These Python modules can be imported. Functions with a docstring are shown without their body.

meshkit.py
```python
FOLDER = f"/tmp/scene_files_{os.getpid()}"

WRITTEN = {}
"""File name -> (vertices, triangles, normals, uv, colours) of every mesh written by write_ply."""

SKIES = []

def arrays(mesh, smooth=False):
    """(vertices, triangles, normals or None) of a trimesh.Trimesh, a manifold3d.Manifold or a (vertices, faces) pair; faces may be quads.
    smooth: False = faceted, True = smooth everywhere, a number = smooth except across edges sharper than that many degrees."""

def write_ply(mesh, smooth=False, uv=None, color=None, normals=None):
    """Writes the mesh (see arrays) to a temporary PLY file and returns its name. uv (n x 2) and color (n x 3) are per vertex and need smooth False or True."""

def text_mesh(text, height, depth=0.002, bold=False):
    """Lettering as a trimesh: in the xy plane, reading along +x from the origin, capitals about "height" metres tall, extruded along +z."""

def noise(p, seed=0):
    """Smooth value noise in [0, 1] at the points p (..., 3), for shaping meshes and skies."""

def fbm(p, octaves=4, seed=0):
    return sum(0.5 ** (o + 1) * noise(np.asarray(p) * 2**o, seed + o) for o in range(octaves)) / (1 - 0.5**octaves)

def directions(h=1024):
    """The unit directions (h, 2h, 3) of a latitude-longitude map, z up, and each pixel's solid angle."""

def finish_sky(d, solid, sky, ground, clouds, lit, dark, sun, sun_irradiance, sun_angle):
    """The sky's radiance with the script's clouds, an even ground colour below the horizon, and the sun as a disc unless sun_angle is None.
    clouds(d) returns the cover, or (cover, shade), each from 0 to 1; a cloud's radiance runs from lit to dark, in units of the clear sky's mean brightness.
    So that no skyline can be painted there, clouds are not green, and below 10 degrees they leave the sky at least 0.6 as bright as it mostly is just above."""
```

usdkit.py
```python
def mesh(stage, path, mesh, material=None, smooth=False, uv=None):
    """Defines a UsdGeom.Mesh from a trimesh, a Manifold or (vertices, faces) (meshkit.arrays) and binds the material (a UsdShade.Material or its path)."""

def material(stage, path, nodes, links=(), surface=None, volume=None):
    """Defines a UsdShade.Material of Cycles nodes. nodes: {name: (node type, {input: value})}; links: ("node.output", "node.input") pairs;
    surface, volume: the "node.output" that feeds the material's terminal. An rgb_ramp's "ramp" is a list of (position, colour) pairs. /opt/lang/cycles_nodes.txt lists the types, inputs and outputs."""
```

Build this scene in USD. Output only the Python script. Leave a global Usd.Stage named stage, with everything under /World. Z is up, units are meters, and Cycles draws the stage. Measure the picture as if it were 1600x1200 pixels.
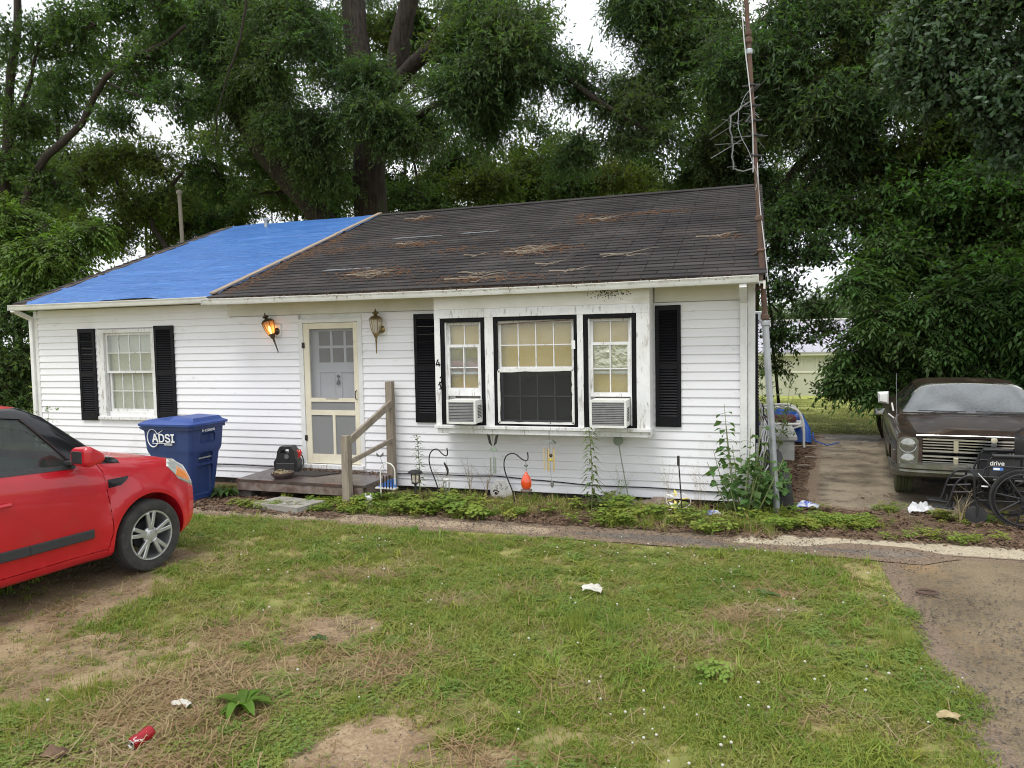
import math, random
import numpy as np, trimesh, manifold3d as m3d, usdkit, meshkit
from shapely.geometry import Polygon, LineString, Point, box as sbox
from shapely.ops import unary_union
from pxr import Usd, UsdGeom, UsdLux, UsdShade, Gf, Sdf, Vt
PI = math.pi
stage = Usd.Stage.CreateInMemory()
UsdGeom.SetStageUpAxis(stage, 'Z'); UsdGeom.SetStageMetersPerUnit(stage, 1.0)
UsdGeom.Xform.Define(stage, '/World'); UsdGeom.Scope.Define(stage, '/World/Looks')
# ------------------------------------------------------------------ camera, sky, sun, exposure
FPX, YAW, PITCH, ROLL, CH = 1150., math.radians(18.2), math.radians(3.3), math.radians(1.06), 2.0
EXPOSURE = 0.62
SKY_STRENGTH, CLOUD, SUN_I, SUN_EL, SUN_AZ = 0.10, 9.0, 0.40, math.radians(64), math.radians(198)
_f = np.array([-math.sin(YAW)*math.cos(PITCH), math.cos(YAW)*math.cos(PITCH), -math.sin(PITCH)])
_r0 = np.array([math.cos(YAW), math.sin(YAW), 0]); _u0 = np.cross(_r0, _f)
_u = _u0*math.cos(ROLL)+_r0*math.sin(ROLL); _r = _r0*math.cos(ROLL)-_u0*math.sin(ROLL)
_C = np.array([0, 0, CH])
cam = UsdGeom.Camera.Define(stage, '/World/camera')
_M = np.eye(4); _M[0, :3], _M[1, :3], _M[2, :3], _M[3, :3] = _r, _u, -_f, _C
cam.AddTransformOp().Set(Gf.Matrix4d(*_M.ravel().tolist()))
cam.CreateHorizontalApertureAttr(36.0); cam.CreateVerticalApertureAttr(27.0)
cam.CreateFocalLengthAttr(36.0*FPX/1600); cam.CreateClippingRangeAttr(Gf.Vec2f(.05, 5000)); cam.CreateExposureAttr(EXPOSURE)
sunv = np.array([math.sin(SUN_AZ)*math.cos(SUN_EL), math.cos(SUN_AZ)*math.cos(SUN_EL), math.sin(SUN_EL)])
sun = UsdLux.DistantLight.Define(stage, '/World/sun')
sun.CreateNormalizeAttr(True); sun.CreateIntensityAttr(SUN_I); sun.CreateAngleAttr(24.0); sun.CreateColorAttr(Gf.Vec3f(1, .97, .93))
sun.AddRotateXYZOp().Set(Gf.Vec3f(90-math.degrees(SUN_EL), 0, -math.degrees(SUN_AZ)+180))
sky = UsdLux.DomeLight.Define(stage, '/World/sky')
skym = usdkit.material(stage, '/World/Looks/sky', {
    'tc': ('texture_coordinate', {}),
    'sky': ('sky_texture', {'sky_type': 'single_scattering', 'sun_disc': False, 'sun_elevation': SUN_EL, 'sun_rotation': SUN_AZ}),
    'n': ('noise_texture', {'scale': 2.2, 'detail': 5.0, 'roughness': .55}),
    'cov': ('map_range', {'from_min': .25, 'from_max': .55, 'to_min': .72, 'to_max': 1.0, 'clamp': True}),
    'n2': ('noise_texture', {'scale': 3.4, 'detail': 4.0}),
    'cl': ('rgb_ramp', {'ramp': [(0.3, (CLOUD*.84, CLOUD*.90, CLOUD*.98)), (.7, (CLOUD*1.1, CLOUD*1.11, CLOUD*1.12))]}),
    'mx': ('mix_color', {'use_clamp': False}), 'bg': ('background_shader', {'strength': SKY_STRENGTH})},
    [('tc.generated', 'n.vector'), ('tc.generated', 'n2.vector'), ('n.fac', 'cov.value'), ('n2.fac', 'cl.fac'), ('sky.color', 'mx.a'), ('cl.color', 'mx.b'),
     ('cov.result', 'mx.fac'), ('mx.result', 'bg.color')], surface='bg.background')
UsdShade.MaterialBindingAPI.Apply(sky.GetPrim()).Bind(skym)
sky.GetPrim().SetCustomDataByKey('kind', 'structure')


def ray(x, y): return _f+(x-800)/FPX*_r-(y-600)/FPX*_u
def onY(x, y, Y): d = ray(x, y); return _C+d*Y/d[1]      # where the line of sight through a pixel of the photograph meets a plane of the place
def onZ(x, y, Z=0.): d = ray(x, y); return _C+d*(Z-CH)/d[2]


# ------------------------------------------------------------------ scene helpers
_used = {}
def numbered(path):
    n = _used.get(path, -1)+1; _used[path] = n
    return path if n == 0 else f'{path}_{n:03d}'


class Thing:
    def __init__(s, name, label=None, cat=None, loc=(0, 0, 0), rotz=0., group=None, kind=None, world=False):
        s.loc = np.asarray(loc, float); s.world = world
        s.path = numbered('/World/'+name); s.names = {}
        x = UsdGeom.Xform.Define(stage, s.path); x.AddTranslateOp().Set(Gf.Vec3d(*map(float, loc)))
        if rotz: x.AddRotateZOp().Set(math.degrees(rotz))
        s.prim = x.GetPrim(); tag(s.prim, label, cat, group, kind)

    def part(s, name, b, mat, parent=None, smooth=30, label=None, kind=None):
        p = numbered(f'{parent or s.path}/{name}')
        v, f = b.arrays() if isinstance(b, B) else meshkit.arrays(b)[:2]
        if s.world: v = v-s.loc
        m = usdkit.mesh(stage, p, (v, f), M[mat] if isinstance(mat, str) else mat, smooth=smooth)
        tag(m.GetPrim(), label, None, None, kind)
        return p

    def group(s, name, parent=None, label=None):
        p = numbered(f'{parent or s.path}/{name}'); x = UsdGeom.Xform.Define(stage, p); tag(x.GetPrim(), label)
        return p


def tag(p, label=None, cat=None, group=None, kind=None):
    for k, v in (('label', label), ('category', cat), ('group', group), ('kind', kind)):
        if v: p.SetCustomDataByKey(k, v)


def single(name, b, mat, label=None, cat=None, group=None, kind=None, smooth=30, loc=None):
    p = numbered('/World/'+name)
    v, f = b.arrays() if isinstance(b, B) else meshkit.arrays(b)[:2]
    o = np.zeros(3)
    if kind is None: o = np.array([(v[:, 0].min()+v[:, 0].max())/2, (v[:, 1].min()+v[:, 1].max())/2, v[:, 2].min()])
    m = usdkit.mesh(stage, p, (v-o, f), M[mat], smooth=smooth)
    if kind is None: m.AddTranslateOp().Set(Gf.Vec3d(*o.tolist()))
    tag(m.GetPrim(), label, cat, group, kind)
    return m


def copy_of(src, loc, rotz=0., scale=1., label=None, cat=None, group=None):
    x = UsdGeom.Xform.Define(stage, numbered('/World/'+src.path.rsplit('/', 1)[1])); p = x.GetPrim()
    p.GetReferences().AddInternalReference(src.path)
    x.ClearXformOpOrder(); x = UsdGeom.Xformable(p)
    x.ClearXformOpOrder()
    x.AddTransformOp().Set(Gf.Matrix4d().SetScale(scale)*Gf.Matrix4d().SetRotate(Gf.Rotation(Gf.Vec3d(0, 0, 1), math.degrees(rotz)))*Gf.Matrix4d().SetTranslate(Gf.Vec3d(*map(float, loc))))
    p.SetInstanceable(True); tag(p, label, cat, group)
    return p


class B:
    """collects shapes for one mesh"""
    def __init__(s): s.v, s.f, s.n = [], [], 0
    def add(s, v, f):
        v = np.asarray(v, float); f = np.asarray(f, int)
        if f.shape[1] == 4: f = np.vstack([f[:, [0, 1, 2]], f[:, [0, 2, 3]]])
        s.v.append(v); s.f.append(f+s.n); s.n += len(v); return s
    def arrays(s): return np.vstack(s.v), np.vstack(s.f)
    def mesh(s, mesh, M4=None):
        v, f, _ = meshkit.arrays(mesh)
        if M4 is not None: v = v@np.asarray(M4)[:3, :3].T+np.asarray(M4)[:3, 3]
        return s.add(v, f)
    def box(s, lo, hi, ch=0.):
        lo, hi = np.minimum(lo, hi).astype(float), np.maximum(lo, hi).astype(float)
        if ch <= 0:
            v = np.array([[(lo, hi)[i][0], (lo, hi)[j][1], (lo, hi)[k][2]] for i in (0, 1) for j in (0, 1) for k in (0, 1)])
            return s.add(v, [[0, 1, 3, 2], [4, 6, 7, 5], [0, 4, 5, 1], [2, 3, 7, 6], [0, 2, 6, 4], [1, 5, 7, 3]])
        ch = min(ch, (hi-lo).min()*.45); pts = []
        for i in (0, 1):
            for j in (0, 1):
                for k in (0, 1):
                    c = np.array([(lo, hi)[i][0], (lo, hi)[j][1], (lo, hi)[k][2]]); g = np.array([1-2*i, 1-2*j, 1-2*k])*ch
                    pts += [c+g*[0, 1, 1], c+g*[1, 0, 1], c+g*[1, 1, 0]]
        return s.mesh(m3d.Manifold.hull_points(np.array(pts)))
    def bar(s, a, b, w, h, up=(0, 0, 1), ch=0.):
        """a squared bar from a to b, w across, h along up"""
        a, b = np.asarray(a, float), np.asarray(b, float); d = b-a; L = np.linalg.norm(d); d /= L
        x = np.cross(d, up); x /= np.linalg.norm(x); z = np.cross(x, d)
        t = B().box((-w/2, 0, -h/2), (w/2, L, h/2), ch); v, f = t.arrays()
        return s.add(a+v@np.array([x, d, z]), f)
    def tube(s, pts, r, n=8, cap=True):
        p = np.asarray(pts, float); r = np.broadcast_to(np.asarray(r, float), (len(p),)); t = np.gradient(p, axis=0)
        t /= np.linalg.norm(t, axis=1, keepdims=True)+1e-12
        a = np.cross(t[0], [0, 0, 1.] if abs(t[0][2]) < .9 else [1., 0, 0]); A = []
        for ti in t:
            a = a-ti*(a@ti); a /= np.linalg.norm(a)+1e-12; A.append(a.copy())
        A = np.array(A); Bv = np.cross(t, A); ang = np.arange(n)*2*PI/n
        v = p[:, None]+r[:, None, None]*(np.cos(ang)[None, :, None]*A[:, None]+np.sin(ang)[None, :, None]*Bv[:, None])
        i, j = np.meshgrid(np.arange(len(p)-1), np.arange(n), indexing='ij')
        q = np.stack([i*n+j, i*n+(j+1) % n, (i+1)*n+(j+1) % n, (i+1)*n+j], -1).reshape(-1, 4)
        v = v.reshape(-1, 3); f = np.vstack([q[:, [0, 1, 2]], q[:, [0, 2, 3]]])
        if cap:
            k = len(v); v = np.vstack([v, p[:1], p[-1:]]); e = (len(p)-1)*n; jj = np.arange(n)
            f = np.vstack([f, np.stack([np.full(n, k), (jj+1) % n, jj], 1), np.stack([np.full(n, k+1), e+jj, e+(jj+1) % n], 1)])
        return s.add(v, f)
    def prism(s, poly, axis, a, b):
        """polygon (shapely or points) extruded along an axis from a to b: 'x' takes (y,z), 'y' takes (x,z), 'z' takes (x,y)"""
        poly = poly if hasattr(poly, 'exterior') else Polygon(poly)
        m = trimesh.creation.extrude_polygon(poly, abs(b-a), engine='earcut'); v = np.array(m.vertices); f = np.array(m.faces); v[:, 2] += min(a, b)
        if axis == 'x': v = v[:, [2, 0, 1]]
        elif axis == 'y': v = np.stack([v[:, 0], v[:, 2], v[:, 1]], 1); f = f[:, ::-1]
        return s.add(v, f)
    def lathe(s, prof, n=16, c=(0, 0, 0), axis=(0, 0, 1), cap=False):
        p = np.asarray(prof, float); ang = np.arange(n)*2*PI/n
        v = np.stack([p[:, None, 0]*np.cos(ang), p[:, None, 0]*np.sin(ang), np.broadcast_to(p[:, None, 1], (len(p), n))], -1).reshape(-1, 3)
        i, j = np.meshgrid(np.arange(len(p)-1), np.arange(n), indexing='ij')
        q = np.stack([i*n+j, i*n+(j+1) % n, (i+1)*n+(j+1) % n, (i+1)*n+j], -1).reshape(-1, 4)
        z = np.asarray(axis, float); z /= np.linalg.norm(z); x = np.cross([0, 1., 0] if abs(z[1]) < .9 else [1., 0, 0], z); x /= np.linalg.norm(x); y = np.cross(z, x)
        return s.add(np.asarray(c)+v@np.array([x, y, z]), q)
    def ball(s, c, r, n=2, scale=(1, 1, 1)):
        m = trimesh.creation.icosphere(n, 1.0); return s.add(np.asarray(c)+np.array(m.vertices)*r*np.asarray(scale), m.faces)
    def tf(s, M4):
        M4 = np.asarray(M4); s.v = [v@M4[:3, :3].T+M4[:3, 3] for v in s.v]; return s


def rot(ax, ang, c=(0, 0, 0)): return trimesh.transformations.rotation_matrix(ang, ax, c)
def mov(*t): return trimesh.transformations.translation_matrix(t)
def tomani(b):
    v, f = b.arrays() if isinstance(b, B) else (np.asarray(b.vertices), np.asarray(b.faces))
    t = trimesh.Trimesh(v, f, process=True); t.merge_vertices()
    return m3d.Manifold(m3d.Mesh(np.asarray(t.vertices, np.float32), np.asarray(t.faces, np.uint32)))
def spline(pts, n):
    from scipy.interpolate import CubicSpline
    p = np.asarray(pts, float); d = np.r_[0, np.cumsum(np.linalg.norm(np.diff(p, axis=0), axis=1))]
    return CubicSpline(d, p)(np.linspace(0, d[-1], n))


# ------------------------------------------------------------------ materials
M = {}
def PM(name, col, col2=None, sc=6., lo=.35, hi=.65, rough=.6, spec=.5, metal=0., coat=0., bump=0., bsc=60., bd=.01, stretch=None, spots=(), rnd=0., obj=False, island=0., detail=5., bdet=4., extra=None):
    """principled material: colour noise between two tones, spots = [(colour, scale, lo, hi, amount, stretch)], bump, tone that differs between things (rnd) or loose pieces (island)"""
    n = {'g': ('texture_coordinate', {}) if obj else ('geometry', {}), 'p': ('principled_bsdf', dict(dict(roughness=rough, metallic=metal, specular_ior_level=spec, coat_weight=coat), **(extra or {})))}
    src = 'g.object' if obj else 'g.position'; L = []
    if stretch is not None:
        n['mp'] = ('mapping', {'scale': stretch}); L.append((src, 'mp.vector')); s1 = 'mp.vector'
    else: s1 = src
    if col2 is not None:
        n['n'] = ('noise_texture', {'scale': sc, 'detail': detail, 'roughness': .6}); n['r'] = ('rgb_ramp', {'ramp': [(lo, col), (hi, col2)]})
        L += [(s1, 'n.vector'), ('n.fac', 'r.fac')]; out = 'r.color'
    else:
        n['c'] = ('color', {'value': col}); out = 'c.color'
    for i, sp in enumerate(spots):
        c, s_, a, b, amt = sp[:5]; vec = src
        if len(sp) > 5: n[f'sm{i}'] = ('mapping', {'scale': sp[5]}); L.append((src, f'sm{i}.vector')); vec = f'sm{i}.vector'
        n[f's{i}'] = ('noise_texture', {'scale': s_, 'detail': 6., 'roughness': .65}); n[f'm{i}'] = ('map_range', {'from_min': a, 'from_max': b, 'to_min': 0., 'to_max': amt, 'clamp': True})
        n[f'x{i}'] = ('mix_color', {'b': c}); L += [(vec, f's{i}.vector'), (f's{i}.fac', f'm{i}.value'), (f'm{i}.result', f'x{i}.fac'), (out, f'x{i}.a')]; out = f'x{i}.result'
    for k, amt, o in (('rn', rnd, ('object_info', 'random')), ('ri', island, ('geometry', 'random_per_island'))):
        if amt:
            n[k] = (o[0], {}); n[k+'m'] = ('map_range', {'to_min': 1-amt, 'to_max': 1+amt}); n[k+'h'] = ('hsv', {}); L += [(f'{k}.{o[1]}', k+'m.value'), (k+'m.result', k+'h.value'), (out, k+'h.color')]; out = k+'h.color'
    L.append((out, 'p.base_color'))
    if bump:
        n['bn'] = ('noise_texture', {'scale': bsc, 'detail': bdet}); n['b'] = ('bump', {'strength': bump, 'distance': bd}); L += [(s1, 'bn.vector'), ('bn.fac', 'b.height'), ('b.normal', 'p.normal')]
    M[name] = usdkit.material(stage, '/World/Looks/'+name, n, L, surface='p.BSDF'); return M[name]


def leafmat(name, c1, c2, trans=.46, rough=.5, isl=.4, obj_amt=.32, spec=.22, sc=.35, back=None):
    """leaf: gloss over diffuse, some light let through; tone differs per leaf, per spray and slowly across the plant"""
    n = {'g': ('geometry', {}), 'n': ('noise_texture', {'scale': sc, 'detail': 2.}), 'r': ('rgb_ramp', {'ramp': [(.35, c1), (.65, c2)]}),
         'i': ('map_range', {'to_min': 1-isl, 'to_max': 1+isl}), 'h': ('hsv', {}), 'oi': ('object_info', {}), 'om': ('map_range', {'to_min': 1-obj_amt, 'to_max': 1+obj_amt}), 'h2': ('hsv', {}),
         'om2': ('map_range', {'to_min': .485, 'to_max': .515}),
         'p': ('principled_bsdf', {'roughness': rough, 'specular_ior_level': spec}), 't': ('translucent_bsdf', {}), 'gm': ('mix_color', {'blend_type': 'multiply', 'fac': 1., 'b': (1.3, 1.5, .5), 'use_clamp_result': False}), 'm': ('mix_closure', {'fac': trans})}
    L = [('g.position', 'n.vector'), ('n.fac', 'r.fac'), ('g.random_per_island', 'i.value'), ('i.result', 'h.value'), ('r.color', 'h.color'), ('oi.random', 'om.value'), ('om.result', 'h2.value'), ('oi.random', 'om2.value'),
         ('om2.result', 'h2.hue'), ('h.color', 'h2.color'), ('h2.color', 'p.base_color'), ('h2.color', 'gm.a'), ('gm.result', 't.color'), ('p.BSDF', 'm.closure1'), ('t.BSDF', 'm.closure2')]
    M[name] = usdkit.material(stage, '/World/Looks/'+name, n, L, surface='m.closure'); return M[name]


def glassmat(name, tint=(.9, .93, .92), rough=.02, ior=1.5, dust=0., dustc=(.5, .5, .5)):
    n = {'t': ('transparent_bsdf', {'color': tint}), 'gl': ('glossy_bsdf', {'color': (1, 1, 1), 'roughness': rough}), 'fr': ('fresnel', {}), 'm': ('mix_closure', {}), 'gb': ('geometry', {}), 'io': ('map_range', {'to_min': ior, 'to_max': 1/ior})}
    L = [('gb.backfacing', 'io.value'), ('io.result', 'fr.IOR'), ('fr.fac', 'm.fac'), ('t.BSDF', 'm.closure1'), ('gl.BSDF', 'm.closure2')]; out = 'm.closure'
    if dust:
        n.update({'g': ('geometry', {}), 'n': ('noise_texture', {'scale': 5., 'detail': 6.}), 'r': ('map_range', {'from_min': .3, 'from_max': .7, 'to_min': dust*.4, 'to_max': dust, 'clamp': True}), 'd': ('diffuse_bsdf', {'color': dustc}), 'm2': ('mix_closure', {})})
        L += [('g.position', 'n.vector'), ('n.fac', 'r.value'), ('r.result', 'm2.fac'), ('m.closure', 'm2.closure1'), ('d.BSDF', 'm2.closure2')]; out = 'm2.closure'
    M[name] = usdkit.material(stage, '/World/Looks/'+name, n, L, surface=out)


def screenmat(name, col, cover):
    M[name] = usdkit.material(stage, '/World/Looks/'+name, {'t': ('transparent_bsdf', {'color': (1, 1, 1)}), 'd': ('diffuse_bsdf', {'color': col}), 'm': ('mix_closure', {'fac': cover})}, [('t.BSDF', 'm.closure1'), ('d.BSDF', 'm.closure2')], surface='m.closure')


def emat(name, col, st): M[name] = usdkit.material(stage, '/World/Looks/'+name, {'e': ('emission', {'color': col, 'strength': st})}, [], surface='e.emission')


def scatter(path, protos, pos, idx, quat, scale, label=None, cat=None, kind='stuff', group=None):
    """a PointInstancer: protos = [[(mesh, material), ...]], quat rows are (x, y, z, w)"""
    pi = UsdGeom.PointInstancer.Define(stage, path); rel = pi.CreatePrototypesRel()
    for k, pr in enumerate(protos):
        x = f'{path}/kind_{k+1:03d}'.replace('kind_', 'sprig_')
        if len(pr) == 1: usdkit.mesh(stage, x, pr[0][0], M[pr[0][1]], smooth=pr[0][2] if len(pr[0]) > 2 else False)
        else:
            UsdGeom.Xform.Define(stage, x)
            for q, it in enumerate(pr): usdkit.mesh(stage, f'{x}/{("leaves", "stem", "bloom")[q]}', it[0], M[it[1]], smooth=it[2] if len(it) > 2 else False)
        rel.AddTarget(x)
    pi.CreateProtoIndicesAttr(Vt.IntArray.FromNumpy(np.asarray(idx, np.int32)))
    pi.CreatePositionsAttr(Vt.Vec3fArray.FromNumpy(np.asarray(pos, np.float32)))
    q = np.asarray(quat, float); pi.CreateOrientationsAttr(Vt.QuathArray([Gf.Quath(float(a[3]), float(a[0]), float(a[1]), float(a[2])) for a in q]))
    sc = np.asarray(scale, np.float32); sc = np.repeat(sc[:, None], 3, 1) if sc.ndim == 1 else sc
    pi.CreateScalesAttr(Vt.Vec3fArray.FromNumpy(sc)); tag(pi.GetPrim(), label, cat, group, kind)
    return pi


def quats(rng, n, tilt=.2, yaw=None):
    """random turn about z, then a tilt of up to about `tilt` radians"""
    a = rng.uniform(0, 2*PI, n) if yaw is None else yaw; t = rng.normal(0, tilt, n); d = rng.uniform(0, 2*PI, n)
    qz = np.stack([np.zeros(n), np.zeros(n), np.sin(a/2), np.cos(a/2)], 1); qt = np.stack([np.sin(t/2)*np.cos(d), np.sin(t/2)*np.sin(d), np.zeros(n), np.cos(t/2)], 1)
    x1, y1, z1, w1 = qt.T; x2, y2, z2, w2 = qz.T
    return np.stack([w1*x2+x1*w2+y1*z2-z1*y2, w1*y2-x1*z2+y1*w2+z1*x2, w1*z2+x1*y2-y1*x2+z1*w2, w1*w2-x1*x2-y1*y2-z1*z2], 1)
# ------------------------------------------------------------------ materials of the house and ground
W1, W2 = (.80, .80, .79), (.74, .745, .74)
PM('siding', (.82, .815, .84), (.78, .775, .80), sc=1.3, rough=.45, stretch=(.5, .5, 6), spots=[((.50, .50, .43), 1.1, .60, .80, .5), ((.32, .33, .25), 6., .64, .80, .5, (1, 1, 1.6)), ((.56, .53, .44), .6, .55, .72, .45), ((.40, .36, .30), 3., .66, .78, .5, (1, 1, 3.))], rnd=.025, bump=.12, bsc=14, bd=.004)
PM('trimwhite', (.76, .76, .75), (.66, .66, .64), sc=5, rough=.5, spots=[((.40, .38, .33), 9., .60, .75, .5), ((.30, .29, .25), 30., .64, .76, .5)], bump=.1, bsc=40, bd=.004)
PM('frieze', (.72, .70, .65), (.62, .60, .53), sc=2, rough=.55, spots=[((.36, .31, .22), 3., .58, .78, .5, (.6, 1, 3)), ((.28, .25, .2), 40., .66, .78, .5)])
PM('peeling', (.75, .75, .74), (.68, .68, .68), sc=7, rough=.6, spots=[((.34, .31, .28), 9., .57, .63, .75, (3., 3., .55)), ((.2, .18, .16), 17., .63, .68, .75, (3, 3, .5)), ((.45, .43, .38), 2., .5, .7, .5)], bump=.35, bsc=30, bd=.006)
PM('blackpaint', (.004, .004, .005), (.008, .008, .009), sc=20, rough=.6, spec=.15, spots=[((.3, .3, .29), 24., .70, .74, .6)], bump=.1)
PM('shutter', (.004, .004, .006), (.008, .008, .010), sc=8, rough=.5, spec=.2, rnd=.1)
PM('cream', (.76, .71, .56), (.68, .62, .48), sc=4, rough=.5, spots=[((.40, .36, .27), 12., .62, .76, .5)])
PM('doorwhite', (.66, .66, .70), (.60, .60, .64), sc=3, rough=.5)
PM('blind', (.78, .58, .21), (.68, .48, .15), sc=1.4, rough=.5)
PM('blindwhite', (.74, .71, .62), (.66, .63, .54), sc=1.4, rough=.5)
PM('curtain', (.46, .26, .18), (.36, .2, .14), sc=2, rough=.8)
PM('foil', (.75, .70, .55), (.62, .58, .48), sc=9, rough=.22, metal=.95, bump=1., bsc=13, bd=.03)
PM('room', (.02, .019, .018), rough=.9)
PM('dark', (.008, .008, .008), rough=.8)
PM('foundation', (.10, .085, .07), (.04, .035, .03), sc=6, rough=.9, bump=.4)
PM('shingle', (.028, .025, .025), (.048, .043, .042), sc=1.2, rough=.9, spec=.2, spots=[((.075, .058, .052), .9, .55, .75, .5), ((.02, .019, .019), 3., .58, .7, .6), ((.11, .10, .095), 60, .62, .75, .4)], rnd=.22, bump=.5, bsc=260, bd=.004)
PM('deckwood', (.12, .085, .06), (.07, .05, .038), sc=5, rough=.8, stretch=(6, 1, 1), bump=.2)
PM('batten', (.34, .27, .20), (.23, .18, .13), sc=4, rough=.8, stretch=(8, .8, .8), bump=.3, bsc=30)
PM('tarp', (.022, .10, .31), (.036, .135, .38), sc=1.5, rough=.40, spec=.5, spots=[((.12, .23, .46), 7., .52, .72, .7, (.5, 3, 3)), ((.02, .06, .24), 9., .58, .70, .7, (.4, 2.2, 2.2))], bump=1., bsc=6., bd=.035, stretch=(.8, 2.6, 2.6))
PM('gutter', (.76, .76, .74), (.66, .66, .63), sc=3, rough=.4, spots=[((.33, .25, .16), 6., .58, .74, .6, (.5, 1, 2)), ((.16, .12, .08), 30., .62, .72, .6)])
PM('brass', (.33, .24, .10), (.14, .105, .06), sc=20, rough=.4, metal=.8)
PM('bronze', (.06, .04, .025), (.10, .07, .04), sc=20, rough=.45, metal=.6)
PM('blackiron', (.012, .012, .012), (.03, .022, .018), sc=30, rough=.6)
PM('galv', (.42, .44, .46), (.34, .36, .38), sc=6, rough=.45, metal=.75, spots=[((.20, .12, .07), 5., .60, .72, .7)])
PM('rust', (.13, .075, .052), (.085, .052, .04), sc=10, rough=.85, bump=.3)
PM('metalroof', (.44, .43, .47), (.38, .37, .41), sc=.3, rough=.4, metal=.3)
PM('acwhite', (.74, .74, .71), (.64, .64, .60), sc=6, rough=.45, spots=[((.32, .31, .27), 14., .60, .74, .5)])
PM('acgrille', (.20, .20, .20), (.27, .27, .26), sc=14, rough=.6, spots=[((.5, .5, .48), 40., .66, .74, .5)])
PM('cable', (.02, .02, .02), rough=.6)
PM('whitecable', (.55, .55, .55), rough=.5)
PM('paleplastic', (.60, .60, .58), (.5, .5, .48), sc=6, rough=.5)
glassmat('pane', (.92, .94, .93), .015, dust=.07, dustc=(.5, .5, .47))
glassmat('lampglass', (.95, .9, .82), .05, dust=.25, dustc=(.6, .55, .45))
M['amberglass'] = usdkit.material(stage, '/World/Looks/amberglass', {'t': ('translucent_bsdf', {'color': (.95, .62, .32)}), 'tr': ('transparent_bsdf', {'color': (1, .8, .55)}), 'gl': ('glossy_bsdf', {'roughness': .1}), 'a': ('mix_closure', {'fac': .5}), 'm': ('mix_closure', {'fac': .06})},
    [('t.BSDF', 'a.closure1'), ('tr.BSDF', 'a.closure2'), ('a.closure', 'm.closure1'), ('gl.BSDF', 'm.closure2')], surface='m.closure')
screenmat('screen', (.23, .235, .24), .38); screenmat('blackscreen', (.007, .007, .008), .72); screenmat('screenlow', (.30, .305, .30), .62)
emat('bulb', (1., .52, .18), 9.)

# ------------------------------------------------------------------ the ground
def ellipse(px, py, rx, ry):
    c = onZ(px, py); ax = onZ(px+rx, py)-c; ay = onZ(px, py-ry)-onZ(px, py+ry)
    return c[:2], np.linalg.norm(ax), np.linalg.norm(ay)/2, math.atan2(ax[1], ax[0])
def emask(x, y, es, soft=.35, nz=.55, seed=3):
    out = np.zeros_like(x); n = meshkit.fbm(np.stack([x*2.2, y*2.2, np.zeros_like(x)], -1), 4, seed)-.5
    for e in es:
        c, a, b, t = ellipse(*e[:4]); k = e[4] if len(e) > 4 else 1.
        dx, dy = x-c[0], y-c[1]; u = (dx*math.cos(t)+dy*math.sin(t))/a; v = (-dx*math.sin(t)+dy*math.cos(t))/b
        out = np.maximum(out, k*np.clip((1+nz*2*n-np.hypot(u, v))/soft, 0, 1))
    return out
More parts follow.
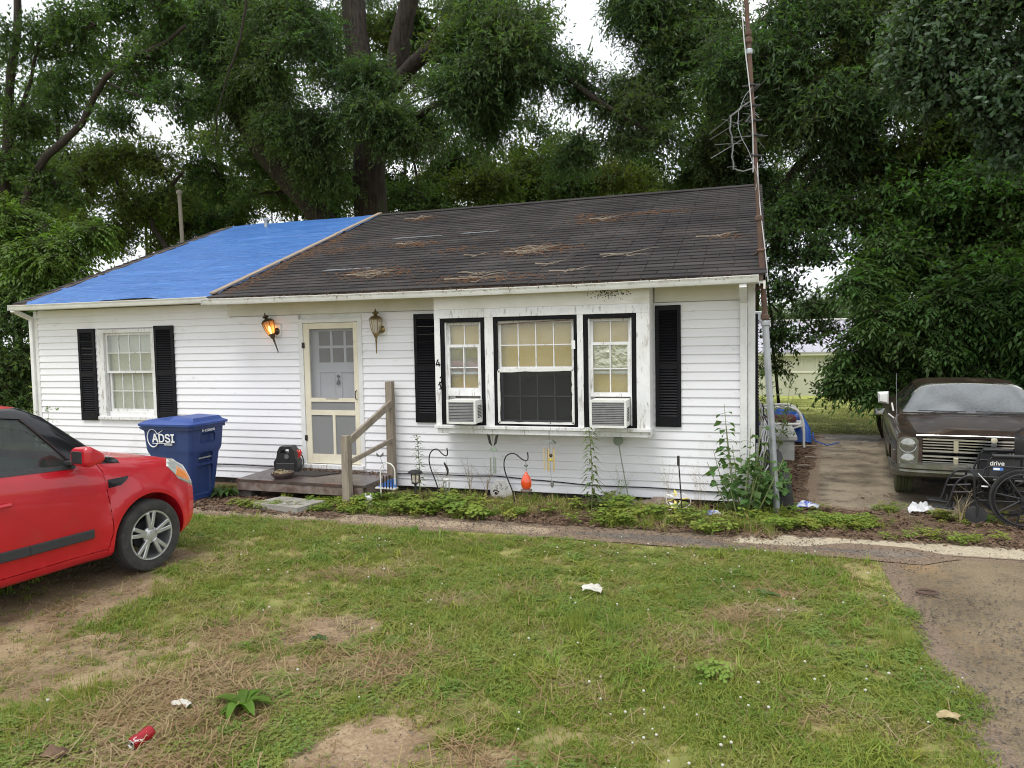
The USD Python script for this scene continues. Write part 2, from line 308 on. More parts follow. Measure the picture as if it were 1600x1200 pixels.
BARE = [(400, 1120, 60, 20, .6), (250, 1010, 120, 18, .8), (420, 1040, 90, 16, .6), (690, 1060, 50, 14, .6), (1000, 1160, 50, 12, .6), (1290, 1010, 60, 14, .7), (1330, 930, 60, 12, .7), (860, 1010, 30, 8, .5), (600, 1100, 60, 14, .6), (530, 985, 100, 34), (575, 1165, 165, 62), (110, 925, 190, 46, .95), (200, 880, 110, 34, 1.), (60, 1040, 200, 55, .85), (330, 870, 70, 22, .6), (20, 960, 190, 50, .9), (700, 1190, 150, 30, .6), (1130, 1040, 90, 12, .5), (760, 1120, 60, 20, .5), (1190, 925, 60, 10, .4), (880, 1150, 120, 24, .4)]
THATCH = [(700, 940, 90, 14, .5), (850, 920, 120, 14, .45), (1280, 890, 80, 12, .6), (1150, 960, 120, 20, .5), (950, 1000, 80, 14, .5), (560, 900, 120, 12, .4), (760, 1180, 120, 30, .5), (1230, 1110, 110, 24, .45), (300, 1100, 210, 95), (520, 1050, 150, 62, .95), (250, 1180, 170, 50, .9), (410, 985, 130, 26, .6), (1050, 1010, 160, 40, .35), (900, 1080, 120, 40, .3), (640, 1010, 60, 40, .7), (1240, 910, 110, 24, .5)]
def g_bare(x, y): return emask(x, y, BARE)
def g_thatch(x, y): return emask(x, y, THATCH, soft=.6, seed=9)
def ground_z(x, y):
    x, y = np.asarray(x, float), np.asarray(y, float)
    z = -.0528*np.clip(y-16.5, 0, 29.5)
    lawn = np.clip((.9-x)/.3, 0, 1)*np.clip((7.0-y)/.3, 0, 1)
    n = meshkit.fbm(np.stack([x*1.3, y*1.3, 0*x], -1), 4, 5)-.5
    far = np.clip((y-17)/4, 0, 1)
    return z-.003+lawn*(.004+.055*n)+far*.1*n
def axis_(a, b, dense0, dense1, d):
    mid = np.arange(dense0, dense1, d); lo, hi = [dense0], [mid[-1]]; s = d
    while lo[-1] > a: s *= 1.25; lo.append(lo[-1]-s)
    s = d
    while hi[-1] < b: s *= 1.25; hi.append(hi[-1]+s)
    return np.r_[lo[::-1][:-1], mid, hi[1:]]
gx, gy = axis_(-420, 420, -8.5, 3.2, .06), axis_(-200, 900, 1.5, 9.5, .06)
GX, GY = np.meshgrid(gx, gy); GZ = ground_z(GX, GY)
i, j = np.meshgrid(np.arange(len(gy)-1), np.arange(len(gx)-1), indexing='ij'); nx_ = len(gx)
gq = np.stack([i*nx_+j, i*nx_+j+1, (i+1)*nx_+j+1, (i+1)*nx_+j], -1).reshape(-1, 4)
gm = usdkit.mesh(stage, '/World/ground', (np.stack([GX, GY, GZ], -1).reshape(-1, 3), gq), None, smooth=True)
near = (np.clip((7.2-GY)/.3, 0, 1))
bare = g_bare(GX, GY)*near
bed = np.clip((GY-7.5)/.15, 0, 1)*np.clip((9.3-GY)/.3, 0, 1)*np.clip((1.2-GX)/.5, 0, 1)             # soil and litter of the bed along the wall
strip = np.clip((GX-.0)/.1, 0, 1)*np.clip((GY-7.7)/.2, 0, 1)*np.clip((17-GY)/.5, 0, 1)
pv = UsdGeom.PrimvarsAPI(gm)
for nm, arr in (('bare', bare), ('thatch', g_thatch(GX, GY)*near), ('bed', np.maximum(bed, strip)), ('back', np.clip((GY-16.3)/.5, 0, 1))):
    pv.CreatePrimvar(nm, Sdf.ValueTypeNames.FloatArray, 'vertex').Set(Vt.FloatArray.FromNumpy(arr.ravel().astype(np.float32)))
gn = {'g': ('geometry', {}), 'a1': ('attribute', {'attribute': 'bare'}), 'a2': ('attribute', {'attribute': 'thatch'}), 'a3': ('attribute', {'attribute': 'bed'}), 'a4': ('attribute', {'attribute': 'back'}), 'm4': ('mix_color', {}), 'bk': ('rgb_ramp', {'ramp': [(.3, (.22, .25, .06)), (.5, (.33, .36, .095)), (.7, (.42, .41, .14))]}),
      'n1': ('noise_texture', {'scale': 3., 'detail': 6.}), 'n2': ('noise_texture', {'scale': 45., 'detail': 5., 'roughness': .7}), 'n3': ('noise_texture', {'scale': .12, 'detail': 3.}),
      'grass': ('rgb_ramp', {'ramp': [(.36, (.14, .135, .045)), (.5, (.21, .22, .065)), (.64, (.31, .27, .11))]}), 'soil': ('rgb_ramp', {'ramp': [(.36, (.14, .095, .058)), (.5, (.24, .17, .105)), (.64, (.37, .28, .18))]}),
      'straw': ('rgb_ramp', {'ramp': [(.38, (.15, .095, .06)), (.5, (.29, .20, .12)), (.62, (.46, .34, .21))]}), 'litter': ('rgb_ramp', {'ramp': [(.3, (.06, .040, .026)), (.55, (.13, .085, .055)), (.7, (.24, .165, .11))]}),
      'm1': ('mix_color', {}), 'm2': ('mix_color', {}), 'm3': ('mix_color', {}), 'p': ('principled_bsdf', {'roughness': .95, 'specular_ior_level': .2}), 'b': ('bump', {'strength': .7, 'distance': .012}), 'mx': ('mix_float', {'fac': .5})}
usdkit_l = [('g.position', 'n1.vector'), ('g.position', 'n2.vector'), ('n1.fac', 'grass.fac'), ('n1.fac', 'mx.a'), ('n2.fac', 'mx.b'), ('mx.result', 'soil.fac'), ('n2.fac', 'straw.fac'), ('n2.fac', 'litter.fac'),
            ('grass.color', 'm1.a'), ('straw.color', 'm1.b'), ('a2.fac', 'm1.fac'), ('m1.result', 'm2.a'), ('soil.color', 'm2.b'), ('a1.fac', 'm2.fac'), ('m2.result', 'm3.a'), ('litter.color', 'm3.b'), ('a3.fac', 'm3.fac'),
            ('m3.result', 'm4.a'), ('mx.result', 'bk.fac'), ('bk.color', 'm4.b'), ('a4.fac', 'm4.fac'), ('m4.result', 'p.base_color'), ('n2.fac', 'b.height'), ('b.normal', 'p.normal')]
M['ground'] = usdkit.material(stage, '/World/Looks/ground', gn, usdkit_l, surface='p.BSDF')
UsdShade.MaterialBindingAPI.Apply(gm.GetPrim()).Bind(M['ground']); tag(gm.GetPrim(), kind='structure')


def rough_edge(pts, amp, step=.08, seed=1, closed=True):
    out = []; p = np.asarray(pts, float); n = len(p)
    for k in range(n):
        a, b = p[k], p[(k+1) % n]; L = np.linalg.norm(b-a); m = max(1, int(L/step)); t = np.linspace(0, 1, m, endpoint=False)[:, None]
        q = a+(b-a)*t; nr = np.array([-(b-a)[1], (b-a)[0]])/L
        d = (meshkit.fbm(np.stack([q[:, 0]*2.5, q[:, 1]*2.5, np.full(m, seed*7.3)], -1), 4, seed)-.5)*2*amp
        out.append(q+nr*d[:, None])
    P = Polygon(np.vstack(out)).buffer(0)
    return max(getattr(P, 'geoms', [P]), key=lambda g: g.area)
def sheet(name, poly, z, mat, band=.22):
    """flat paving whose rim carries the primvar edge = 1, so that its material fades into soil there"""
    inner = poly.buffer(-band).simplify(.01); b = B(); e = []
    ins = [g for g in getattr(inner, 'geoms', [inner]) if g.area > .02]
    v, f = trimesh.creation.triangulate_polygon(poly.difference(unary_union(ins)) if ins else poly, engine='earcut'); b.add(np.c_[v, np.full(len(v), z)], f)
    e.append(np.array([1. if poly.exterior.distance(Point(p)) < .02 else 0. for p in v]))
    for g in ins:
        v, f = trimesh.creation.triangulate_polygon(g, engine='earcut'); b.add(np.c_[v, np.full(len(v), z)], f); e.append(np.zeros(len(v)))
    m = single(name, b, mat, kind='structure', smooth=False)
    UsdGeom.PrimvarsAPI(m).CreatePrimvar('edge', Sdf.ValueTypeNames.FloatArray, 'vertex').Set(Vt.FloatArray.FromNumpy(np.concatenate(e).astype(np.float32))); return m
def paving(name, c1, c2, sc, rough, spots, bsc, bump, bd, soil=((.13, .092, .062), (.24, .175, .12))):
    n = {'g': ('geometry', {}), 'e': ('attribute', {'attribute': 'edge'}), 'n': ('noise_texture', {'scale': sc, 'detail': 6., 'roughness': .62}), 'r': ('rgb_ramp', {'ramp': [(.35, c1), (.65, c2)]}), 'p': ('principled_bsdf', {'specular_ior_level': .35}),
         'en': ('noise_texture', {'scale': 7., 'detail': 6., 'roughness': .7}), 'ea': ('math', {'math_type': 'multiply_add', 'value2': 1.15, 'value3': -.42}), 'es': ('math', {'math_type': 'add'}), 'em': ('map_range', {'from_min': .42, 'from_max': .72, 'clamp': True}),
         'gn': ('noise_texture', {'scale': 42., 'detail': 9., 'roughness': .82}), 'gm': ('map_range', {'from_min': .30, 'from_max': .70, 'to_min': .45, 'to_max': 1.6, 'clamp': True}), 'gh': ('hsv', {}), 'sn': ('noise_texture', {'scale': 55., 'detail': 5., 'roughness': .7}), 'sr': ('rgb_ramp', {'ramp': [(.35, soil[0]), (.65, soil[1])]}), 'mx': ('mix_color', {}), 'bn': ('noise_texture', {'scale': bsc, 'detail': 5., 'roughness': .65}), 'b': ('bump', {'strength': bump, 'distance': bd}),
         'rn': ('map_range', {'from_min': .35, 'from_max': .65, 'to_min': rough-.14, 'to_max': rough+.14, 'clamp': True})}
    L = [('g.position', 'n.vector'), ('g.position', 'en.vector'), ('g.position', 'sn.vector'), ('g.position', 'bn.vector'), ('n.fac', 'r.fac'), ('n.fac', 'rn.value'), ('rn.result', 'p.roughness'), ('en.fac', 'ea.value1'), ('ea.value', 'es.value1'), ('e.fac', 'es.value2'), ('es.value', 'em.value'), ('sn.fac', 'sr.fac'), ('bn.fac', 'b.height'), ('b.normal', 'p.normal')]; out = 'r.color'
    for i, sp in enumerate(spots):
        n[f's{i}'] = ('noise_texture', {'scale': sp[1], 'detail': 6., 'roughness': .65}); n[f'm{i}'] = ('map_range', {'from_min': sp[2], 'from_max': sp[3], 'to_min': 0., 'to_max': sp[4], 'clamp': True}); n[f'x{i}'] = ('mix_color', {'b': sp[0]})
        L += [('g.position', f's{i}.vector'), (f's{i}.fac', f'm{i}.value'), (f'm{i}.result', f'x{i}.fac'), (out, f'x{i}.a')]; out = f'x{i}.result'
    L += [('g.position', 'gn.vector'), ('gn.fac', 'gm.value'), ('gm.result', 'gh.value'), (out, 'mx.a'), ('sr.color', 'mx.b'), ('em.result', 'mx.fac'), ('mx.result', 'gh.color'), ('gh.color', 'p.base_color')]
    M[name] = usdkit.material(stage, '/World/Looks/'+name, n, L, surface='p.BSDF')
paving('drive', (.140, .105, .062), (.225, .172, .105), 1.2, .62, [((.32, .19, .085), .8, .54, .72, .8), ((.062, .050, .040), 1.5, .56, .70, .8), ((.060, .048, .040), 5., .62, .72, .6), ((.40, .34, .27), 120., .62, .70, .75), ((.045, .037, .03), 60., .62, .70, .7)], 140, .8, .008)
paving('concrete', (.42, .36, .26), (.33, .28, .20), 2.2, .8, [((.20, .165, .115), 1.6, .60, .74, .6), ((.10, .082, .06), 9., .60, .72, .6), ((.20, .185, .10), 3., .6, .75, .5)], 90, .4, .005)
paving('dirtypath', (.37, .29, .20), (.25, .185, .125), 2.4, .85, [((.26, .15, .095), 2., .56, .7, .7), ((.08, .065, .052), 4., .58, .72, .7), ((.36, .30, .22), 60., .60, .72, .7)], 110, .7, .008)
paving('asphalt', (.10, .085, .072), (.15, .125, .10), 5, .82, [((.26, .20, .15), 2., .5, .7, .7), ((.30, .25, .2), 140., .56, .68, .8)], 160, .8, .008)
paving('olddrive', (.30, .25, .175), (.20, .16, .11), .9, .75, [((.075, .058, .040), .75, .46, .60, .9), ((.07, .055, .04), 3.2, .54, .66, .75), ((.36, .30, .225), 1.3, .58, .72, .7), ((.12, .12, .06), 2.2, .6, .72, .5), ((.06, .045, .032), 16., .60, .70, .7)], 80, .5, .006)
sheet('driveway', rough_edge([(.99, -6), (7.5, -6), (7.5, 7.42), (1.05, 7.42)], .05, seed=2), .0015, 'drive')
sheet('path', rough_edge([(-9, 7.10), (.2, 7.12), (.2, 7.62), (-2.5, 7.66), (-5.0, 7.62), (-9, 7.75)], .07, seed=3), .001, 'dirtypath')
sheet('concrete_strip', rough_edge([(-.25, 7.36), (1.5, 7.40), (7.5, 7.42), (7.5, 7.86), (1.2, 7.84), (-.1, 7.80)], .03, seed=4), .005, 'concrete', .07)
sheet('asphalt_patch', rough_edge([(-2.1, 7.10), (-.6, 7.08), (.3, 7.12), (1.4, 7.05), (1.75, 7.30), (1.4, 7.60), (.85, 7.62), (.35, 7.36), (-.2, 7.34), (-.35, 7.60), (-1.2, 7.62), (-2.0, 7.45)], .06, seed=5), .0085, 'asphalt')
sheet('old_driveway', rough_edge([(.62, 9.15), (1.6, 8.95), (6.5, 9.1), (6.5, 16.2), (1.15, 16.1), (.95, 13.0), (.75, 11.2)], .24, seed=6), .0015, 'olddrive')

# ------------------------------------------------------------------ the house
YW = 8.914
H = Thing('house', 'small one-storey white clapboard house with dark shingle roof and black shutters', 'house', (-5.5, YW, 0), world=True)
SL = .38
def roofz(y): return 2.70+SL*(min(y, 26.9-y)-8.47)
# wall core with pockets behind the openings
core = B().prism([(YW+.02, .10), (18.2, .10), (18.2, 2.62), (13.45, 4.45), (YW+.02, 2.62)], 'x', -10.98, -.02)
cm = tomani(core)
for lo, hi in (((-9.56, YW-.1, 1.03), (-8.66, YW+.30, 2.25)), ((-5.99, YW-.1, .33), (-5.12, YW+.20, 2.31))):
    cm = cm-tomani(B().box(lo, hi))
wall = H.part('wall', cm, 'trimwhite', smooth=False)
H.part('foundation', B().box((-10.9, YW+.06, -.05), (-.1, 18.1, .095)), 'foundation')
# clapboards of the front, course by course, cut at the openings
EXPO = .1016; z = .085; rng = np.random.default_rng(4)
cuts = [(-9.70, -8.60, .91, 2.30), (-6.06, -5.06, .0, 2.37), (-3.81, -1.15, .88, 2.6)]
x0, x1 = -10.93, -.065
def board(b, xa, xb, z, y, sg=1):
    b.prism([(y+.008*sg, z+.010), (y-.004*sg, z+.011), (y-.0195*sg, z-.002), (y-.0205*sg, z+.002), (y-.006*sg, z+EXPO+.004), (y+.008*sg, z+EXPO+.004)], 'x', xa, xb)
while z < 2.60:
    top = z+EXPO; segs = [(x0, x1)]
    for c in cuts:
        if z < c[3]-.03 and top > c[2]+.03: segs = [q for a, b_ in segs for q in ((a, min(b_, c[0])), (max(a, c[1]), b_)) if q[1]-q[0] > .03]
    fr = [(x0, -7.2)] if z > 2.42 else None
    for a, b_ in segs:
        if fr: b_ = min(b_, -7.2)
        if b_-a < .03: continue
        lap = [a]+([a+(b_-a)*rng.uniform(.35, .65)] if b_-a > 3 else [])+[b_]
        for q in range(len(lap)-1):
            bb = B(); board(bb, lap[q]+(.0015 if q else 0), lap[q+1], z, YW-(.002 if q else 0)); H.part('siding_board', bb, 'siding', parent=wall, smooth=False)
    z = top
# right side wall and gable: boards too
z = .085
while z < 4.4:
    ya, yb = YW+.02, 18.15
    if z > 2.6: h = (z+.1-2.62)/.383; ya, yb = YW+.1+h, 18.1-h
    if yb-ya > .3: H.part('siding_board', B().prism([(-.02, z-.002), (.013, z-.002), (.014, z+.004), (.002, z+EXPO), (-.02, z+EXPO)][::-1], 'y', ya, yb), 'siding', parent=wall, smooth=False)
    z += EXPO
for a, b_ in ((-7.25, -3.84), (-1.12, -.065)): H.part('frieze', B().box((a, YW-.02, 2.435), (b_, YW-.004, 2.64)), 'frieze')
for xa, xb, ya, yb in ((-.064, .018, YW-.024, YW+.06), (-11.0, -10.93, YW-.024, YW+.06)): H.part('corner_trim', B().box((xa, ya, .08), (xb, yb, 2.62), .004), 'trimwhite')
# roof
roof = H.part('roof', B().prism([(8.44, roofz(8.44)-.012), (13.45, roofz(13.45)-.012), (18.46, roofz(8.44)-.012), (18.46, roofz(8.44)-.08), (13.45, roofz(13.45)-.11), (8.44, roofz(8.44)-.08)], 'x', -7.2, .125)
              .prism([(8.58, roofz(8.58)-.016), (13.45, roofz(13.45)-.016), (18.46, roofz(8.44)-.016), (18.46, roofz(8.44)-.09), (13.45, roofz(13.45)-.12), (8.58, roofz(8.58)-.09)], 'x', -11.03, -7.2), 'deckwood', smooth=False)
cs, sn = math.cos(math.atan(SL)), math.sin(math.atan(SL))
def rp(x, s, h=0.): return np.array([x, 8.42+s*cs-h*sn, roofz(8.42)+s*sn+h*cs])       # a point of the front slope: s metres up from the eave, h off its face
nc = 36; exps = (13.46-8.42)/cs/nc
rng = np.random.default_rng(5)
for c in range(nc):
    xs = np.arange(-7.22+(c % 2)*.167-.5*(c % 4 == 3), .14, 1.0); cuts_ = np.r_[-7.2, xs[(xs > -7.15) & (xs < .1)], .14]
    for a, b_ in zip(cuts_[:-1], cuts_[1:]):
        if b_-a < .02: continue
        bb = B(); k = max(1, round((b_-a)/.333)); e = np.linspace(a, b_, k+1)
        for q in range(k):
            j0 = rng.normal(0, .004); l = .0085+abs(rng.normal(0, .002)); xa, xb = e[q]+.0035, e[q+1]-.0035
            lo_, hi_ = c*exps+j0, (c+1)*exps+.03
            P = [rp(xa, lo_, -.002), rp(xb, lo_, -.002), rp(xb, hi_, -.011), rp(xa, hi_, -.011), rp(xa, lo_, l), rp(xb, lo_, l+rng.normal(0, .001)), rp(xb, hi_, -.002), rp(xa, hi_, -.002)]
            bb.add(P, [[0, 3, 2, 1], [4, 5, 6, 7], [0, 1, 5, 4], [1, 2, 6, 5], [2, 3, 7, 6], [3, 0, 4, 7]])
        H.part('shingle', bb, 'shingle', parent=roof, smooth=False)
rb = B()
for x in np.arange(-7.2, -.2, .36):
    for sg in (1, -1): rb.bar((x, 13.45+sg*.075, roofz(13.45)-.012), (x+.37, 13.45+sg*.075, roofz(13.45)-.008), .16, .014, up=(0, sg*SL, 1))
H.part('ridge_cap', rb, 'shingle', parent=roof, smooth=False)
# left rake: bare shingle edge and drip board beyond the tarp
for c in range(24):
    s0 = .18+c*.212
    bb = B(); xa, xb = -11.05, -10.68
    P = [rp(xa, s0, -.03), rp(xb, s0, -.03), rp(xb, s0+.25, -.04), rp(xa, s0+.25, -.04), rp(xa, s0, -.004), rp(xb, s0, .0), rp(xb, s0+.25, -.016), rp(xa, s0+.25, -.016)]
    bb.add(P, [[0, 3, 2, 1], [4, 5, 6, 7], [0, 1, 5, 4], [1, 2, 6, 5], [2, 3, 7, 6], [3, 0, 4, 7]]); H.part('shingle', bb, 'shingle', parent=roof, smooth=False)
for x in (-11.045, .10):
    yb_ = 8.44 if x > 0 else 8.56
    H.part('rake_board', B().prism([(yb_, roofz(yb_)-.02), (13.45, roofz(13.45)-.02), (13.45, roofz(13.45)-.17), (yb_, roofz(yb_)-.17)], 'x', x, x+.022), 'frieze' if x > 0 else 'deckwood', parent=roof)
H.part('soffit', B().box((-7.2, 8.47, 2.625), (.09, YW-.02, 2.637)).box((-11.0, 8.60, 2.655), (-7.2, YW-.02, 2.667)), 'frieze')
H.part('fascia', B().box((-7.22, 8.45, 2.58), (.10, 8.475, 2.685)), 'trimwhite')
H.part('fascia', B().box((-11.01, 8.585, 2.62), (-7.24, 8.61, 2.715)), 'trimwhite')
def gutter(xa, xb, y, z, sag):
    n = 26; xs = np.linspace(xa, xb, n); prof = np.array([(.0, .075), (.0, 0), (-.055, 0), (-.075, .035), (-.078, .072), (-.092, .078), (-.092, .070), (-.086, .066), (-.068, .034), (-.05, .008), (-.008, .008), (-.008, .075)])
    rg = np.random.default_rng(11); wv = sag*np.sin(np.linspace(0, PI, n))+np.cumsum(rg.normal(0, .002, n))*.5
    v = np.concatenate([np.c_[np.full(len(prof), x), y+prof[:, 0], z+prof[:, 1]-w] for x, w in zip(xs, wv)]); m = len(prof)
    f = [[i*m+j, i*m+(j+1) % m, (i+1)*m+(j+1) % m, (i+1)*m+j] for i in range(n-1) for j in range(m)]
    e = [[0, m-1-j-1, m-1-j] for j in range(m-2)]
    b = B().add(v, f); b.box((xa-.003, y-.09, z-.002), (xa, y, z+.075)).box((xb, y-.09, z-.002), (xb+.003, y, z+.075)); return b
gut = H.part('gutter', gutter(-7.24, .05, 8.448, 2.588, .018), 'gutter')
H.part('gutter', gutter(-11.04, -7.26, 8.583, 2.628, .0), 'gutter')
H.part('downspout', B().box((-.148, YW-.085, .12), (-.072, YW-.025, 2.40), .006).bar((-.11, YW-.055, 2.41), (-.11, 8.41, 2.57), .076, .06).box((-.152, YW-.088, 2.33), (-.068, YW-.02, 2.42), .004), 'trimwhite')
H.part('downspout', B().box((-11.07, YW-.06, .12), (-11.0, YW-.0, 2.50), .006).bar((-11.035, YW-.03, 2.50), (-11.0, 8.54, 2.63), .07, .055), 'trimwhite')
H.part('roof_vent', B().lathe([(.0, 0), (.035, 0), (.035, .16), (.055, .16), (.055, .20), (0, .22)], 12, (-9.62, 13.1, roofz(13.1)-.02)), 'galv', parent=roof)

def window(name, parent_thing, x0, x1, z0, z1, y, rows, cols, mat='peeling', rail=.035, munt=.012, d=.03, glass='pane', bottom=None):
    """a sash: frame, bars, one pane for each light"""
    T = parent_thing; bt = bottom or rail
    g = T.part(name, B().box((x0, y, z0), (x0+rail, y+d, z1)).box((x1-rail, y, z0), (x1, y+d, z1)).box((x0+rail, y+.001, z0), (x1-rail, y+d-.001, z0+bt)).box((x0+rail, y+.001, z1-rail), (x1-rail, y+d-.001, z1)), mat)
    xs, zs = np.linspace(x0+rail, x1-rail, cols+1), np.linspace(z0+bt, z1-rail, rows+1)
    for x in xs[1:-1]: T.part('muntin', B().box((x-munt/2, y+.004, z0+bt), (x+munt/2, y+d-.004, z1-rail)), mat, parent=g)
    for zz in zs[1:-1]: T.part('muntin', B().box((x0+rail, y+.006, zz-munt/2), (x1-rail, y+d-.006, zz+munt/2)), mat, parent=g)
    for a, b_ in zip(xs[:-1], xs[1:]):
        for c, e in zip(zs[:-1], zs[1:]): T.part('pane', B().box((a+.001, y+d*.5-.002, c+.001), (b_-.001, y+d*.5+.002, e-.001)), glass, parent=g, smooth=False)
    return g
def blinds(T, x0, x1, z0, z1, y, mat, pitch=.025):
    b = B()
    for zz in np.arange(z0+.01, z1, pitch): b.bar((x0, y, zz), (x1, y, zz), .0012, .030, up=(0, -.34, .94))
    T.part('blind', b, mat, smooth=False)
# left window
H.part('window_trim', B().box((-9.70, YW-.035, .955), (-9.57, YW+.02, 2.30), .003).box((-8.65, YW-.035, .955), (-8.59, YW+.02, 2.30), .003).box((-9.57, YW-.034, 2.245), (-8.65, YW+.02, 2.298), .003), 'peeling')
H.part('window_sill', B().box((-9.72, YW-.06, .905), (-8.57, YW+.02, .957), .004), 'peeling')
window('sash', H, -9.565, -8.655, 1.625, 2.245, YW+.0, 2, 4)
window('sash', H, -9.54, -8.665, 1.0, 1.655, YW+.034, 2, 4, bottom=.07)
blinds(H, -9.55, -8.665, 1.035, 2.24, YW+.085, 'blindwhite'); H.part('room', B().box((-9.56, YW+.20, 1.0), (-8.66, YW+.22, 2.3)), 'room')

def shutter(x0, x1, z0, z1, y, par=H):
    f = B().box((x0, y-.03, z0), (x0+.045, y, z1), .003).box((x1-.045, y-.03, z0), (x1, y, z1), .003)
    zm = z0+(z1-z0)*.5
    for a, b_ in ((z0, z0+.12), (zm-.035, zm+.035), (z1-.06, z1)): f.box((x0+.045, y-.029, a), (x1-.045, y-.001, b_))
    f.box((x0+.045, y-.006, z0+.12), (x1-.045, y-.002, z1-.06))
    g = par.part('shutter', f, 'shutter')
    for a, b_ in ((z0+.12, zm-.035), (zm+.035, z1-.06)):
        n = int((b_-a)/.033)
        for k in range(n):
            zz = a+(k+.5)*(b_-a)/n
            par.part('slat', B().bar((x0+.046, y-.017, zz), (x1-.046, y-.017, zz), .006, .034, up=(0, .62, .78)), 'shutter', parent=g, smooth=False)
shutter(-10.08, -9.745, .89, 2.32, YW-.014); shutter(-8.585, -8.225, .90, 2.335, YW-.014); shutter(-4.275, -3.90, .95, 2.385, YW-.014); shutter(-1.115, -.815, .95, 2.395, YW-.014)
# shutter of the side wall, seen edge on
f = B(); f.box((.015, 9.30, .72), (.05, 9.64, 2.28), .003)
g = H.part('shutter', f, 'shutter')
for k in range(40): H.part('slat', B().bar((.052, 9.33, .80+k*.036), (.052, 9.61, .80+k*.036), .006, .034, up=(-.62, 0, .78)), 'shutter', parent=g, smooth=False)

# front door: storm door with screens over a panelled door
H.part('door_trim', B().box((-6.06, YW-.03, .22), (-5.99, YW+.02, 2.365), .003).box((-5.125, YW-.03, .22), (-5.06, YW+.02, 2.365), .003).box((-5.99, YW-.029, 2.31), (-5.125, YW+.02, 2.363), .003), 'trimwhite')
H.part('threshold', B().box((-6.03, YW-.07, .275), (-5.07, YW+.15, .335), .004).box((-6.0, YW-.04, .17), (-5.1, YW+.02, .272)), 'peeling')
D = YW-.02
sd = H.part('screen_door', B().box((-5.985, D, .345), (-5.895, D+.032, 2.305), .003).box((-5.20, D, .345), (-5.13, D+.032, 2.305), .003).box((-5.895, D+.001, 2.225), (-5.20, D+.031, 2.304))
            .box((-5.895, D+.001, 1.21), (-5.20, D+.031, 1.265)).box((-5.895, D+.001, 1.025), (-5.20, D+.031, 1.095)).box((-5.895, D+.001, .346), (-5.20, D+.031, .475)).box((-5.555, D+.001, .475), (-5.515, D+.031, 1.025)), 'cream')
scr = B(); nx, nz = 14, 16                                  # the upper screen bags at its foot
xs, zs = np.linspace(-5.896, -5.199, nx), np.linspace(1.24, 2.226, nz); X, Z = np.meshgrid(xs, zs)
bag = .022*np.exp(-((Z-1.30)/.10)**2)*np.sin((X+5.9)/.7*PI)**2
scr.add(np.stack([X, D+.014-bag, Z], -1).reshape(-1, 3), [[a*nx+b_, a*nx+b_+1, (a+1)*nx+b_+1, (a+1)*nx+b_] for a in range(nz-1) for b_ in range(nx-1)])
H.part('screen', scr, 'screen', parent=sd, smooth=True)
for a, b_, c, e in ((-5.896, -5.199, 1.094, 1.211), (-5.896, -5.554, .474, 1.026), (-5.516, -5.199, .474, 1.026)): H.part('screen', B().box((a, D+.013, c), (b_, D+.015, e)), 'screenlow', parent=sd)
H.part('door_handle', B().tube([(-5.165, D-.002, 1.25), (-5.165, D-.035, 1.26), (-5.165, D-.04, 1.31), (-5.165, D-.035, 1.36), (-5.165, D-.002, 1.37)], .007, 6), 'blackiron', parent=sd)
for zz in (2.0, .70): H.part('hinge', B().box((-6.01, D-.012, zz-.04), (-5.965, D-.001, zz+.04), .004), 'blackiron', parent=sd)
DI = YW+.075
fd = H.part('door', B().box((-5.99, DI+.02, .335), (-5.12, DI+.05, 2.31)), 'doorwhite')
dd = B()
for a, b_ in ((-5.99, -5.80), (-5.18, -5.12)): dd.box((a, DI, .336), (b_, DI+.02, 2.309))
for a, b_ in ((2.19, 2.309), (1.62, 1.755), (.92, 1.06), (.336, .50)): dd.box((-5.80, DI+.0005, a), (-5.18, DI+.02, b_))
for xx in (-5.60, -5.385): dd.box((xx-.018, DI+.001, 1.755), (xx+.018, DI+.02, 2.19))
dd.box((-5.80, DI+.0015, 1.955), (-5.18, DI+.02, 1.99)).box((-5.535, DI+.001, 1.06), (-5.455, DI+.02, 1.62)).box((-5.535, DI+.001, .5), (-5.455, DI+.02, .92))
for a, b_, c, e in ((-5.77, -5.56, 1.09, 1.59), (-5.43, -5.21, 1.09, 1.59), (-5.77, -5.56, .53, .89), (-5.43, -5.21, .53, .89)): dd.box((a, DI+.012, c), (b_, DI+.02, e), .006)
H.part('door_stile', dd, 'doorwhite', parent=fd)
PM('doorpane', (.20, .17, .155), (.155, .145, .13), sc=4, rough=.12)
for xa, xb in ((-5.80, -5.618), (-5.582, -5.403), (-5.367, -5.18)):
    for c, e in ((1.755, 1.955), (1.99, 2.19)): H.part('pane', B().box((xa, DI+.010, c), (xb, DI+.014, e)), 'doorpane', parent=fd)
H.part('knocker', B().ball((-5.495, DI-.015, 1.56), .022).lathe([(.0, 0), (.03, .03), (.012, .07), (.0, .1)], 8, (-5.495, DI-.012, 1.44)).lathe([(.022, .0), (.032, .006), (.022, .012), (.016, .006), (.022, 0)], 14, (-5.495, DI-.012, 1.47), (0, -1, 0)), 'blackiron', parent=fd)
H.part('vestibule', B().box((-5.99, YW+.19, .33), (-5.12, YW+.20, 2.31)), 'dark')

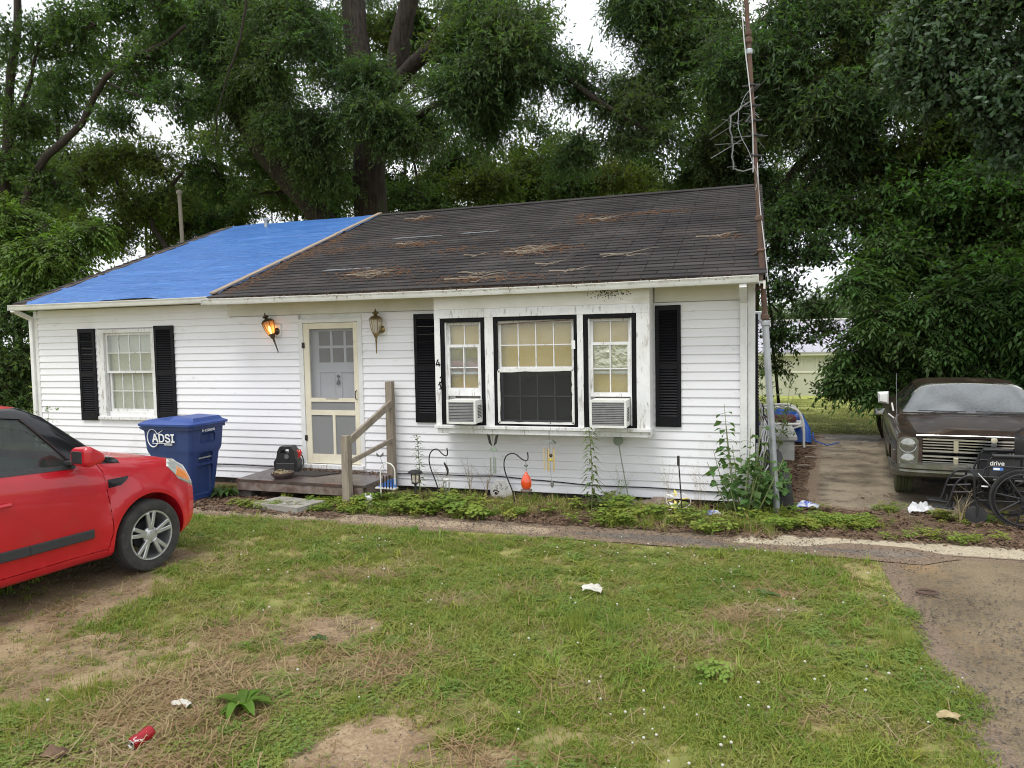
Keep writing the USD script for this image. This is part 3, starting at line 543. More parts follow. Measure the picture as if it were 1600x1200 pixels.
# coach lamps on their blocks
def coach_lamp(x, z, tilt, lit, label):
    y = YW-.10
    blk = H.part('lamp_block', B().box((x-.02, YW-.035, z-.09), (x+.12, YW-.012, z+.09), .004), 'trimwhite')
    T4 = mov(x, y, z)@rot([0, 1, 0], tilt)
    b = B().lathe([(.0, -.335), (.007, -.33), (.011, -.18), (.016, -.15), (.012, -.13), (.03, -.10), (.036, -.075), (.045, -.07), (.045, -.055), (.0, -.055)], 12)
    b.lathe([(.085, .125), (.088, .132), (.066, .16), (.03, .175), (.018, .19), (.04, .20), (.045, .215), (.02, .232), (.008, .24), (.012, .255), (.0, .27)], 12)
    for k in range(6):
        a = k*PI/3+.3; b.tube([(.045*math.cos(a), .045*math.sin(a), -.06), (.070*math.cos(a), .070*math.sin(a), .02), (.086*math.cos(a), .086*math.sin(a), .127)], .0045, 5)
    b.tf(T4); w = np.array([x+.055, YW-.02, z-.01])
    b.lathe([(.0, 0.03), (.025, .025), (.05, .006), (.052, -.02)], 14, w+[0, -.01, 0], (0, -1, 0))
    b.tube([w+[0, -.03, 0], w+[-.02, -.07, -.03], (T4@[0, 0, -.10, 1])[:3]], .011, 8)
    lp = H.part('wall_lamp', b, 'bronze' if lit else 'brass', label=label)
    g = B()
    for k in range(6):
        a, c = k*PI/3+.3, (k+1)*PI/3+.3; P = []
        for r_, zz in ((.042, -.055), (.067, .02), (.083, .124)): P += [(r_*math.cos(a), r_*math.sin(a), zz), (r_*math.cos(c), r_*math.sin(c), zz)]
        g.add(P, [[0, 1, 3, 2], [2, 3, 5, 4]])
    H.part('lamp_glass', g.tf(T4), 'amberglass' if lit else 'lampglass', parent=lp, smooth=False)
    H.part('bulb', B().lathe([(.0, -.055), (.013, -.05), (.013, -.01), (.022, .015), (.014, .05), (.0, .075)], 10).tf(T4), 'bulb' if lit else 'paleplastic', parent=lp)
coach_lamp(-6.46, 2.215, -.36, True, 'lit bronze lantern hanging crooked to the left of the door')
coach_lamp(-4.80, 2.205, 0., False, 'unlit brass lantern right of the door')

# the boxed bay with three windows
BY = 8.545; bx0, bx1 = -3.83, -1.135
bay = H.part('bay', B().box((bx0+.02, BY+.02, .90), (bx0+.04, YW, 2.6)).box((bx1-.04, BY+.02, .90), (bx1-.02, YW, 2.6)).box((bx0+.04, BY+.25, .9), (bx1-.04, BY+.26, 2.6)), 'trimwhite')
H.part('header', B().box((bx0, BY-.004, 2.305), (bx1, BY+.02, 2.412), .003), 'peeling', parent=bay)
H.part('frieze_board', B().box((bx0+.001, BY, 2.414), (bx1-.001, BY+.02, 2.626)), 'frieze', parent=bay)
for a, b_ in ((bx0, -3.752), (-3.155, -3.042), (-1.988, -1.915), (-1.288, bx1)): H.part('mullion', B().box((a, BY-.002, .965), (b_, BY+.02, 2.305), .003), 'peeling', parent=bay)
for x in (bx0, bx1-.02): H.part('side_board', B().box((x, BY+.021, .90), (x+.019, YW-.016, 2.626)), 'trimwhite', parent=bay)
H.part('window_sill', B().box((bx0-.01, BY-.055, .925), (bx1+.012, YW-.014, .965), .004), 'peeling', parent=bay)
H.part('apron', B().box((bx0+.03, BY-.03, .862), (bx1+.01, BY, .922), .003).box((bx0+.03, BY+.001, .865), (bx1, YW-.016, .90)), 'peeling', parent=bay)
openings = [(-3.752, -3.155), (-3.042, -1.988), (-1.915, -1.288)]
for n_, (a, b_) in enumerate(openings):
    w = .042 if n_ == 1 else .055
    H.part('black_casing', B().box((a, BY+.002, .967), (a+w, BY+.045, 2.303)).box((b_-w, BY+.002, .967), (b_, BY+.045, 2.303)).box((a+w, BY+.003, 2.255), (b_-w, BY+.044, 2.302)).box((a+w, BY+.004, .967), (b_-w, BY+.2, .99)), 'blackpaint', parent=bay)
for (a, b_), foil in ((openings[0], False), (openings[2], True)):
    a, b_ = a+.056, b_-.056
    H.part('jamb', B().box((a, BY+.02, .99), (a+.018, BY+.12, 2.254)).box((b_-.018, BY+.02, .99), (b_, BY+.12, 2.254)), 'peeling', parent=bay)
    window('sash', H, a+.018, b_-.018, 1.60, 2.25, BY+.075, 2, 2, rail=.03)
    window('sash', H, a+.018, b_-.018, 1.33, 1.975, BY+.035, 2, 2, rail=.035, bottom=.10 if not foil else .05, munt=.014)
    blinds(H, a+.03, b_-.03, 1.34, 2.24, BY+.15, 'blind')
    if foil:
        F = B(); q = np.random.default_rng(3); nx, nz = 30, 20; X, Z = np.meshgrid(np.linspace(a+.05, b_-.05, nx), np.linspace(1.67, 1.95, nz))
        Y = BY+.068+.018*meshkit.fbm(np.stack([X*14, Z*14, 0*X], -1), 3, 2); F.add(np.stack([X, Y, Z], -1).reshape(-1, 3), [[r*nx+c, r*nx+c+1, (r+1)*nx+c+1, (r+1)*nx+c] for r in range(nz-1) for c in range(nx-1)])
        H.part('foil', F, 'foil', parent=bay, smooth=False)
    else: H.part('curtain', B().box((a+.04, BY+.118, 1.62), (b_-.04, BY+.125, 1.80)), 'curtain', parent=bay)
a, b_ = -2.998, -2.03
window('sash', H, a+.002, b_-.002, 1.655, 2.255, BY+.05, 2, 4, rail=.035, munt=.012)
window('sash', H, a+.002, b_-.002, .99, 1.66, BY+.085, 2, 4, rail=.04, munt=.012)
blinds(H, a, b_, 1.66, 2.25, BY+.16, 'blind')
blinds(H, a, b_, 1.0, 1.66, BY+.17, 'blindwhite')
sc = B(); wv = np.random.default_rng(8)
for p, q in (((a+.01, 1.0), (a+.01, 1.645)), ((b_-.01, 1.0), (b_-.01, 1.655)), ((a+.01, 1.645), (b_-.01, 1.66)), ((a+.01, .995), (b_-.01, 1.0))):
    t = np.linspace(0, 1, 12)[:, None]; L = np.array(p)+(np.array(q)-np.array(p))*t+wv.normal(0, .0025, (12, 2)); L[0], L[-1] = p, q
    for k in range(11): sc.bar((L[k, 0], BY+.02, L[k, 1]), (L[k+1, 0], BY+.02, L[k+1, 1]), .03, .04, up=(0, 0, 1) if abs(p[0]-q[0]) > .1 else (1, 0, 0))
sg = H.part('window_screen', sc, 'acwhite', parent=bay)
nx, nz = 24, 18; X, Z = np.meshgrid(np.linspace(a+.015, b_-.015, nx), np.linspace(1.0, 1.65, nz)); Y = BY+.022-.02*meshkit.fbm(np.stack([X*3, Z*3, 0*X], -1), 2, 7)
H.part('screen', B().add(np.stack([X, Y, Z], -1).reshape(-1, 3), [[r*nx+c, r*nx+c+1, (r+1)*nx+c+1, (r+1)*nx+c] for r in range(nz-1) for c in range(nx-1)]), 'blackscreen', parent=bay, smooth=True)
H.part('loose_strip', B().bar((a+.0, BY+.01, 2.215), (b_-.04, BY+.01, 2.245), .006, .012), 'rust', parent=bay)
H.part('paper_tag', B().box((b_-.025, BY-.012, 1.90), (b_+.02, BY-.009, 2.0)), 'trimwhite', parent=bay)
# house number, one digit hanging loose
def text(T, s, h, org, right, up, mat, name='lettering', parent=None, depth=.003, bold=True, tilt=0.):
    m = meshkit.text_mesh(s, h, depth, bold=bold); v, f = np.array(m.vertices), np.array(m.faces)
    if tilt: v = v@rot([0, 0, 1], tilt)[:3, :3].T
    r_, u_ = np.asarray(right, float), np.asarray(up, float); n_ = np.cross(r_, u_)
    return T.part(name, B().add(np.asarray(org)+v[:, :1]*r_+v[:, 1:2]*u_+v[:, 2:]*n_, f), mat, parent=parent, smooth=False)
text(H, '4', .085, (-3.825, BY-.003, 1.70), (1, 0, 0), (0, 0, 1), 'blackpaint', 'house_number', tilt=.12)
text(H, '1', .085, (-3.79, BY-.003, 1.50), (1, 0, 0), (0, 0, 1), 'blackpaint', 'house_number', tilt=-.15)
text(H, '1', .075, (-3.79, BY-.003, 1.41), (1, 0, 0), (0, 0, 1), 'blackpaint', 'house_number', tilt=.2)
# cable stapled along the foot of the wall
pts = [(x, YW-.03, .262+.018*math.sin(x*1.7)+.01*math.sin(x*4.1)+(-.05 if x > -3.2 else 0)*min(1, (x+3.2)*2 if x > -3.2 else 0)) for x in np.linspace(-8.2, -.2, 70)]
H.part('wall_cable', B().tube(pts, .008, 6), 'cable')
# cracks of dirt at the gutter of the bay are left to the debris below
# ------------------------------------------------------------------ trees
def leaf_faces(b, o, d, n, L, W, fold=.18, bend=.12, rng=None):
    """one leaf from o along d, its face towards n: a folded blade of four triangles"""
    d = d/np.linalg.norm(d); s = np.cross(d, n); s /= np.linalg.norm(s)+1e-9; n = np.cross(s, d)
    v = [o, o+d*L*.45+s*W*.5+n*W*fold, o+d*L*.45-s*W*.5+n*W*fold, o+d*L*.45, o+d*L-n*L*bend]
    b.add(v, [[0, 1, 3], [0, 3, 2], [1, 4, 3], [3, 4, 2]])
def leaf2(b, o, d, n, L, W, bend=.1, wide=.42):
    d = d/np.linalg.norm(d); s = np.cross(d, n); s /= np.linalg.norm(s)+1e-9; n = np.cross(s, d)
    v = [o, o+d*L*wide+s*W*.5-n*W*.12, o+d*L-n*L*bend, o+d*L*wide-s*W*.5-n*W*.12]
    b.add(v, [[0, 1, 2], [0, 2, 3]])
def unit(r): v = r.normal(0, 1, 3); return v/np.linalg.norm(v)
def sprig(seed, kind):
    r = np.random.default_rng(seed); lv, st = B(), B()
    if kind == 'willow':
        for t in range(9):
            d = unit(r)*[1, 1, .5]+[0, 0, -.25]; d /= np.linalg.norm(d); o = unit(r)*.10; L = r.uniform(.35, .6)
            P = np.array([o+d*L*q+np.array([0, 0, -.28])*L*q*q for q in np.linspace(0, 1, 5)]); st.tube(P, [.005, .004, .003, .002, .001], 3, cap=False)
            for q in np.linspace(.12, 1, 13):
                c = o+d*L*q+np.array([0, 0, -.28])*L*q*q; dd = d*.55+unit(r)*.75+[0, 0, -.25]
                leaf2(lv, c, dd, unit(r)*.7+[0, 0, 1], r.uniform(.08, .12), r.uniform(.022, .034))
    elif kind == 'broad':
        for t in range(7):
            d = unit(r)*[1, 1, .6]; d /= np.linalg.norm(d); o = unit(r)*.08; L = r.uniform(.3, .52)
            P = np.array([o+d*L*q+np.array([0, 0, -.15])*L*q*q for q in np.linspace(0, 1, 4)]); st.tube(P, [.006, .004, .003, .0015], 3, cap=False)
            for q in np.linspace(.15, 1, 9):
                c = o+d*L*q+np.array([0, 0, -.15])*L*q*q; dd = d*.5+unit(r)*.8+[0, 0, -.3]
                leaf2(lv, c, dd, unit(r)*.6+[0, 0, 1], r.uniform(.08, .12), r.uniform(.04, .062))
    elif kind == 'pinnate':
        for t in range(6):
            d = unit(r)*[1, 1, .35]+[0, 0, .05]; d /= np.linalg.norm(d); o = unit(r)*.07; L = r.uniform(.34, .5); up = np.array([0, 0, 1.])+unit(r)*.3
            cv = lambda q: o+d*L*q+np.array([0, 0, -.42])*L*q*q
            st.tube([cv(q) for q in np.linspace(0, 1, 5)], [.005, .004, .003, .002, .001], 3, cap=False)
            for q in np.linspace(.3, 1, 5):
                tg = d+np.array([0, 0, -.84])*q; s = np.cross(tg, up); s /= np.linalg.norm(s)
                for sg in ((1, -1) if q < .99 else (0,)):
                    leaf2(lv, cv(q), tg*.7+s*sg*.95+[0, 0, -.15]+unit(r)*.12, up+unit(r)*.2, r.uniform(.12, .17), r.uniform(.045, .06))
    elif kind == 'round':                                              # small glossy rounded leaves
        for t in range(10):
            d = unit(r); o = unit(r)*.05; L = r.uniform(.2, .4)
            st.tube([o, o+d*L], [.004, .0015], 3, cap=False)
            for q in np.linspace(.2, 1, 9):
                leaf2(lv, o+d*L*q, d*.6+unit(r)*.8, unit(r)*.6+d+[0, 0, .6], r.uniform(.055, .085), r.uniform(.03, .042), wide=.5)
    return lv, st
PM('bark', (.060, .048, .040), (.026, .021, .018), sc=6, rough=.95, spec=.2, stretch=(2.5, 2.5, .35), bump=.9, bsc=9, bd=.05, spots=[((.06, .075, .035), 2., .55, .7, .5)])
PM('barkdark', (.028, .023, .019), (.05, .04, .032), sc=6, rough=.95, spec=.2, stretch=(3, 3, .5), bump=.7, bsc=9, bd=.03)
leafmat('oakleaf', (.098, .175, .074), (.15, .22, .092)); leafmat('midleaf', (.13, .195, .05), (.19, .24, .07)); leafmat('darkleaf', (.085, .155, .055), (.125, .195, .068))
leafmat('yellowleaf', (.15, .19, .045), (.21, .24, .06)); leafmat('brightleaf', (.16, .26, .065), (.21, .31, .085)); leafmat('greenleaf', (.11, .22, .06), (.16, .27, .085)); leafmat('hollyleaf', (.095, .17, .09), (.135, .21, .115), rough=.35, spec=.5)
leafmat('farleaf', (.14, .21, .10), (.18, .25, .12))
SPR = {}
def protos(kind, leaf, bark='barkdark'):
    out = []
    for k in range(4):
        if (kind, k) not in SPR: SPR[kind, k] = tuple(x.arrays() for x in sprig(100+k*7+len(kind), kind))
        out.append([(SPR[kind, k][0], leaf), (SPR[kind, k][1], bark)])
    return out
def limb_pts(pts, n, wob, seed):
    p = spline(pts, n) if len(pts) > 2 else np.linspace(pts[0], pts[1], n)
    r = np.random.default_rng(seed); w = np.cumsum(r.normal(0, wob, (n, 3)), 0); w -= np.linspace(0, 1, n)[:, None]*w[-1]; return p+w
class Tree(Thing):
    def limb(s, pts, r0, r1, n=14, sides=9, name='limb', bark='bark', wob=.03, flare=False):
        P = limb_pts([np.asarray(p, float) for p in pts], n, wob, len(s.names)+int(abs(pts[0][0])*10)); r = np.linspace(r0, r1, n)
        if flare: r = r*(1+.55*np.exp(-np.linspace(0, 9, n)))
        b = B().tube(P, r, sides); s.names[len(s.names)] = 1
        v, f = b.arrays(); v = v+(meshkit.noise(v*5, 3)-.5)[:, None]*.12*r0*np.array([1, 1, .2])
        s.part(name, B().add(v, f), bark, smooth=60); return P
    def crown(s, blobs, kind, leaf, scale=1., seed=0, droop=.25, twigs=True, dens=.88, gap=.0, bark='barkdark'):
        rng = np.random.default_rng(seed); pos = []; tw = B()
        for c, rad, n in blobs:
            c, rad = np.asarray(c, float), np.asarray(rad, float); n = int(n*dens)
            q = rng.normal(0, 1, (n*3, 3)); q /= np.linalg.norm(q, axis=1, keepdims=True); q *= (rng.uniform(.12, 1, (n*3, 1)))**(1/2.2)
            p = c+q*rad; k = meshkit.fbm(p*.8, 3, seed+5); p = p[k > np.quantile(k, .58+gap*.25)][:n] if len(p) > n else p; pos.append(p)
            if twigs:
                for e in range(max(3, n//22)):
                    t = p[rng.integers(len(p))]; m = (c+t)/2+rng.normal(0, .12, 3)*rad*.5+[0, 0, .1*rad[2]]
                    tw.tube(spline([c+(t-c)*.05, m, t], 7), np.linspace(.035, .006, 7)*rad.max()**.5, 4, cap=False)
        pos = np.vstack(pos); n = len(pos)
        if twigs: s.part('branches', tw, bark, kind='stuff', smooth=60)
        p = numbered(s.path+'/crown')
        scatter(p, protos(kind, leaf, bark), pos-s.loc, rng.integers(0, 4, n), quats(rng, n, droop), rng.uniform(.6, 1.4, n)*scale, kind='stuff')
def at(x, y, Y): return onY(x, y, Y)
def blob(x, y, Y, rx, rz, n, ry=None): return (onY(x, y, Y), (rx, ry or (rx+rz)/2, rz), n)

# the big oak behind the house
b0 = at(578, 330, 19.); b0[2] = -.2
T = Tree('oak_tree', 'huge oak with thick forking trunk right behind the roof ridge', 'tree', b0, world=True)
P = T.limb([b0, at(578, 330, 19), at(576, 250, 19.), at(584, 150, 19.)], .56, .44, 16, 14, 'trunk', flare=True)
T.limb([P[-1]-[.1, 0, .5], at(560, 60, 19.1), at(545, -60, 19.2), at(520, -260, 19.4)], .42, .16)
T.limb([P[-1]-[-.1, 0, .5], at(622, 70, 18.9), at(640, -40, 18.7), at(660, -240, 18.5)], .36, .14)
T.limb([P[-1]-[-.15, 0, .3], at(640, 105, 18.6), at(700, 50, 18), at(800, -20, 17.2), at(900, -110, 16.6)], .24, .09)
T.limb([at(585, 190, 19.), at(560, 150, 18), at(500, 90, 17), at(420, 40, 16.2)], .16, .05)
T.limb([at(585, 210, 19.), at(640, 190, 17.8), at(700, 150, 16.8), at(770, 120, 16.2)], .14, .04)
T.limb([at(800, -20, 17.2), at(870, 110, 17), at(960, 180, 17), at(1045, 225, 17.2)], .11, .04)
T.crown([blob(440, 70, 16.2, 1.45, 1.3, 210), blob(600, 165, 16.6, 1.2, .5, 110), blob(560, 120, 16.8, .9, .5, 60), blob(640, 215, 16.9, .7, .4, 40), blob(520, 270, 17.6, 1.0, .5, 60), blob(470, 200, 16.8, 1.1, .8, 130), blob(735, 115, 16.3, 1.4, 1.0, 180), blob(790, 70, 16.6, 1.4, 1.0, 190), blob(860, 130, 17, 1.1, .7, 75), blob(985, 150, 17.1, .8, .5, 60), blob(1000, 205, 17.2, .9, .35, 40), blob(880, 235, 17.4, .8, .4, 30),
         blob(690, 20, 21., 2.2, 1.2, 150), blob(500, -40, 21., 3, 1.6, 170), blob(760, -70, 17.5, 2, .8, 80), blob(400, -80, 17.5, 2, .8, 70), blob(690, 195, 18., 1.2, .5, 60), blob(400, 150, 17.5, 1.2, 1., 120), blob(770, 185, 17.4, .9, .5, 50), blob(350, 40, 17, 1.3, 1.2, 150)], 'willow', 'oakleaf', 1.1, 1, dens=1.15, droop=.7)
T.crown([blob(560, 110, 20.6, 1.6, .8, 90), blob(640, 60, 20.4, 1.5, .9, 90), blob(830, 40, 19.5, .9, .7, 50), blob(760, 130, 19.5, 1.3, .7, 70), blob(420, 130, 19, 1.4, .8, 70), blob(690, 60, 16.4, .8, .5, 40), blob(470, 30, 16.2, .8, .5, 40)], 'broad', 'midleaf', .9, 101)
# the leaning tree left of it
b0 = at(505, 350, 18.5); b0[2] = -.2
T = Tree('leaning_tree', 'tree with a bare trunk leaning far to the left, behind the blue tarp', 'tree', b0, world=True)
T.limb([b0, at(490, 330, 18.4), at(440, 270, 18.), at(380, 185, 17.6), at(310, 90, 17.2), at(260, 20, 17), at(190, -90, 16.8)], .40, .20, 18, 12, 'trunk', 'bark', flare=True)
T.limb([at(395, 205, 17.7), at(400, 140, 17.4), at(440, 60, 17.2)], .12, .04)
T.limb([at(330, 118, 17.3), at(250, 90, 17), at(180, 100, 16.8)], .10, .03)
T.crown([blob(300, 60, 17.2, 1.5, .9, 130), blob(200, 130, 17.4, 1.2, .7, 75), blob(120, 60, 17.4, 1.4, .9, 90), blob(210, 20, 17, 1.6, .9, 110), blob(400, 240, 18.4, 1.3, .7, 90), blob(330, 180, 18., .8, .7, 60), blob(240, -50, 17, 2, .7, 70), blob(430, 300, 18.8, 1.4, .5, 80), blob(340, 270, 18.8, 1.1, .7, 80)], 'broad', 'darkleaf', 1.0, 2, gap=.4)
# trees at the left edge
b0 = at(20, 480, 14.5); b0[2] = -.2
T = Tree('slender_tree', 'slender dark tree with a curved bough at the left edge of the yard', 'tree', b0, world=True)
T.limb([b0, at(20, 400, 14.5), at(45, 315, 14.5), at(62, 255, 14.5), at(110, 215, 14.5), at(140, 165, 14.4), at(165, 125, 14.3), at(235, 80, 14.2), at(290, 40, 14)], .17, .04, 20, 9, 'trunk', 'barkdark')
T.limb([at(10, 380, 14.6), at(12, 230, 14.8), at(20, 100, 15), at(28, -60, 15.2)], .15, .08, 12, 8, 'limb', 'barkdark')
T.limb([at(12, 230, 14.8), at(35, 160, 14.7), at(55, 90, 14.5), at(110, 10, 14.2)], .07, .02, 10, 6, 'limb', 'barkdark')
T.limb([at(165, 125, 14.3), at(215, 150, 14.2), at(265, 165, 14.)], .03, .01, 8, 5, 'limb', 'barkdark')
T.crown([blob(50, 60, 14.6, 1.0, .9, 90), blob(30, 170, 14.8, .8, .8, 70), blob(150, 40, 14.4, 1.1, .7, 85), blob(230, 90, 14.1, .8, .6, 60), blob(170, 190, 14.2, .7, .4, 40), blob(95, 290, 14.8, .8, .5, 60), blob(90, 130, 14.6, .6, .5, 34), blob(280, 150, 14.2, .6, .4, 36), blob(20, 260, 14.8, .8, .7, 70), blob(60, -50, 15, 1.2, .5, 50), blob(240, 20, 14, .8, .5, 50), blob(-80, 120, 15, 1.4, 2., 120)], 'broad', 'darkleaf', .9, 3, gap=.4)
b0 = at(265, 420, 17.5); b0[2] = -.2
T = Tree('small_tree', 'small tree with yellowish leaves above the left end of the roof', 'tree', b0, world=True)
T.limb([b0, at(235, 345, 17.5), at(232, 318, 17.5), at(262, 292, 17.5), at(285, 270, 17.4)], .14, .05, 12, 8, 'trunk', 'barkdark')
T.limb([at(235, 345, 17.5), at(190, 300, 17.3), at(175, 250, 17.2)], .07, .02, 10, 6, 'limb', 'barkdark'); T.limb([at(262, 292, 17.5), at(240, 250, 17.3), at(232, 225, 17.2)], .04, .015, 8, 5, 'limb', 'barkdark')
T.crown([blob(180, 260, 17.2, 1.2, .6, 110), blob(245, 245, 17.2, .8, .5, 60), blob(120, 300, 17.2, 1.1, .8, 110), blob(205, 320, 17.4, 1.1, .5, 80), blob(275, 320, 17.8, .8, .5, 50), blob(150, 370, 17, 1.2, .6, 110)], 'broad', 'midleaf', .9, 4, gap=.3)
b0 = at(60, 560, 13.); b0[2] = -.1
T = Tree('sapling_thicket', 'bright green feathery saplings left of the house corner', 'sapling', b0, world=True)
for k, (x, y) in enumerate(((20, 380), (70, 350), (110, 400), (-40, 400))): T.limb([b0+[(k-1.5)*.4, 0, 0], at(x, 480, 13), at(x, y, 12.8)], .05, .015, 9, 6, 'stem' if k else 'trunk', 'barkdark')
T.crown([blob(40, 370, 12.6, .9, .6, 130), blob(100, 400, 12.6, .7, .5, 90), blob(10, 440, 12.4, .7, .6, 100), blob(60, 450, 12.6, .6, .5, 80), blob(-50, 400, 12.6, 1., .9, 110), blob(130, 370, 13.2, .6, .4, 55), blob(20, 330, 13, .6, .5, 60)], 'pinnate', 'brightleaf', .85, 5)
b0 = at(20, 640, 11.9); b0[2] = -.05
T = Tree('dark_shrub', 'dark shrub growing against the left corner of the house', 'shrub', b0, world=True)
for k in range(4): T.limb([b0+[k*.25-.5, .1*k, 0], b0+[k*.3-.6, 0, 1.2]], .03, .01, 6, 5, 'stem', 'barkdark')
T.crown([blob(15, 560, 11.9, .5, .8, 150, .4), blob(30, 490, 12.2, .4, .5, 80, .4), blob(-50, 560, 11.8, .7, 1.1, 170), blob(20, 625, 11.8, .5, .4, 90, .4), blob(-130, 600, 11.5, .8, 1., 130)], 'broad', 'darkleaf', .8, 6)
# the tree by the mast
b0 = at(1122, 330, 19.); b0[2] = -.2
T = Tree('mast_tree', 'tall tree with a vine-darkened trunk behind the antenna mast', 'tree', b0, world=True)
P = T.limb([b0, at(1120, 290, 19), at(1118, 160, 19), at(1108, 40, 19), at(1095, -120, 19)], .30, .14, 16, 10, 'trunk', 'barkdark', flare=True)
T.limb([at(1122, 300, 19), at(1200, 320, 18.2), at(1245, 265, 17.6), at(1330, 200, 17), at(1400, 150, 16.6)], .17, .06, 14, 8, 'limb', 'barkdark')
T.limb([at(1118, 160, 19), at(1060, 90, 18.4), at(1010, 40, 18)], .10, .03, 10, 6, 'limb', 'barkdark'); T.limb([at(1112, 90, 19), at(1180, 40, 18), at(1260, -20, 17)], .12, .04, 10, 6, 'limb', 'barkdark')
T.limb([at(1245, 265, 17.6), at(1290, 285, 17), at(1340, 300, 16.8)], .05, .02, 8, 5, 'limb', 'barkdark')
T.crown([blob(1010, 40, 18., 1.2, 1.0, 130), blob(1040, 130, 18.4, 1.1, .9, 110), blob(1080, 30, 18., 1.2, 1., 130), blob(1200, 100, 17., 1.4, 1.3, 240), blob(1280, 60, 16.8, 1.3, 1.2, 210), blob(1310, 150, 16.6, 1.2, .8, 140), blob(1220, 190, 17.2, 1.0, .6, 90), blob(1130, 220, 18.6, 1.2, .5, 60), blob(1090, 270, 19, 1.2, .4, 70), blob(1240, 300, 17.6, 1.1, .6, 90), blob(1300, 240, 17., .9, .5, 70), blob(1100, -60, 18.5, 2., .8, 80), blob(1280, -70, 17, 2., .8, 80), blob(1160, 290, 18.6, .8, .4, 50)], 'willow', 'oakleaf', 1.08, 7, dens=1.1, droop=.7)
T.crown([blob(1060, 60, 18.2, 1.2, .8, 70), blob(1190, 170, 17.2, 1.2, .6, 60), blob(1290, 110, 16.7, 1., .7, 60), blob(1120, 120, 19.6, 1.4, 1.0, 90)], 'broad', 'midleaf', .85, 107)
# big dark tree at the right
b0 = at(1470, 600, 18.5); b0[2] = -.25
T = Tree('shade_tree', 'large dark shade tree hanging over the old car', 'tree', b0, world=True)
P = T.limb([b0, at(1468, 480, 18.4), at(1475, 340, 18.2), at(1500, 200, 18)], .34, .22, 14, 10, 'trunk', 'barkdark', flare=True)
T.limb([at(1475, 340, 18.2), at(1420, 270, 17.6), at(1370, 230, 17)], .14, .05, 10, 7, 'limb', 'barkdark'); T.limb([at(1490, 250, 18.1), at(1540, 200, 17), at(1620, 180, 16)], .14, .05, 10, 7, 'limb', 'barkdark'); T.limb([at(1468, 420, 18.3), at(1510, 380, 17.6), at(1570, 370, 17)], .08, .03, 10, 6, 'limb', 'barkdark')
T.crown([blob(1400, 240, 17.4, 1.3, .9, 160), blob(1395, 330, 17.2, .7, .7, 75), blob(1450, 180, 17.6, 1.6, 1.2, 230), blob(1500, 290, 17.8, 1.6, 1.0, 200), blob(1570, 330, 17.4, 1.3, .9, 150), blob(1430, 380, 17.8, 1.2, .6, 90), blob(1540, 400, 17.8, 1.3, .5, 90), blob(1640, 260, 17, 1.6, 1.6, 180), blob(1420, 60, 17.4, 1.8, 1.4, 230), blob(1560, -30, 17.5, 2, 1.0, 100), blob(1700, 100, 17, 1.6, 1.6, 120)], 'broad', 'midleaf', 1.0, 8)
# glossy tree reaching in at the upper right
b0 = at(1540, 620, 17.2); b0[2] = -.1
T = Tree('filler_tree', 'mid green tree standing in the thicket between the shade tree and the old car', 'tree', b0, world=True)
T.limb([b0, at(1540, 480, 17.1), at(1525, 380, 16.8)], .10, .04, 10, 7, 'trunk', 'barkdark')
T.crown([blob(1400, 390, 16.6, .8, .7, 110), blob(1480, 400, 16.5, .9, .7, 120), blob(1560, 400, 16.4, .9, .8, 120), blob(1620, 340, 16.3, .9, .9, 110), blob(1440, 310, 16.6, .9, .6, 90), blob(1530, 310, 16.5, 1.0, .6, 100), blob(1375, 440, 16.5, .5, .5, 50)], 'broad', 'greenleaf', .95, 13)
b0 = at(1900, 640, 13.); b0[2] = -.2
T = Tree('glossy_tree', 'tree with small glossy leaves reaching in at the upper right corner', 'tree', b0, world=True)
T.limb([b0, at(1880, 400, 13), at(1780, 200, 13), at(1640, 110, 13), at(1520, 90, 13)], .22, .05, 16, 9, 'trunk', 'barkdark')
T.limb([at(1780, 200, 13), at(1700, 60, 12.8), at(1600, 0, 12.7), at(1500, -10, 12.7)], .1, .03, 10, 7, 'limb', 'barkdark'); T.limb([at(1700, 140, 13), at(1640, 210, 12.8), at(1590, 235, 12.7)], .05, .02, 8, 6, 'limb', 'barkdark')
T.crown([blob(1520, 60, 12.9, .9, .7, 170), blob(1590, 110, 12.8, .9, .8, 190), blob(1460, 110, 13.1, .6, .5, 90), blob(1530, 150, 12.9, .6, .4, 90), blob(1600, 20, 12.7, .9, .8, 170), blob(1480, 20, 13., .7, .6, 110), blob(1610, 215, 12.8, .5, .4, 70), blob(1700, 120, 12.8, 1.2, 1.1, 170), blob(1560, -50, 12.8, 1., .5, 60), blob(1760, 100, 13, 1., 1.2, 90), blob(1430, 60, 13.2, .5, .4, 50)], 'round', 'hollyleaf', 1.15, 9)
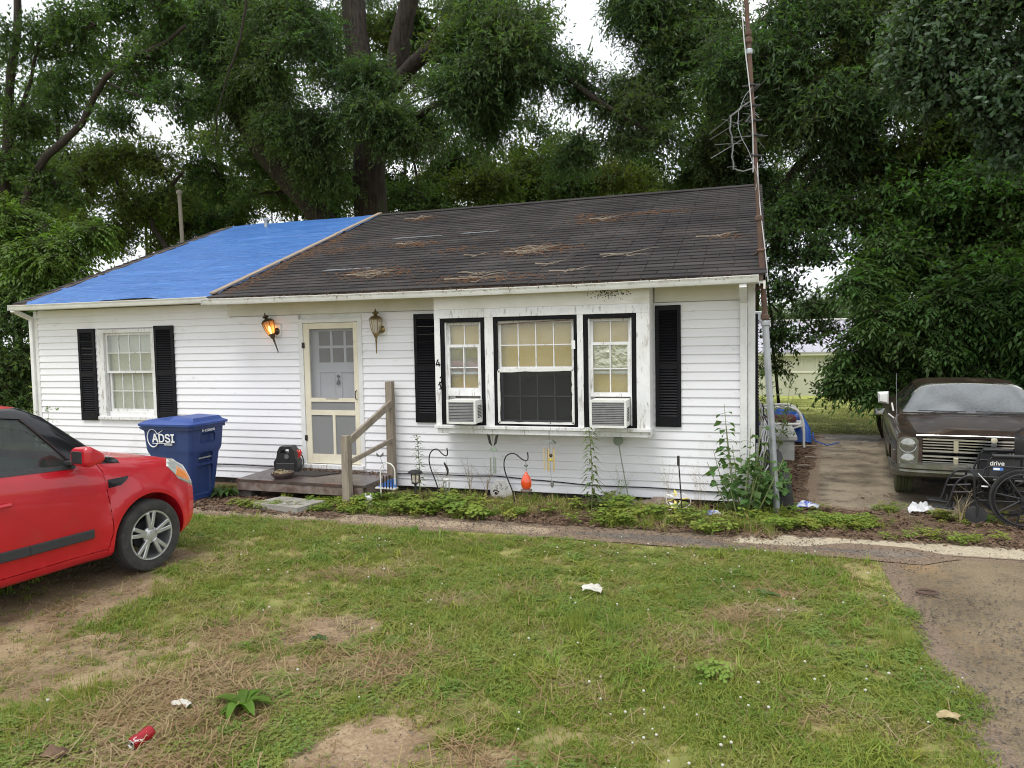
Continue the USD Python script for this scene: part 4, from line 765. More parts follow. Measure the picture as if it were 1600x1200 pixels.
# the big-leaved thicket behind the old car
b0 = at(1450, 645, 15.8); b0[2] = -.1
T = Tree('leafy_thicket', 'dense big-leaved green thicket behind the old brown car', 'shrub', b0, world=True)
for k, x in enumerate((1360, 1420, 1480, 1540, 1600)): T.limb([at(x+20, 640, 15.8)*[1, 1, 0], at(x+8, 560, 15.6), at(x, 470, 15.3)], .05, .015, 9, 6, 'stem', 'barkdark')
T.crown([blob(1370, 520, 15.2, .6, .6, 110), blob(1360, 450, 15.3, .5, .5, 75), blob(1440, 460, 15.2, .8, .6, 130), blob(1440, 540, 15., .8, .6, 140), blob(1520, 500, 15., .9, .6, 150), blob(1580, 540, 14.8, .7, .6, 130), blob(1600, 450, 14.9, .7, .5, 110), blob(1500, 440, 15.4, .7, .4, 80), blob(1350, 585, 15.4, .5, .4, 70), blob(1410, 600, 15.4, .7, .35, 80), blob(1520, 585, 15.3, 1., .4, 100), blob(1680, 500, 14.8, 1.1, 1.1, 180), blob(1385, 395, 15.6, .4, .4, 40), blob(1640, 590, 15, .8, .5, 80)], 'pinnate', 'greenleaf', .82, 10, droop=.35)
T.crown([blob(1370, 600, 15.7, .6, .35, 60), blob(1325, 600, 15.8, .35, .35, 50), blob(1440, 620, 15.7, .8, .3, 70), blob(1560, 610, 15.6, 1., .35, 80), blob(1460, 520, 16.3, 1.4, .9, 130), blob(1600, 500, 16, 1.2, .9, 100), blob(1325, 560, 16, .25, .3, 24)], 'broad', 'darkleaf', .8, 11)
# boughs hanging in the gap beside the house
b0 = at(1215, 640, 17.); b0[2] = -.1
T = Tree('gap_tree', 'thin tree with hanging broad leaves between the house corner and the metal shed', 'tree', b0, world=True)
T.limb([b0, at(1206, 520, 16.8), at(1200, 430, 16.6), at(1212, 360, 16.5), at(1240, 300, 16.5), at(1290, 250, 16.6)], .035, .02, 14, 7, 'trunk', 'barkdark')
T.limb([at(1200, 430, 16.6), at(1235, 470, 16.2), at(1265, 505, 16), at(1300, 535, 15.8)], .03, .008, 9, 5, 'limb', 'barkdark'); T.limb([at(1206, 380, 16.6), at(1240, 400, 16.3), at(1300, 410, 16)], .03, .01, 9, 5, 'limb', 'barkdark'); T.limb([at(1203, 470, 16.6), at(1220, 500, 16.4), at(1225, 545, 16.2)], .02, .008, 8, 5, 'limb', 'barkdark')
T.crown([blob(1235, 355, 16.3, .6, .5, 60), blob(1280, 385, 16.1, .6, .4, 50), blob(1225, 440, 16.3, .35, .35, 22), blob(1262, 478, 16.1, .35, .25, 20), blob(1290, 520, 15.9, .4, .15, 16), blob(1220, 520, 16.3, .3, .35, 24), blob(1325, 345, 16.2, .5, .5, 40), blob(1215, 570, 16.4, .22, .2, 12), blob(1310, 450, 16, .35, .15, 9), blob(1270, 320, 16.4, .6, .4, 50), blob(1215, 400, 16.5, .4, .3, 26)], 'broad', 'darkleaf', .85, 12, twigs=True)
# more trees beyond: each with its own trunk and crown
def back_tree(x, Y, top, label, leaf, rx, rz, n, seed, kind='broad', sc=1.15, low=None, gap=.15):
    b0 = at(x, 400, Y); b0[2] = float(ground_z(b0[0], b0[1]))-.1; c = at(x, top, Y)
    T = Tree('background_tree', label, 'tree', b0, world=True, group=None)
    T.limb([b0, (b0+c)/2+[.25, 0, .2], c], .11, .04, 10, 7, 'trunk', 'barkdark', wob=.06)
    lo = c[2]-rz if low is None else low
    T.crown([(c, (rx, rx*.8, rz), n), (c+[rx*.6, .3, -rz*.5], (rx*.7, rx*.6, rz*.7), n//2), (c+[-rx*.6, .2, -rz*.6], (rx*.7, rx*.6, rz*.7), n//2), (c+[0, .2, -rz*1.25], (rx*.8, rx*.6, rz*.7), n//2)], kind, leaf, sc, seed, gap=gap)
back_tree(700, 27, 270, 'yellowish tree low behind the middle of the ridge', 'yellowleaf', 2.0, 1.0, 110, 21)
back_tree(900, 29, 285, 'yellow green tree behind the ridge under the patch of sky', 'yellowleaf', 2.2, .7, 110, 22)
back_tree(1000, 31, 300, 'pale tree behind the ridge left of the mast', 'yellowleaf', 2., .6, 90, 23)
back_tree(800, 25, 265, 'mid green tree close behind the ridge right of the oak', 'midleaf', 1.7, .8, 90, 24)
back_tree(470, 30, 250, 'deep green tree beyond the leaning trunk', 'darkleaf', 2.2, 1.2, 110, 25)
back_tree(330, 28, 290, 'dull green tree beyond the utility pole', 'midleaf', 2.2, .9, 110, 27)
for a in ((80, 22, 110, 'airy green tree behind the slender left tree, sky speckling through', 'darkleaf', 2.6, 1.9, 105, 51), (215, 25, 265, 'olive tree filling in behind the small yellowish tree', 'midleaf', 2.4, 1.5, 105, 52), (20, 20, 270, 'dark tree low behind the left saplings', 'darkleaf', 1.9, 1.3, 95, 53), (345, 24, 250, 'olive tree between the utility pole and the leaning trunk', 'midleaf', 2.0, 1.5, 105, 54),
          (330, 26, 60, 'tall thin-leaved tree high behind the leaning trunk', 'darkleaf', 2.8, 1.7, 90, 55), (455, 25, 180, 'green tree behind the crook of the leaning trunk', 'darkleaf', 2.2, 1.9, 120, 56), (640, 24, 225, 'green tree just right of the oak trunk', 'darkleaf', 1.9, 1.5, 100, 57), (760, 26, 205, 'speckled tree behind the middle of the oak crown', 'darkleaf', 2.6, 1.3, 85, 58),
          (900, 25, 262, 'dark olive tree above the ridge under the sky gap', 'midleaf', 2.2, .9, 80, 59), (1060, 24, 180, 'tree behind the crown left of the mast', 'darkleaf', 1.5, 1.6, 70, 60), (520, 26, 270, 'tree low behind the foot of the oak', 'midleaf', 2.0, 1.2, 100, 61), (620, 28, 60, 'tall tree high behind the fork of the oak', 'midleaf', 3.2, 2.2, 120, 62)):
    back_tree(*a, gap=.35)
back_tree(60, 24, 260, 'green tree behind the slender left tree', 'midleaf', 2.6, 2.2, 190, 28)
back_tree(1150, 27, 262, 'tree behind the mast, its crown low over the ridge', 'midleaf', 1.7, 1.2, 90, 29)
back_tree(1490, 27, 330, 'broad dark tree far behind the shade tree', 'darkleaf', 2.3, 2.6, 170, 30)
back_tree(1580, 25, 330, 'dark tree at the right behind the thicket', 'darkleaf', 3., 3., 260, 31)
back_tree(1110, 24, 300, 'light green tree just behind the roof corner', 'yellowleaf', 1.4, .6, 80, 32)
back_tree(-60, 19, 330, 'green tree beyond the left edge of the roof', 'midleaf', 2.2, 2., 200, 33)
for k, (x, y, Y, rx, rz, n, leaf, lab) in enumerate(((235, 352, 19, 1.3, .6, 90, 'midleaf', 'leafy bush behind the left rake of the roof by the pole'), (330, 338, 20, 1.5, .7, 110, 'darkleaf', 'dark bush behind the roof between the pole and the leaning trunk'), (425, 330, 21, 1.5, .7, 100, 'midleaf', 'bush showing over the tarp near the roof vent'), (530, 322, 22, 1.2, .6, 80, 'darkleaf', 'bush at the foot of the oak left of its trunk'),
        (660, 305, 21, 1.5, .6, 100, 'darkleaf', 'bush over the ridge just right of the oak trunk'), (760, 298, 22, 1.6, .6, 100, 'midleaf', 'bush over the middle of the ridge'), (860, 292, 21, 1.5, .5, 90, 'darkleaf', 'dark bush over the ridge below the sky gap'), (960, 285, 22, 1.5, .4, 80, 'yellowleaf', 'yellowish bush over the ridge left of the mast'))):
    b0 = at(x, y+40, Y); b0[2] = float(ground_z(b0[0], b0[1]))-.1
    T = Tree('background_bush', lab, 'bush', b0, world=True)
    c = at(x, y, Y); T.limb([b0, c], .05, .02, 6, 5, 'stem', 'barkdark'); T.crown([(c, (rx, 1., rz), n), (c-[0, 0, rz], (rx, 1., rz), n//2)], 'broad', leaf, 1.0, 70+k, gap=.1)
for k, (x, Y, h, w) in enumerate(((1215, 96, 492, 4.5), (1262, 104, 488, 5.0), (1318, 92, 484, 5.2), (1365, 99, 482, 5.5))):
    b0 = at(x, 560, Y); b0[2] = -1.7; c = at(x, h, Y); c[2] -= 1.5
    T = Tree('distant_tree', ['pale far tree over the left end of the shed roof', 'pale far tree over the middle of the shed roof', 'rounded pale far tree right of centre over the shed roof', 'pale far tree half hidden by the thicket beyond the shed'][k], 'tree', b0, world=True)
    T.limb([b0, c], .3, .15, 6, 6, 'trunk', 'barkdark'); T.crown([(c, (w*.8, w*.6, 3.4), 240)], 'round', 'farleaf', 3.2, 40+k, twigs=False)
single('hanging_vine', B().tube(limb_pts([at(383, -40, 15), at(372, 70, 15), at(352, 140, 15), at(336, 230, 15)], 24, .012, 5), np.linspace(.035, .008, 24), 6), 'barkdark', 'long bare vine hanging down among the leaves left of the oak', 'vine')
# ------------------------------------------------------------------ vehicles
PM('redpaint', (.43, .004, .014), (.38, .003, .011), sc=3, rough=.36, coat=.7, spec=.5, spots=[((.30, .05, .04), 3., .60, .78, .35), ((.42, .2, .17), 60, .68, .76, .25)], obj=True, extra={'coat_roughness': .04})
PM('blackplastic', (.018, .018, .019), (.026, .026, .027), sc=30, rough=.55, obj=True)
PM('gloss_black', (.006, .006, .007), rough=.12)
PM('tyre', (.030, .029, .028), (.050, .047, .043), sc=9, rough=.85, spec=.3, obj=True, spots=[((.10, .09, .075), 12, .58, .74, .6)], bump=.2, bsc=80)
PM('alloy', (.56, .56, .57), (.48, .48, .48), sc=12, rough=.33, metal=.85, obj=True, spots=[((.16, .14, .12), 18, .60, .74, .5)])
PM('underbody', (.012, .012, .012), rough=.9)
PM('seatcloth', (.035, .035, .037), (.05, .05, .052), sc=20, rough=.9)
PM('lens', (.50, .52, .50), (.40, .42, .40), sc=10, rough=.12, coat=1., metal=.3)
PM('amber', (.75, .24, .04), (.62, .18, .03), sc=14, rough=.25, coat=1.)
PM('oldpaint', (.012, .0065, .005), (.030, .016, .012), sc=2.6, rough=.34, spec=.5, coat=.25, obj=True, spots=[((.13, .085, .055), 2.2, .54, .72, .65), ((.16, .155, .13), 5., .60, .76, .55), ((.055, .06, .028), 3.4, .62, .74, .6)], bump=.1, bsc=30)
PM('chrome', (.74, .74, .74), (.60, .59, .57), sc=8, rough=.22, metal=1., obj=True, spots=[((.15, .11, .08), 9., .58, .70, .75)])
PM('dullchrome', (.22, .22, .19), (.12, .115, .09), sc=4, rough=.34, metal=.75, obj=True, spots=[((.10, .10, .055), 3., .50, .66, .8), ((.15, .08, .05), 9., .58, .70, .7)])
PM('sealedbeam', (.34, .34, .31), (.24, .24, .21), sc=30, rough=.14, metal=.75, coat=1.)
PM('goldtrim', (.60, .55, .40), rough=.35, metal=.8)
PM('mossytyre', (.045, .055, .022), (.085, .09, .04), sc=5, rough=.95, obj=True)
glassmat('carglass', (.50, .56, .53), .01, ior=1.4, dust=.03, dustc=(.35, .36, .33))
M['dustyglass'] = usdkit.material(stage, '/World/Looks/dustyglass', {'g': ('geometry', {}), 't': ('transparent_bsdf', {'color': (.45, .47, .46)}), 'gl': ('glossy_bsdf', {'roughness': .06}), 'fr': ('fresnel', {}), 'io': ('map_range', {'to_min': 1.38, 'to_max': 1/1.38}), 'm': ('mix_closure', {}), 'd': ('diffuse_bsdf', {'color': (.58, .61, .64)}),
    'n': ('noise_texture', {'scale': 1.1, 'detail': 2.}), 'n2': ('noise_texture', {'scale': 26., 'detail': 6., 'roughness': .7}), 'mu': ('math', {'math_type': 'multiply_add', 'value2': .22}), 'r': ('map_range', {'from_min': .50, 'from_max': .72, 'to_min': .10, 'to_max': .30, 'clamp': True}), 'm2': ('mix_closure', {})},
    [('g.position', 'n.vector'), ('g.position', 'n2.vector'), ('n2.fac', 'mu.value1'), ('n.fac', 'mu.value3'), ('mu.value', 'r.value'), ('g.backfacing', 'io.value'), ('io.result', 'fr.IOR'), ('fr.fac', 'm.fac'), ('t.BSDF', 'm.closure1'), ('gl.BSDF', 'm.closure2'), ('r.result', 'm2.fac'), ('m.closure', 'm2.closure1'), ('d.BSDF', 'm2.closure2')], surface='m2.closure')

def loft(stations, section, smooth_it=2, flare=None):
    """closed body: section(x) gives half an outline (y >= 0) from the bottom centre to the top centre; mirrored and lofted"""
    rows = []
    for x in stations:
        p = np.array(section(x), float)
        for _ in range(smooth_it):
            q = [p[0]]
            for a, b_ in zip(p[:-1], p[1:]): q += [a*.75+b_*.25, a*.25+b_*.75]
            q.append(p[-1]); p = np.array(q)
        d = np.r_[0, np.cumsum(np.linalg.norm(np.diff(p, axis=0), axis=1))]; t = np.linspace(0, d[-1], 44)
        p = np.stack([np.interp(t, d, p[:, 0]), np.interp(t, d, p[:, 1])], 1)
        full = np.vstack([p, (p*[-1, 1])[-2:0:-1]]); rows.append(np.c_[np.full(len(full), x), full])
    V = np.array(rows); n = V.shape[1]
    if flare is not None: V = flare(V)
    v = V.reshape(-1, 3); f = [[i*n+j, (i+1)*n+j, (i+1)*n+(j+1) % n, i*n+(j+1) % n] for i in range(len(stations)-1) for j in range(n)]
    f = np.array(f); f = np.vstack([f[:, [0, 1, 2]], f[:, [0, 2, 3]]])
    c0, c1 = len(v), len(v)+1; v = np.vstack([v, V[0].mean(0), V[-1].mean(0)]); e = (len(stations)-1)*n; j = np.arange(n)
    f = np.vstack([f, np.stack([np.full(n, c0), j, (j+1) % n], 1), np.stack([np.full(n, c1), e+(j+1) % n, e+j], 1)])
    m = m3d.Manifold(m3d.Mesh(v.astype(np.float32), f[:, ::-1].astype(np.uint32)))
    if m.volume() < 0 or m.status() != m3d.Error.NoError: m = m3d.Manifold(m3d.Mesh(v.astype(np.float32), f.astype(np.uint32)))
    return m
def scl(m, s, c): return m.translate([-q for q in c]).scale(list(s)).translate(list(c))
def slab(poly, axis, a, b):
    out = m3d.Manifold()
    for g in (poly.geoms if hasattr(poly, 'geoms') else [poly]): out += tomani(B().prism(g, axis, a, b))
    return out
def sides(m): return [m ^ tomani(B().box((-9, 0, -1), (9, 9, 9))), m ^ tomani(B().box((-9, -9, -1), (9, 0, 9)))]
def wheel(T, x, y, R, W, rimR, side, spokes=5, rim='alloy', tyre='tyre', name='wheel'):
    """tyre with the spoked rim, nut and brake disc as its pieces; side is the outward direction along y"""
    ax = (0, side, 0); c = np.array([x, y, R]); h = W/2
    t = B().lathe([(rimR-.02, -h*.8), (rimR+.012, -h*.92), (R-.045, -h), (R-.012, -h*.86), (R, -h*.62), (R, -h*.36), (R-.008, -h*.33), (R-.008, -h*.29), (R, -h*.26), (R, -.04*h), (R-.008, -.01*h), (R-.008, .03*h), (R, .06*h), (R, h*.3), (R-.008, h*.33), (R-.008, h*.37), (R, h*.4), (R, h*.62), (R-.012, h*.86), (R-.045, h), (rimR+.03, h*.95), (rimR+.004, h*.86), (rimR-.02, h*.6)], 48, c, ax)
    w = T.part(name, t, tyre, smooth=40)
    b = B().lathe([(rimR+.006, h*.80), (rimR+.002, h*.88), (rimR-.012, h*.86), (rimR-.02, h*.6), (rimR-.025, -h*.7)], 40, c, ax)
    X = np.array([1., 0, 0]); Z = np.array([0, 0, 1.]); O = np.array([0, side, 0.])
    for k in range(spokes):
        for off in (-.17, .17):
            a = k*2*PI/spokes+PI/2; a1, a0 = a+off, a+off*.75
            p0 = c+O*h*.72+(X*math.cos(a0)+Z*math.sin(a0))*.055; p1 = c+O*h*.78+(X*math.cos(a1)+Z*math.sin(a1))*(rimR-.008)
            b.bar(p0, p1, .034, .03, up=(0, side, 0), ch=.005)
        a = k*2*PI/spokes+PI/2; b.bar(c+O*h*.66+(X*math.cos(a)+Z*math.sin(a))*.05, c+O*h*.70+(X*math.cos(a)+Z*math.sin(a))*.105, .05, .025, up=(0, side, 0))
    b.lathe([(.075, h*.5), (.075, h*.68), (.05, h*.78), (.028, h*.80), (.026, h*.84), (0, h*.85)], 20, c, ax)
    r_ = T.part('rim', b, rim, parent=w, smooth=30)
    T.part('brake_disc', B().lathe([(.0, h*.1), (.13, h*.1), (.13, h*.0), (.0, 0)], 24, c, ax), 'underbody', parent=w)
    return w

# ---- the red hatchback
def rsec(x):
    I = lambda xs, ys: float(np.interp(x, xs, ys))
    zb = I([0, .05, .2, .45, 1, 3.2, 3.8, 4.02, 4.10, 4.14], [.42, .32, .25, .21, .20, .20, .21, .26, .34, .44])
    zbelt = I([0, .1, 2, 2.55, 3.3, 3.7, 3.9, 4.02, 4.10, 4.14], [1.08, 1.12, 1.09, 1.045, .965, .90, .82, .72, .62, .54])
    zt = I([0, .04, .10, .22, .5, 1.2, 1.8, 2.36, 2.52, 2.95, 3.15, 3.5, 3.75, 3.90, 4.02, 4.10, 4.14], [1.06, 1.2, 1.42, 1.54, 1.585, 1.63, 1.63, 1.575, 1.49, 1.10, 1.06, 1.02, .965, .885, .785, .67, .56])
    w = I([0, .04, .12, .3, .8, 3.2, 3.6, 3.85, 3.98, 4.06, 4.11, 4.14], [.66, .76, .83, .865, .89, .89, .875, .84, .78, .68, .55, .36])
    hf = np.clip((zt-zbelt-.10)/.50, 0, 1); k = w/.89
    wr = (.80*(1-hf)+.635*hf)*k; wm = (.815*(1-hf)+.76*hf)*k
    zm = zbelt+(zt-zbelt)*.5
    return [(0, zb), (.70*k, zb), (.83*k, zb+.03), (w-.015, zb+.10), (w, min(.52, zb+.2+.05)), (w-.002, (.62+zbelt)/2-.06), (w-.018, zbelt-.05), (w-.05, zbelt), (w-.075 if hf > .05 else wm, zbelt+.02), (wm, zm), (wr, zt-.055*(.35+.65*hf)), (wr-.09*k, zt-.018), (wr*.5, zt-.004), (0, zt)]
st_ = np.unique(np.r_[np.linspace(0, .3, 14), np.linspace(.3, 3.7, 70), np.linspace(3.7, 4.14, 26)])
FX, RX = 3.30, .75
def flare_(V):
    for cx in (FX, RX):
        r_ = np.hypot(V[..., 0]-cx, V[..., 2]-.32); k = np.exp(-((r_-.43)/.075)**2)*(np.abs(V[..., 1]) > .6)*(V[..., 2] < .92); V[..., 1] += np.sign(V[..., 1])*.026*k
    V[..., 0] = np.where(V[..., 0] > 3.4, 3.4+(V[..., 0]-3.4)*.84, V[..., 0])
    k = np.exp(-((V[..., 2]-.40)/.05)**2)*(np.abs(V[..., 1]) > .7)*(V[..., 0] > 1.1)*(V[..., 0] < 2.9); V[..., 1] -= np.sign(V[..., 1])*.012*k
    return V
L = loft(st_, rsec, 2, flare_); CC = (2.0, 0, .8)
Lin = scl(L, (1, .94, .965), CC); Lg = scl(L, (1, .990, .995), CC); Lo = scl(L, (1.0, 1.004, 1.002), CC)
cab = Lin ^ tomani(B().box((.35, -.9, .5), (2.98, .9, 1.57)))
winF = Polygon([(1.85, 1.115), (2.62, 1.072), (2.58, 1.12), (2.30, 1.46), (1.88, 1.525)]).buffer(.012); winR = Polygon([(1.75, 1.12), (.95, 1.15), (1.0, 1.45), (1.76, 1.53)]).buffer(.012); winQ = Polygon([(.84, 1.15), (.55, 1.16), (.60, 1.41), (.86, 1.43)]).buffer(.012)
wind = Polygon([(2.95, -.75), (2.97, -.4), (2.98, 0), (2.97, .4), (2.95, .75), (2.46, .585), (2.40, .3), (2.38, 0), (2.40, -.3), (2.46, -.585)])
rearw = Polygon([(.0, -.62), (.0, .62), (.30, .55), (.30, -.55)])
body = L-cab
for wp in (winF, winR, winQ): body -= slab(wp, 'y', -1.2, 1.2)
body -= slab(wind, 'z', 1.085, 1.75); body -= slab(rearw, 'z', 1.12, 1.50)
for cx in (FX, RX):
    for sg in (1, -1): body -= m3d.Manifold.cylinder(.42, .375, .375, 56).rotate([90, 0, 0]).translate([cx, sg*1.0+.21 if sg > 0 else -.58, .33]) if sg < 0 else m3d.Manifold.cylinder(.42, .375, .375, 56).rotate([90, 0, 0]).translate([cx, 1.0, .33])
shell = L-scl(L, (1, .982, .99), CC)
for ln in (LineString([(2.86, .30), (2.91, .45), (2.90, .7), (2.865, .97), (2.84, 1.03)]), LineString([(1.80, .30), (1.81, .7), (1.805, 1.56)]), LineString([(.95, .62), (.9, .8), (.9, 1.05)]), LineString([(1.05, .31), (2.86, .31)])):
    body -= slab(ln.buffer(.0045), 'y', -1.2, 1.2) ^ shell
body -= slab(unary_union([LineString([(3.02, .70), (3.45, .73), (3.76, .62)]).buffer(.005), LineString([(3.02, -.70), (3.45, -.73), (3.76, -.62)]).buffer(.005), LineString([(3.76, .62), (3.86, .3), (3.87, 0), (3.86, -.3), (3.76, -.62)]).buffer(.005)]), 'z', .8, 1.2) ^ (L-scl(L, (1, .99, .985), CC))
# heading of the car from two points of its sill
CARDIR = math.atan2(.995, .09)
fw = np.array([math.cos(CARDIR), math.sin(CARDIR), 0]); lf = np.array([-fw[1], fw[0], 0])
rw = np.array([-5.235, 5.20, 0])                                     # where the front right tyre stands
org = rw-fw*FX+lf*.80
RC = Thing('red_car', 'red five-door hatchback with black windscreen pillars and alloy wheels beside the yard', 'car', org, CARDIR)
bd_ = RC.part('body', body, 'redpaint', smooth=32)
for nm, wp in (('front_window', winF), ('rear_window', winR), ('quarter_window', winQ)):
    for q in sides((slab(wp, 'y', -1.2, 1.2) ^ Lg)-scl(L, (1, .978, .985), CC)): RC.part(nm, q, 'carglass', smooth=30)
RC.part('windscreen', (slab(wind, 'z', 1.085, 1.75) ^ Lg)-scl(L, (1, .985, .985), CC)-tomani(B().box((0, -1, 0), (2.2, 1, 2))), 'carglass', smooth=30)
RC.part('tailgate_window', (slab(rearw, 'z', 1.12, 1.50) ^ Lg)-scl(L, (.985, .985, .985), CC), 'carglass', smooth=30)
apil = Polygon([(3.06, 1.015), (2.66, 1.06), (2.60, 1.12), (2.32, 1.466), (1.86, 1.535), (1.86, 1.56), (2.38, 1.55), (2.54, 1.49), (3.02, 1.10)])
pil = ((slab(apil, 'y', -1.2, 1.2) ^ Lo)-scl(L, (1, .955, .975), CC))-slab(wind.buffer(-.015), 'z', .9, 1.7)-tomani(B().box((2.0, -.58, .9), (3.2, .58, 1.7)))
for q in sides(pil): RC.part('pillar', q, 'gloss_black', smooth=30)
for wp in (winF, winR):
    for q in sides(((slab(wp.buffer(.028).difference(wp.buffer(-.004)), 'y', -1.2, 1.2) ^ Lo)-scl(L, (1, .975, .985), CC))-slab(apil.buffer(.003), 'y', -1.3, 1.3)): RC.part('window_seal', q, 'blackplastic', smooth=30)
for sg in (-1, 1):
    half = tomani(B().box((0, min(0, sg*1.3), 0), (4.3, max(0, sg*1.3), 2)))
    hl = Polygon([(3.55, .905), (3.60, .955), (3.73, .935), (3.87, .835), (3.96, .70), (3.92, .665), (3.81, .70), (3.66, .775)]).buffer(.01)
    g = RC.part('headlight', ((slab(hl, 'y', -1.2, 1.2) ^ Lo) ^ half)-scl(L, (1, .95, .95), CC)-tomani(B().box((3.4, -.42, .5), (4.2, .42, 1.1))), 'lens', smooth=30)
    RC.part('indicator', ((slab(Polygon([(3.62, .81), (3.67, .885), (3.78, .82), (3.84, .73), (3.79, .725)]), 'y', -1.2, 1.2) ^ scl(L, (1, 1.007, 1.004), CC)) ^ half)-scl(L, (1, .97, .97), CC)-tomani(B().box((3.4, -.45, .5), (4.2, .45, 1.1))), 'amber', parent=g, smooth=30)
    vent = Polygon([(2.90, .825), (2.90, .895), (3.10, .895), (3.08, .865), (3.02, .83)])
    g = RC.part('fender_vent', ((slab(vent, 'y', -1.2, 1.2) ^ scl(L, (1, 1.006, 1), CC)) ^ half)-scl(L, (1, .97, 1), CC), 'gloss_black', smooth=30)
    RC.part('vent_fin', B().bar((2.92, sg*.890, .865), (3.04, sg*.890, .865), .012, .012), 'blackplastic', parent=g)
    b = B(); P = [(x, sg*(.893), z_) for x, z_ in ((1.1, .50), (1.6, .485), (2.2, .475), (2.74, .475))]
    for a, c in zip(P[:-1], P[1:]): b.bar(a, c, .026, .075, ch=.006)
    RC.part('rub_strip', b, 'blackplastic')
    for hx in (1.90, .95): RC.part('door_handle', B().tube([(hx-.0, sg*.885, .86), (hx+.02, sg*.925, .86), (hx+.16, sg*.925, .86), (hx+.18, sg*.885, .86)], [.012, .016, .016, .012], 8), 'redpaint')
    S_ = [m3d.Manifold.sphere(r_, 20).translate([x, sg*y, z_]) for x, y, z_, r_ in ((2.585, .95, 1.115, .045), (2.585, 1.075, 1.11, .048), (2.585, .95, 1.175, .045), (2.585, 1.075, 1.185, .046), (2.68, .97, 1.125, .05), (2.69, 1.05, 1.125, .05), (2.73, 1.0, 1.135, .03))]; mb = B().mesh(m3d.Manifold.batch_hull(S_))
    g = RC.part('mirror', mb, 'redpaint', smooth=50)
    RC.part('mirror_foot', B().bar((2.60, sg*.80, 1.085), (2.60, sg*.90, 1.09), .07, .04, ch=.01).box((2.535, sg*.945, 1.095), (2.547, sg*1.07, 1.195), .005), 'blackplastic', parent=g)
    wheel(RC, FX, sg*.80, .322, .215, .218, sg); wheel(RC, RX, sg*.80, .322, .215, .218, sg)
    RC.part('arch_liner', B().mesh((m3d.Manifold.cylinder(.40, .40, .40, 40)-m3d.Manifold.cylinder(.5, .374, .374, 40).translate([0, 0, .012])).rotate([90*sg, 0, 0]).translate([FX, sg*.475, .33]) ^ Lin), 'underbody')
    for hx in (1.15, 2.15):
        s_ = B().box((hx-.25, sg*.36-.24, .48), (hx+.25, sg*.36+.24, .64), .06).mesh(m3d.Manifold.hull_points(np.array([[hx-.24+a*-.2*c+.0, sg*.36+b_*(.23-.04*c), .6+c*.56] for a in (.7, 1.25) for b_ in (-1, 1) for c in (0, 1)]))).mesh(m3d.Manifold.hull_points(np.array([[hx-.47+a*.08, sg*.36+b_*.12, 1.20+c*.17] for a in (0, 1) for b_ in (-1, 1) for c in (0, 1)])))
        RC.part('seat', s_, 'seatcloth', smooth=40)
RC.part('dashboard', B().mesh(m3d.Manifold.hull_points(np.array([[x, y, z_] for y in (-.72, .72) for x, z_ in ((2.45, .7), (2.45, .95), (2.55, 1.03), (2.9, 1.03), (2.9, .7))]))), 'seatcloth', smooth=40)
a_ = np.linspace(0, 2*PI, 25); RC.part('steering_wheel', B().tube([(2.30+.09*math.sin(a), .36+.18*math.cos(a), 1.02+.155*math.sin(a)) for a in a_], .015, 7).tube([(2.30, .19, 1.02), (2.30, .53, 1.02)], .02, 6).tube([(2.30, .36, 1.02), (2.55, .36, .92)], .03, 6), 'blackplastic')
RC.part('underbody', B().box((.45, -.62, .19), (3.7, .62, .5)).tube([(FX, -.75, .32), (FX, .75, .32)], .04, 6).tube([(RX, -.75, .32), (RX, .75, .32)], .05, 6), 'underbody')
RC.part('grille', B().box((4.01, -.30, .52), (4.035, .30, .60), .008).box((3.95, -.42, .30), (4.005, .42, .42), .01), 'blackplastic')
RC.part('tail_light', B().box((.03, -.80, .95), (.10, -.66, 1.35), .02), 'amber'); RC.part('tail_light', B().box((.03, .66, .95), (.10, .80, 1.35), .02), 'amber')
RC.part('wiper', B().tube([(2.93, -.62, 1.135), (2.88, -.2, 1.18), (2.86, .1, 1.20)], .008, 5), 'blackplastic')

# ---- the old brown sedan, nose towards the yard
def osec(x):
    I = lambda xs, ys: float(np.interp(x, xs, ys))
    zb = I([-5.3, -5.1, -4.6, -.5, -.08, 0], [.42, .34, .26, .26, .34, .38])
    zs = I([-5.3, -5.0, -3.4, -2, -.6, -.1, 0], [.84, .93, .93, .90, .875, .86, .845])           # fender edge
    w = I([-5.3, -5.15, -4.5, -2.5, -.4, -.08, 0], [.93, .98, 1.0, 1.0, .995, .985, .975])
    zt = I([-5.3, -5.2, -4.35, -3.75, -3.3, -2.6, -2.15, -1.60, -1.5, -.8, -.12, 0], [.84, .90, .95, 1.28, 1.345, 1.36, 1.325, .955, .93, .90, .865, .83])
    hf = np.clip((zt-.97)/.33, 0, 1); wm = .86*(1-hf)+.76*hf; wr = .80*(1-hf)+.63*hf
    dome = .022*np.clip((-.02-x)/.2, 0, 1)*np.clip((x+1.5)/.2, 0, 1)
    top = [(wm, zs+.02+(zt-zs)*.25 if hf > 0 else zs-.004), (wr, zt-.05*hf-.004), (wr*.8, zt-.012), (.47, zt-.004), (.40, zt+dome-.004), (.36, zt+dome), (0, zt+dome+.004)]
    return [(0, zb), (.84, zb), (w-.05, zb+.03), (w-.008, zb+.14), (w, .55), (w-.012, .70), (w-.02, .74), (w-.012, .78), (w-.03, zs-.02), (w-.06, zs+.01), (w-.11, zs+.004)]+top
st_ = np.unique(np.r_[np.linspace(-5.3, -4.9, 10), np.linspace(-4.9, -.3, 70), np.linspace(-.3, 0, 8)])
L = loft(st_, osec, 1); CC = (-2.6, 0, .7)
Lin = scl(L, (1, .94, .96), CC); Lg = scl(L, (1, .990, .995), CC); Lo = scl(L, (1, 1.004, 1.003), CC)
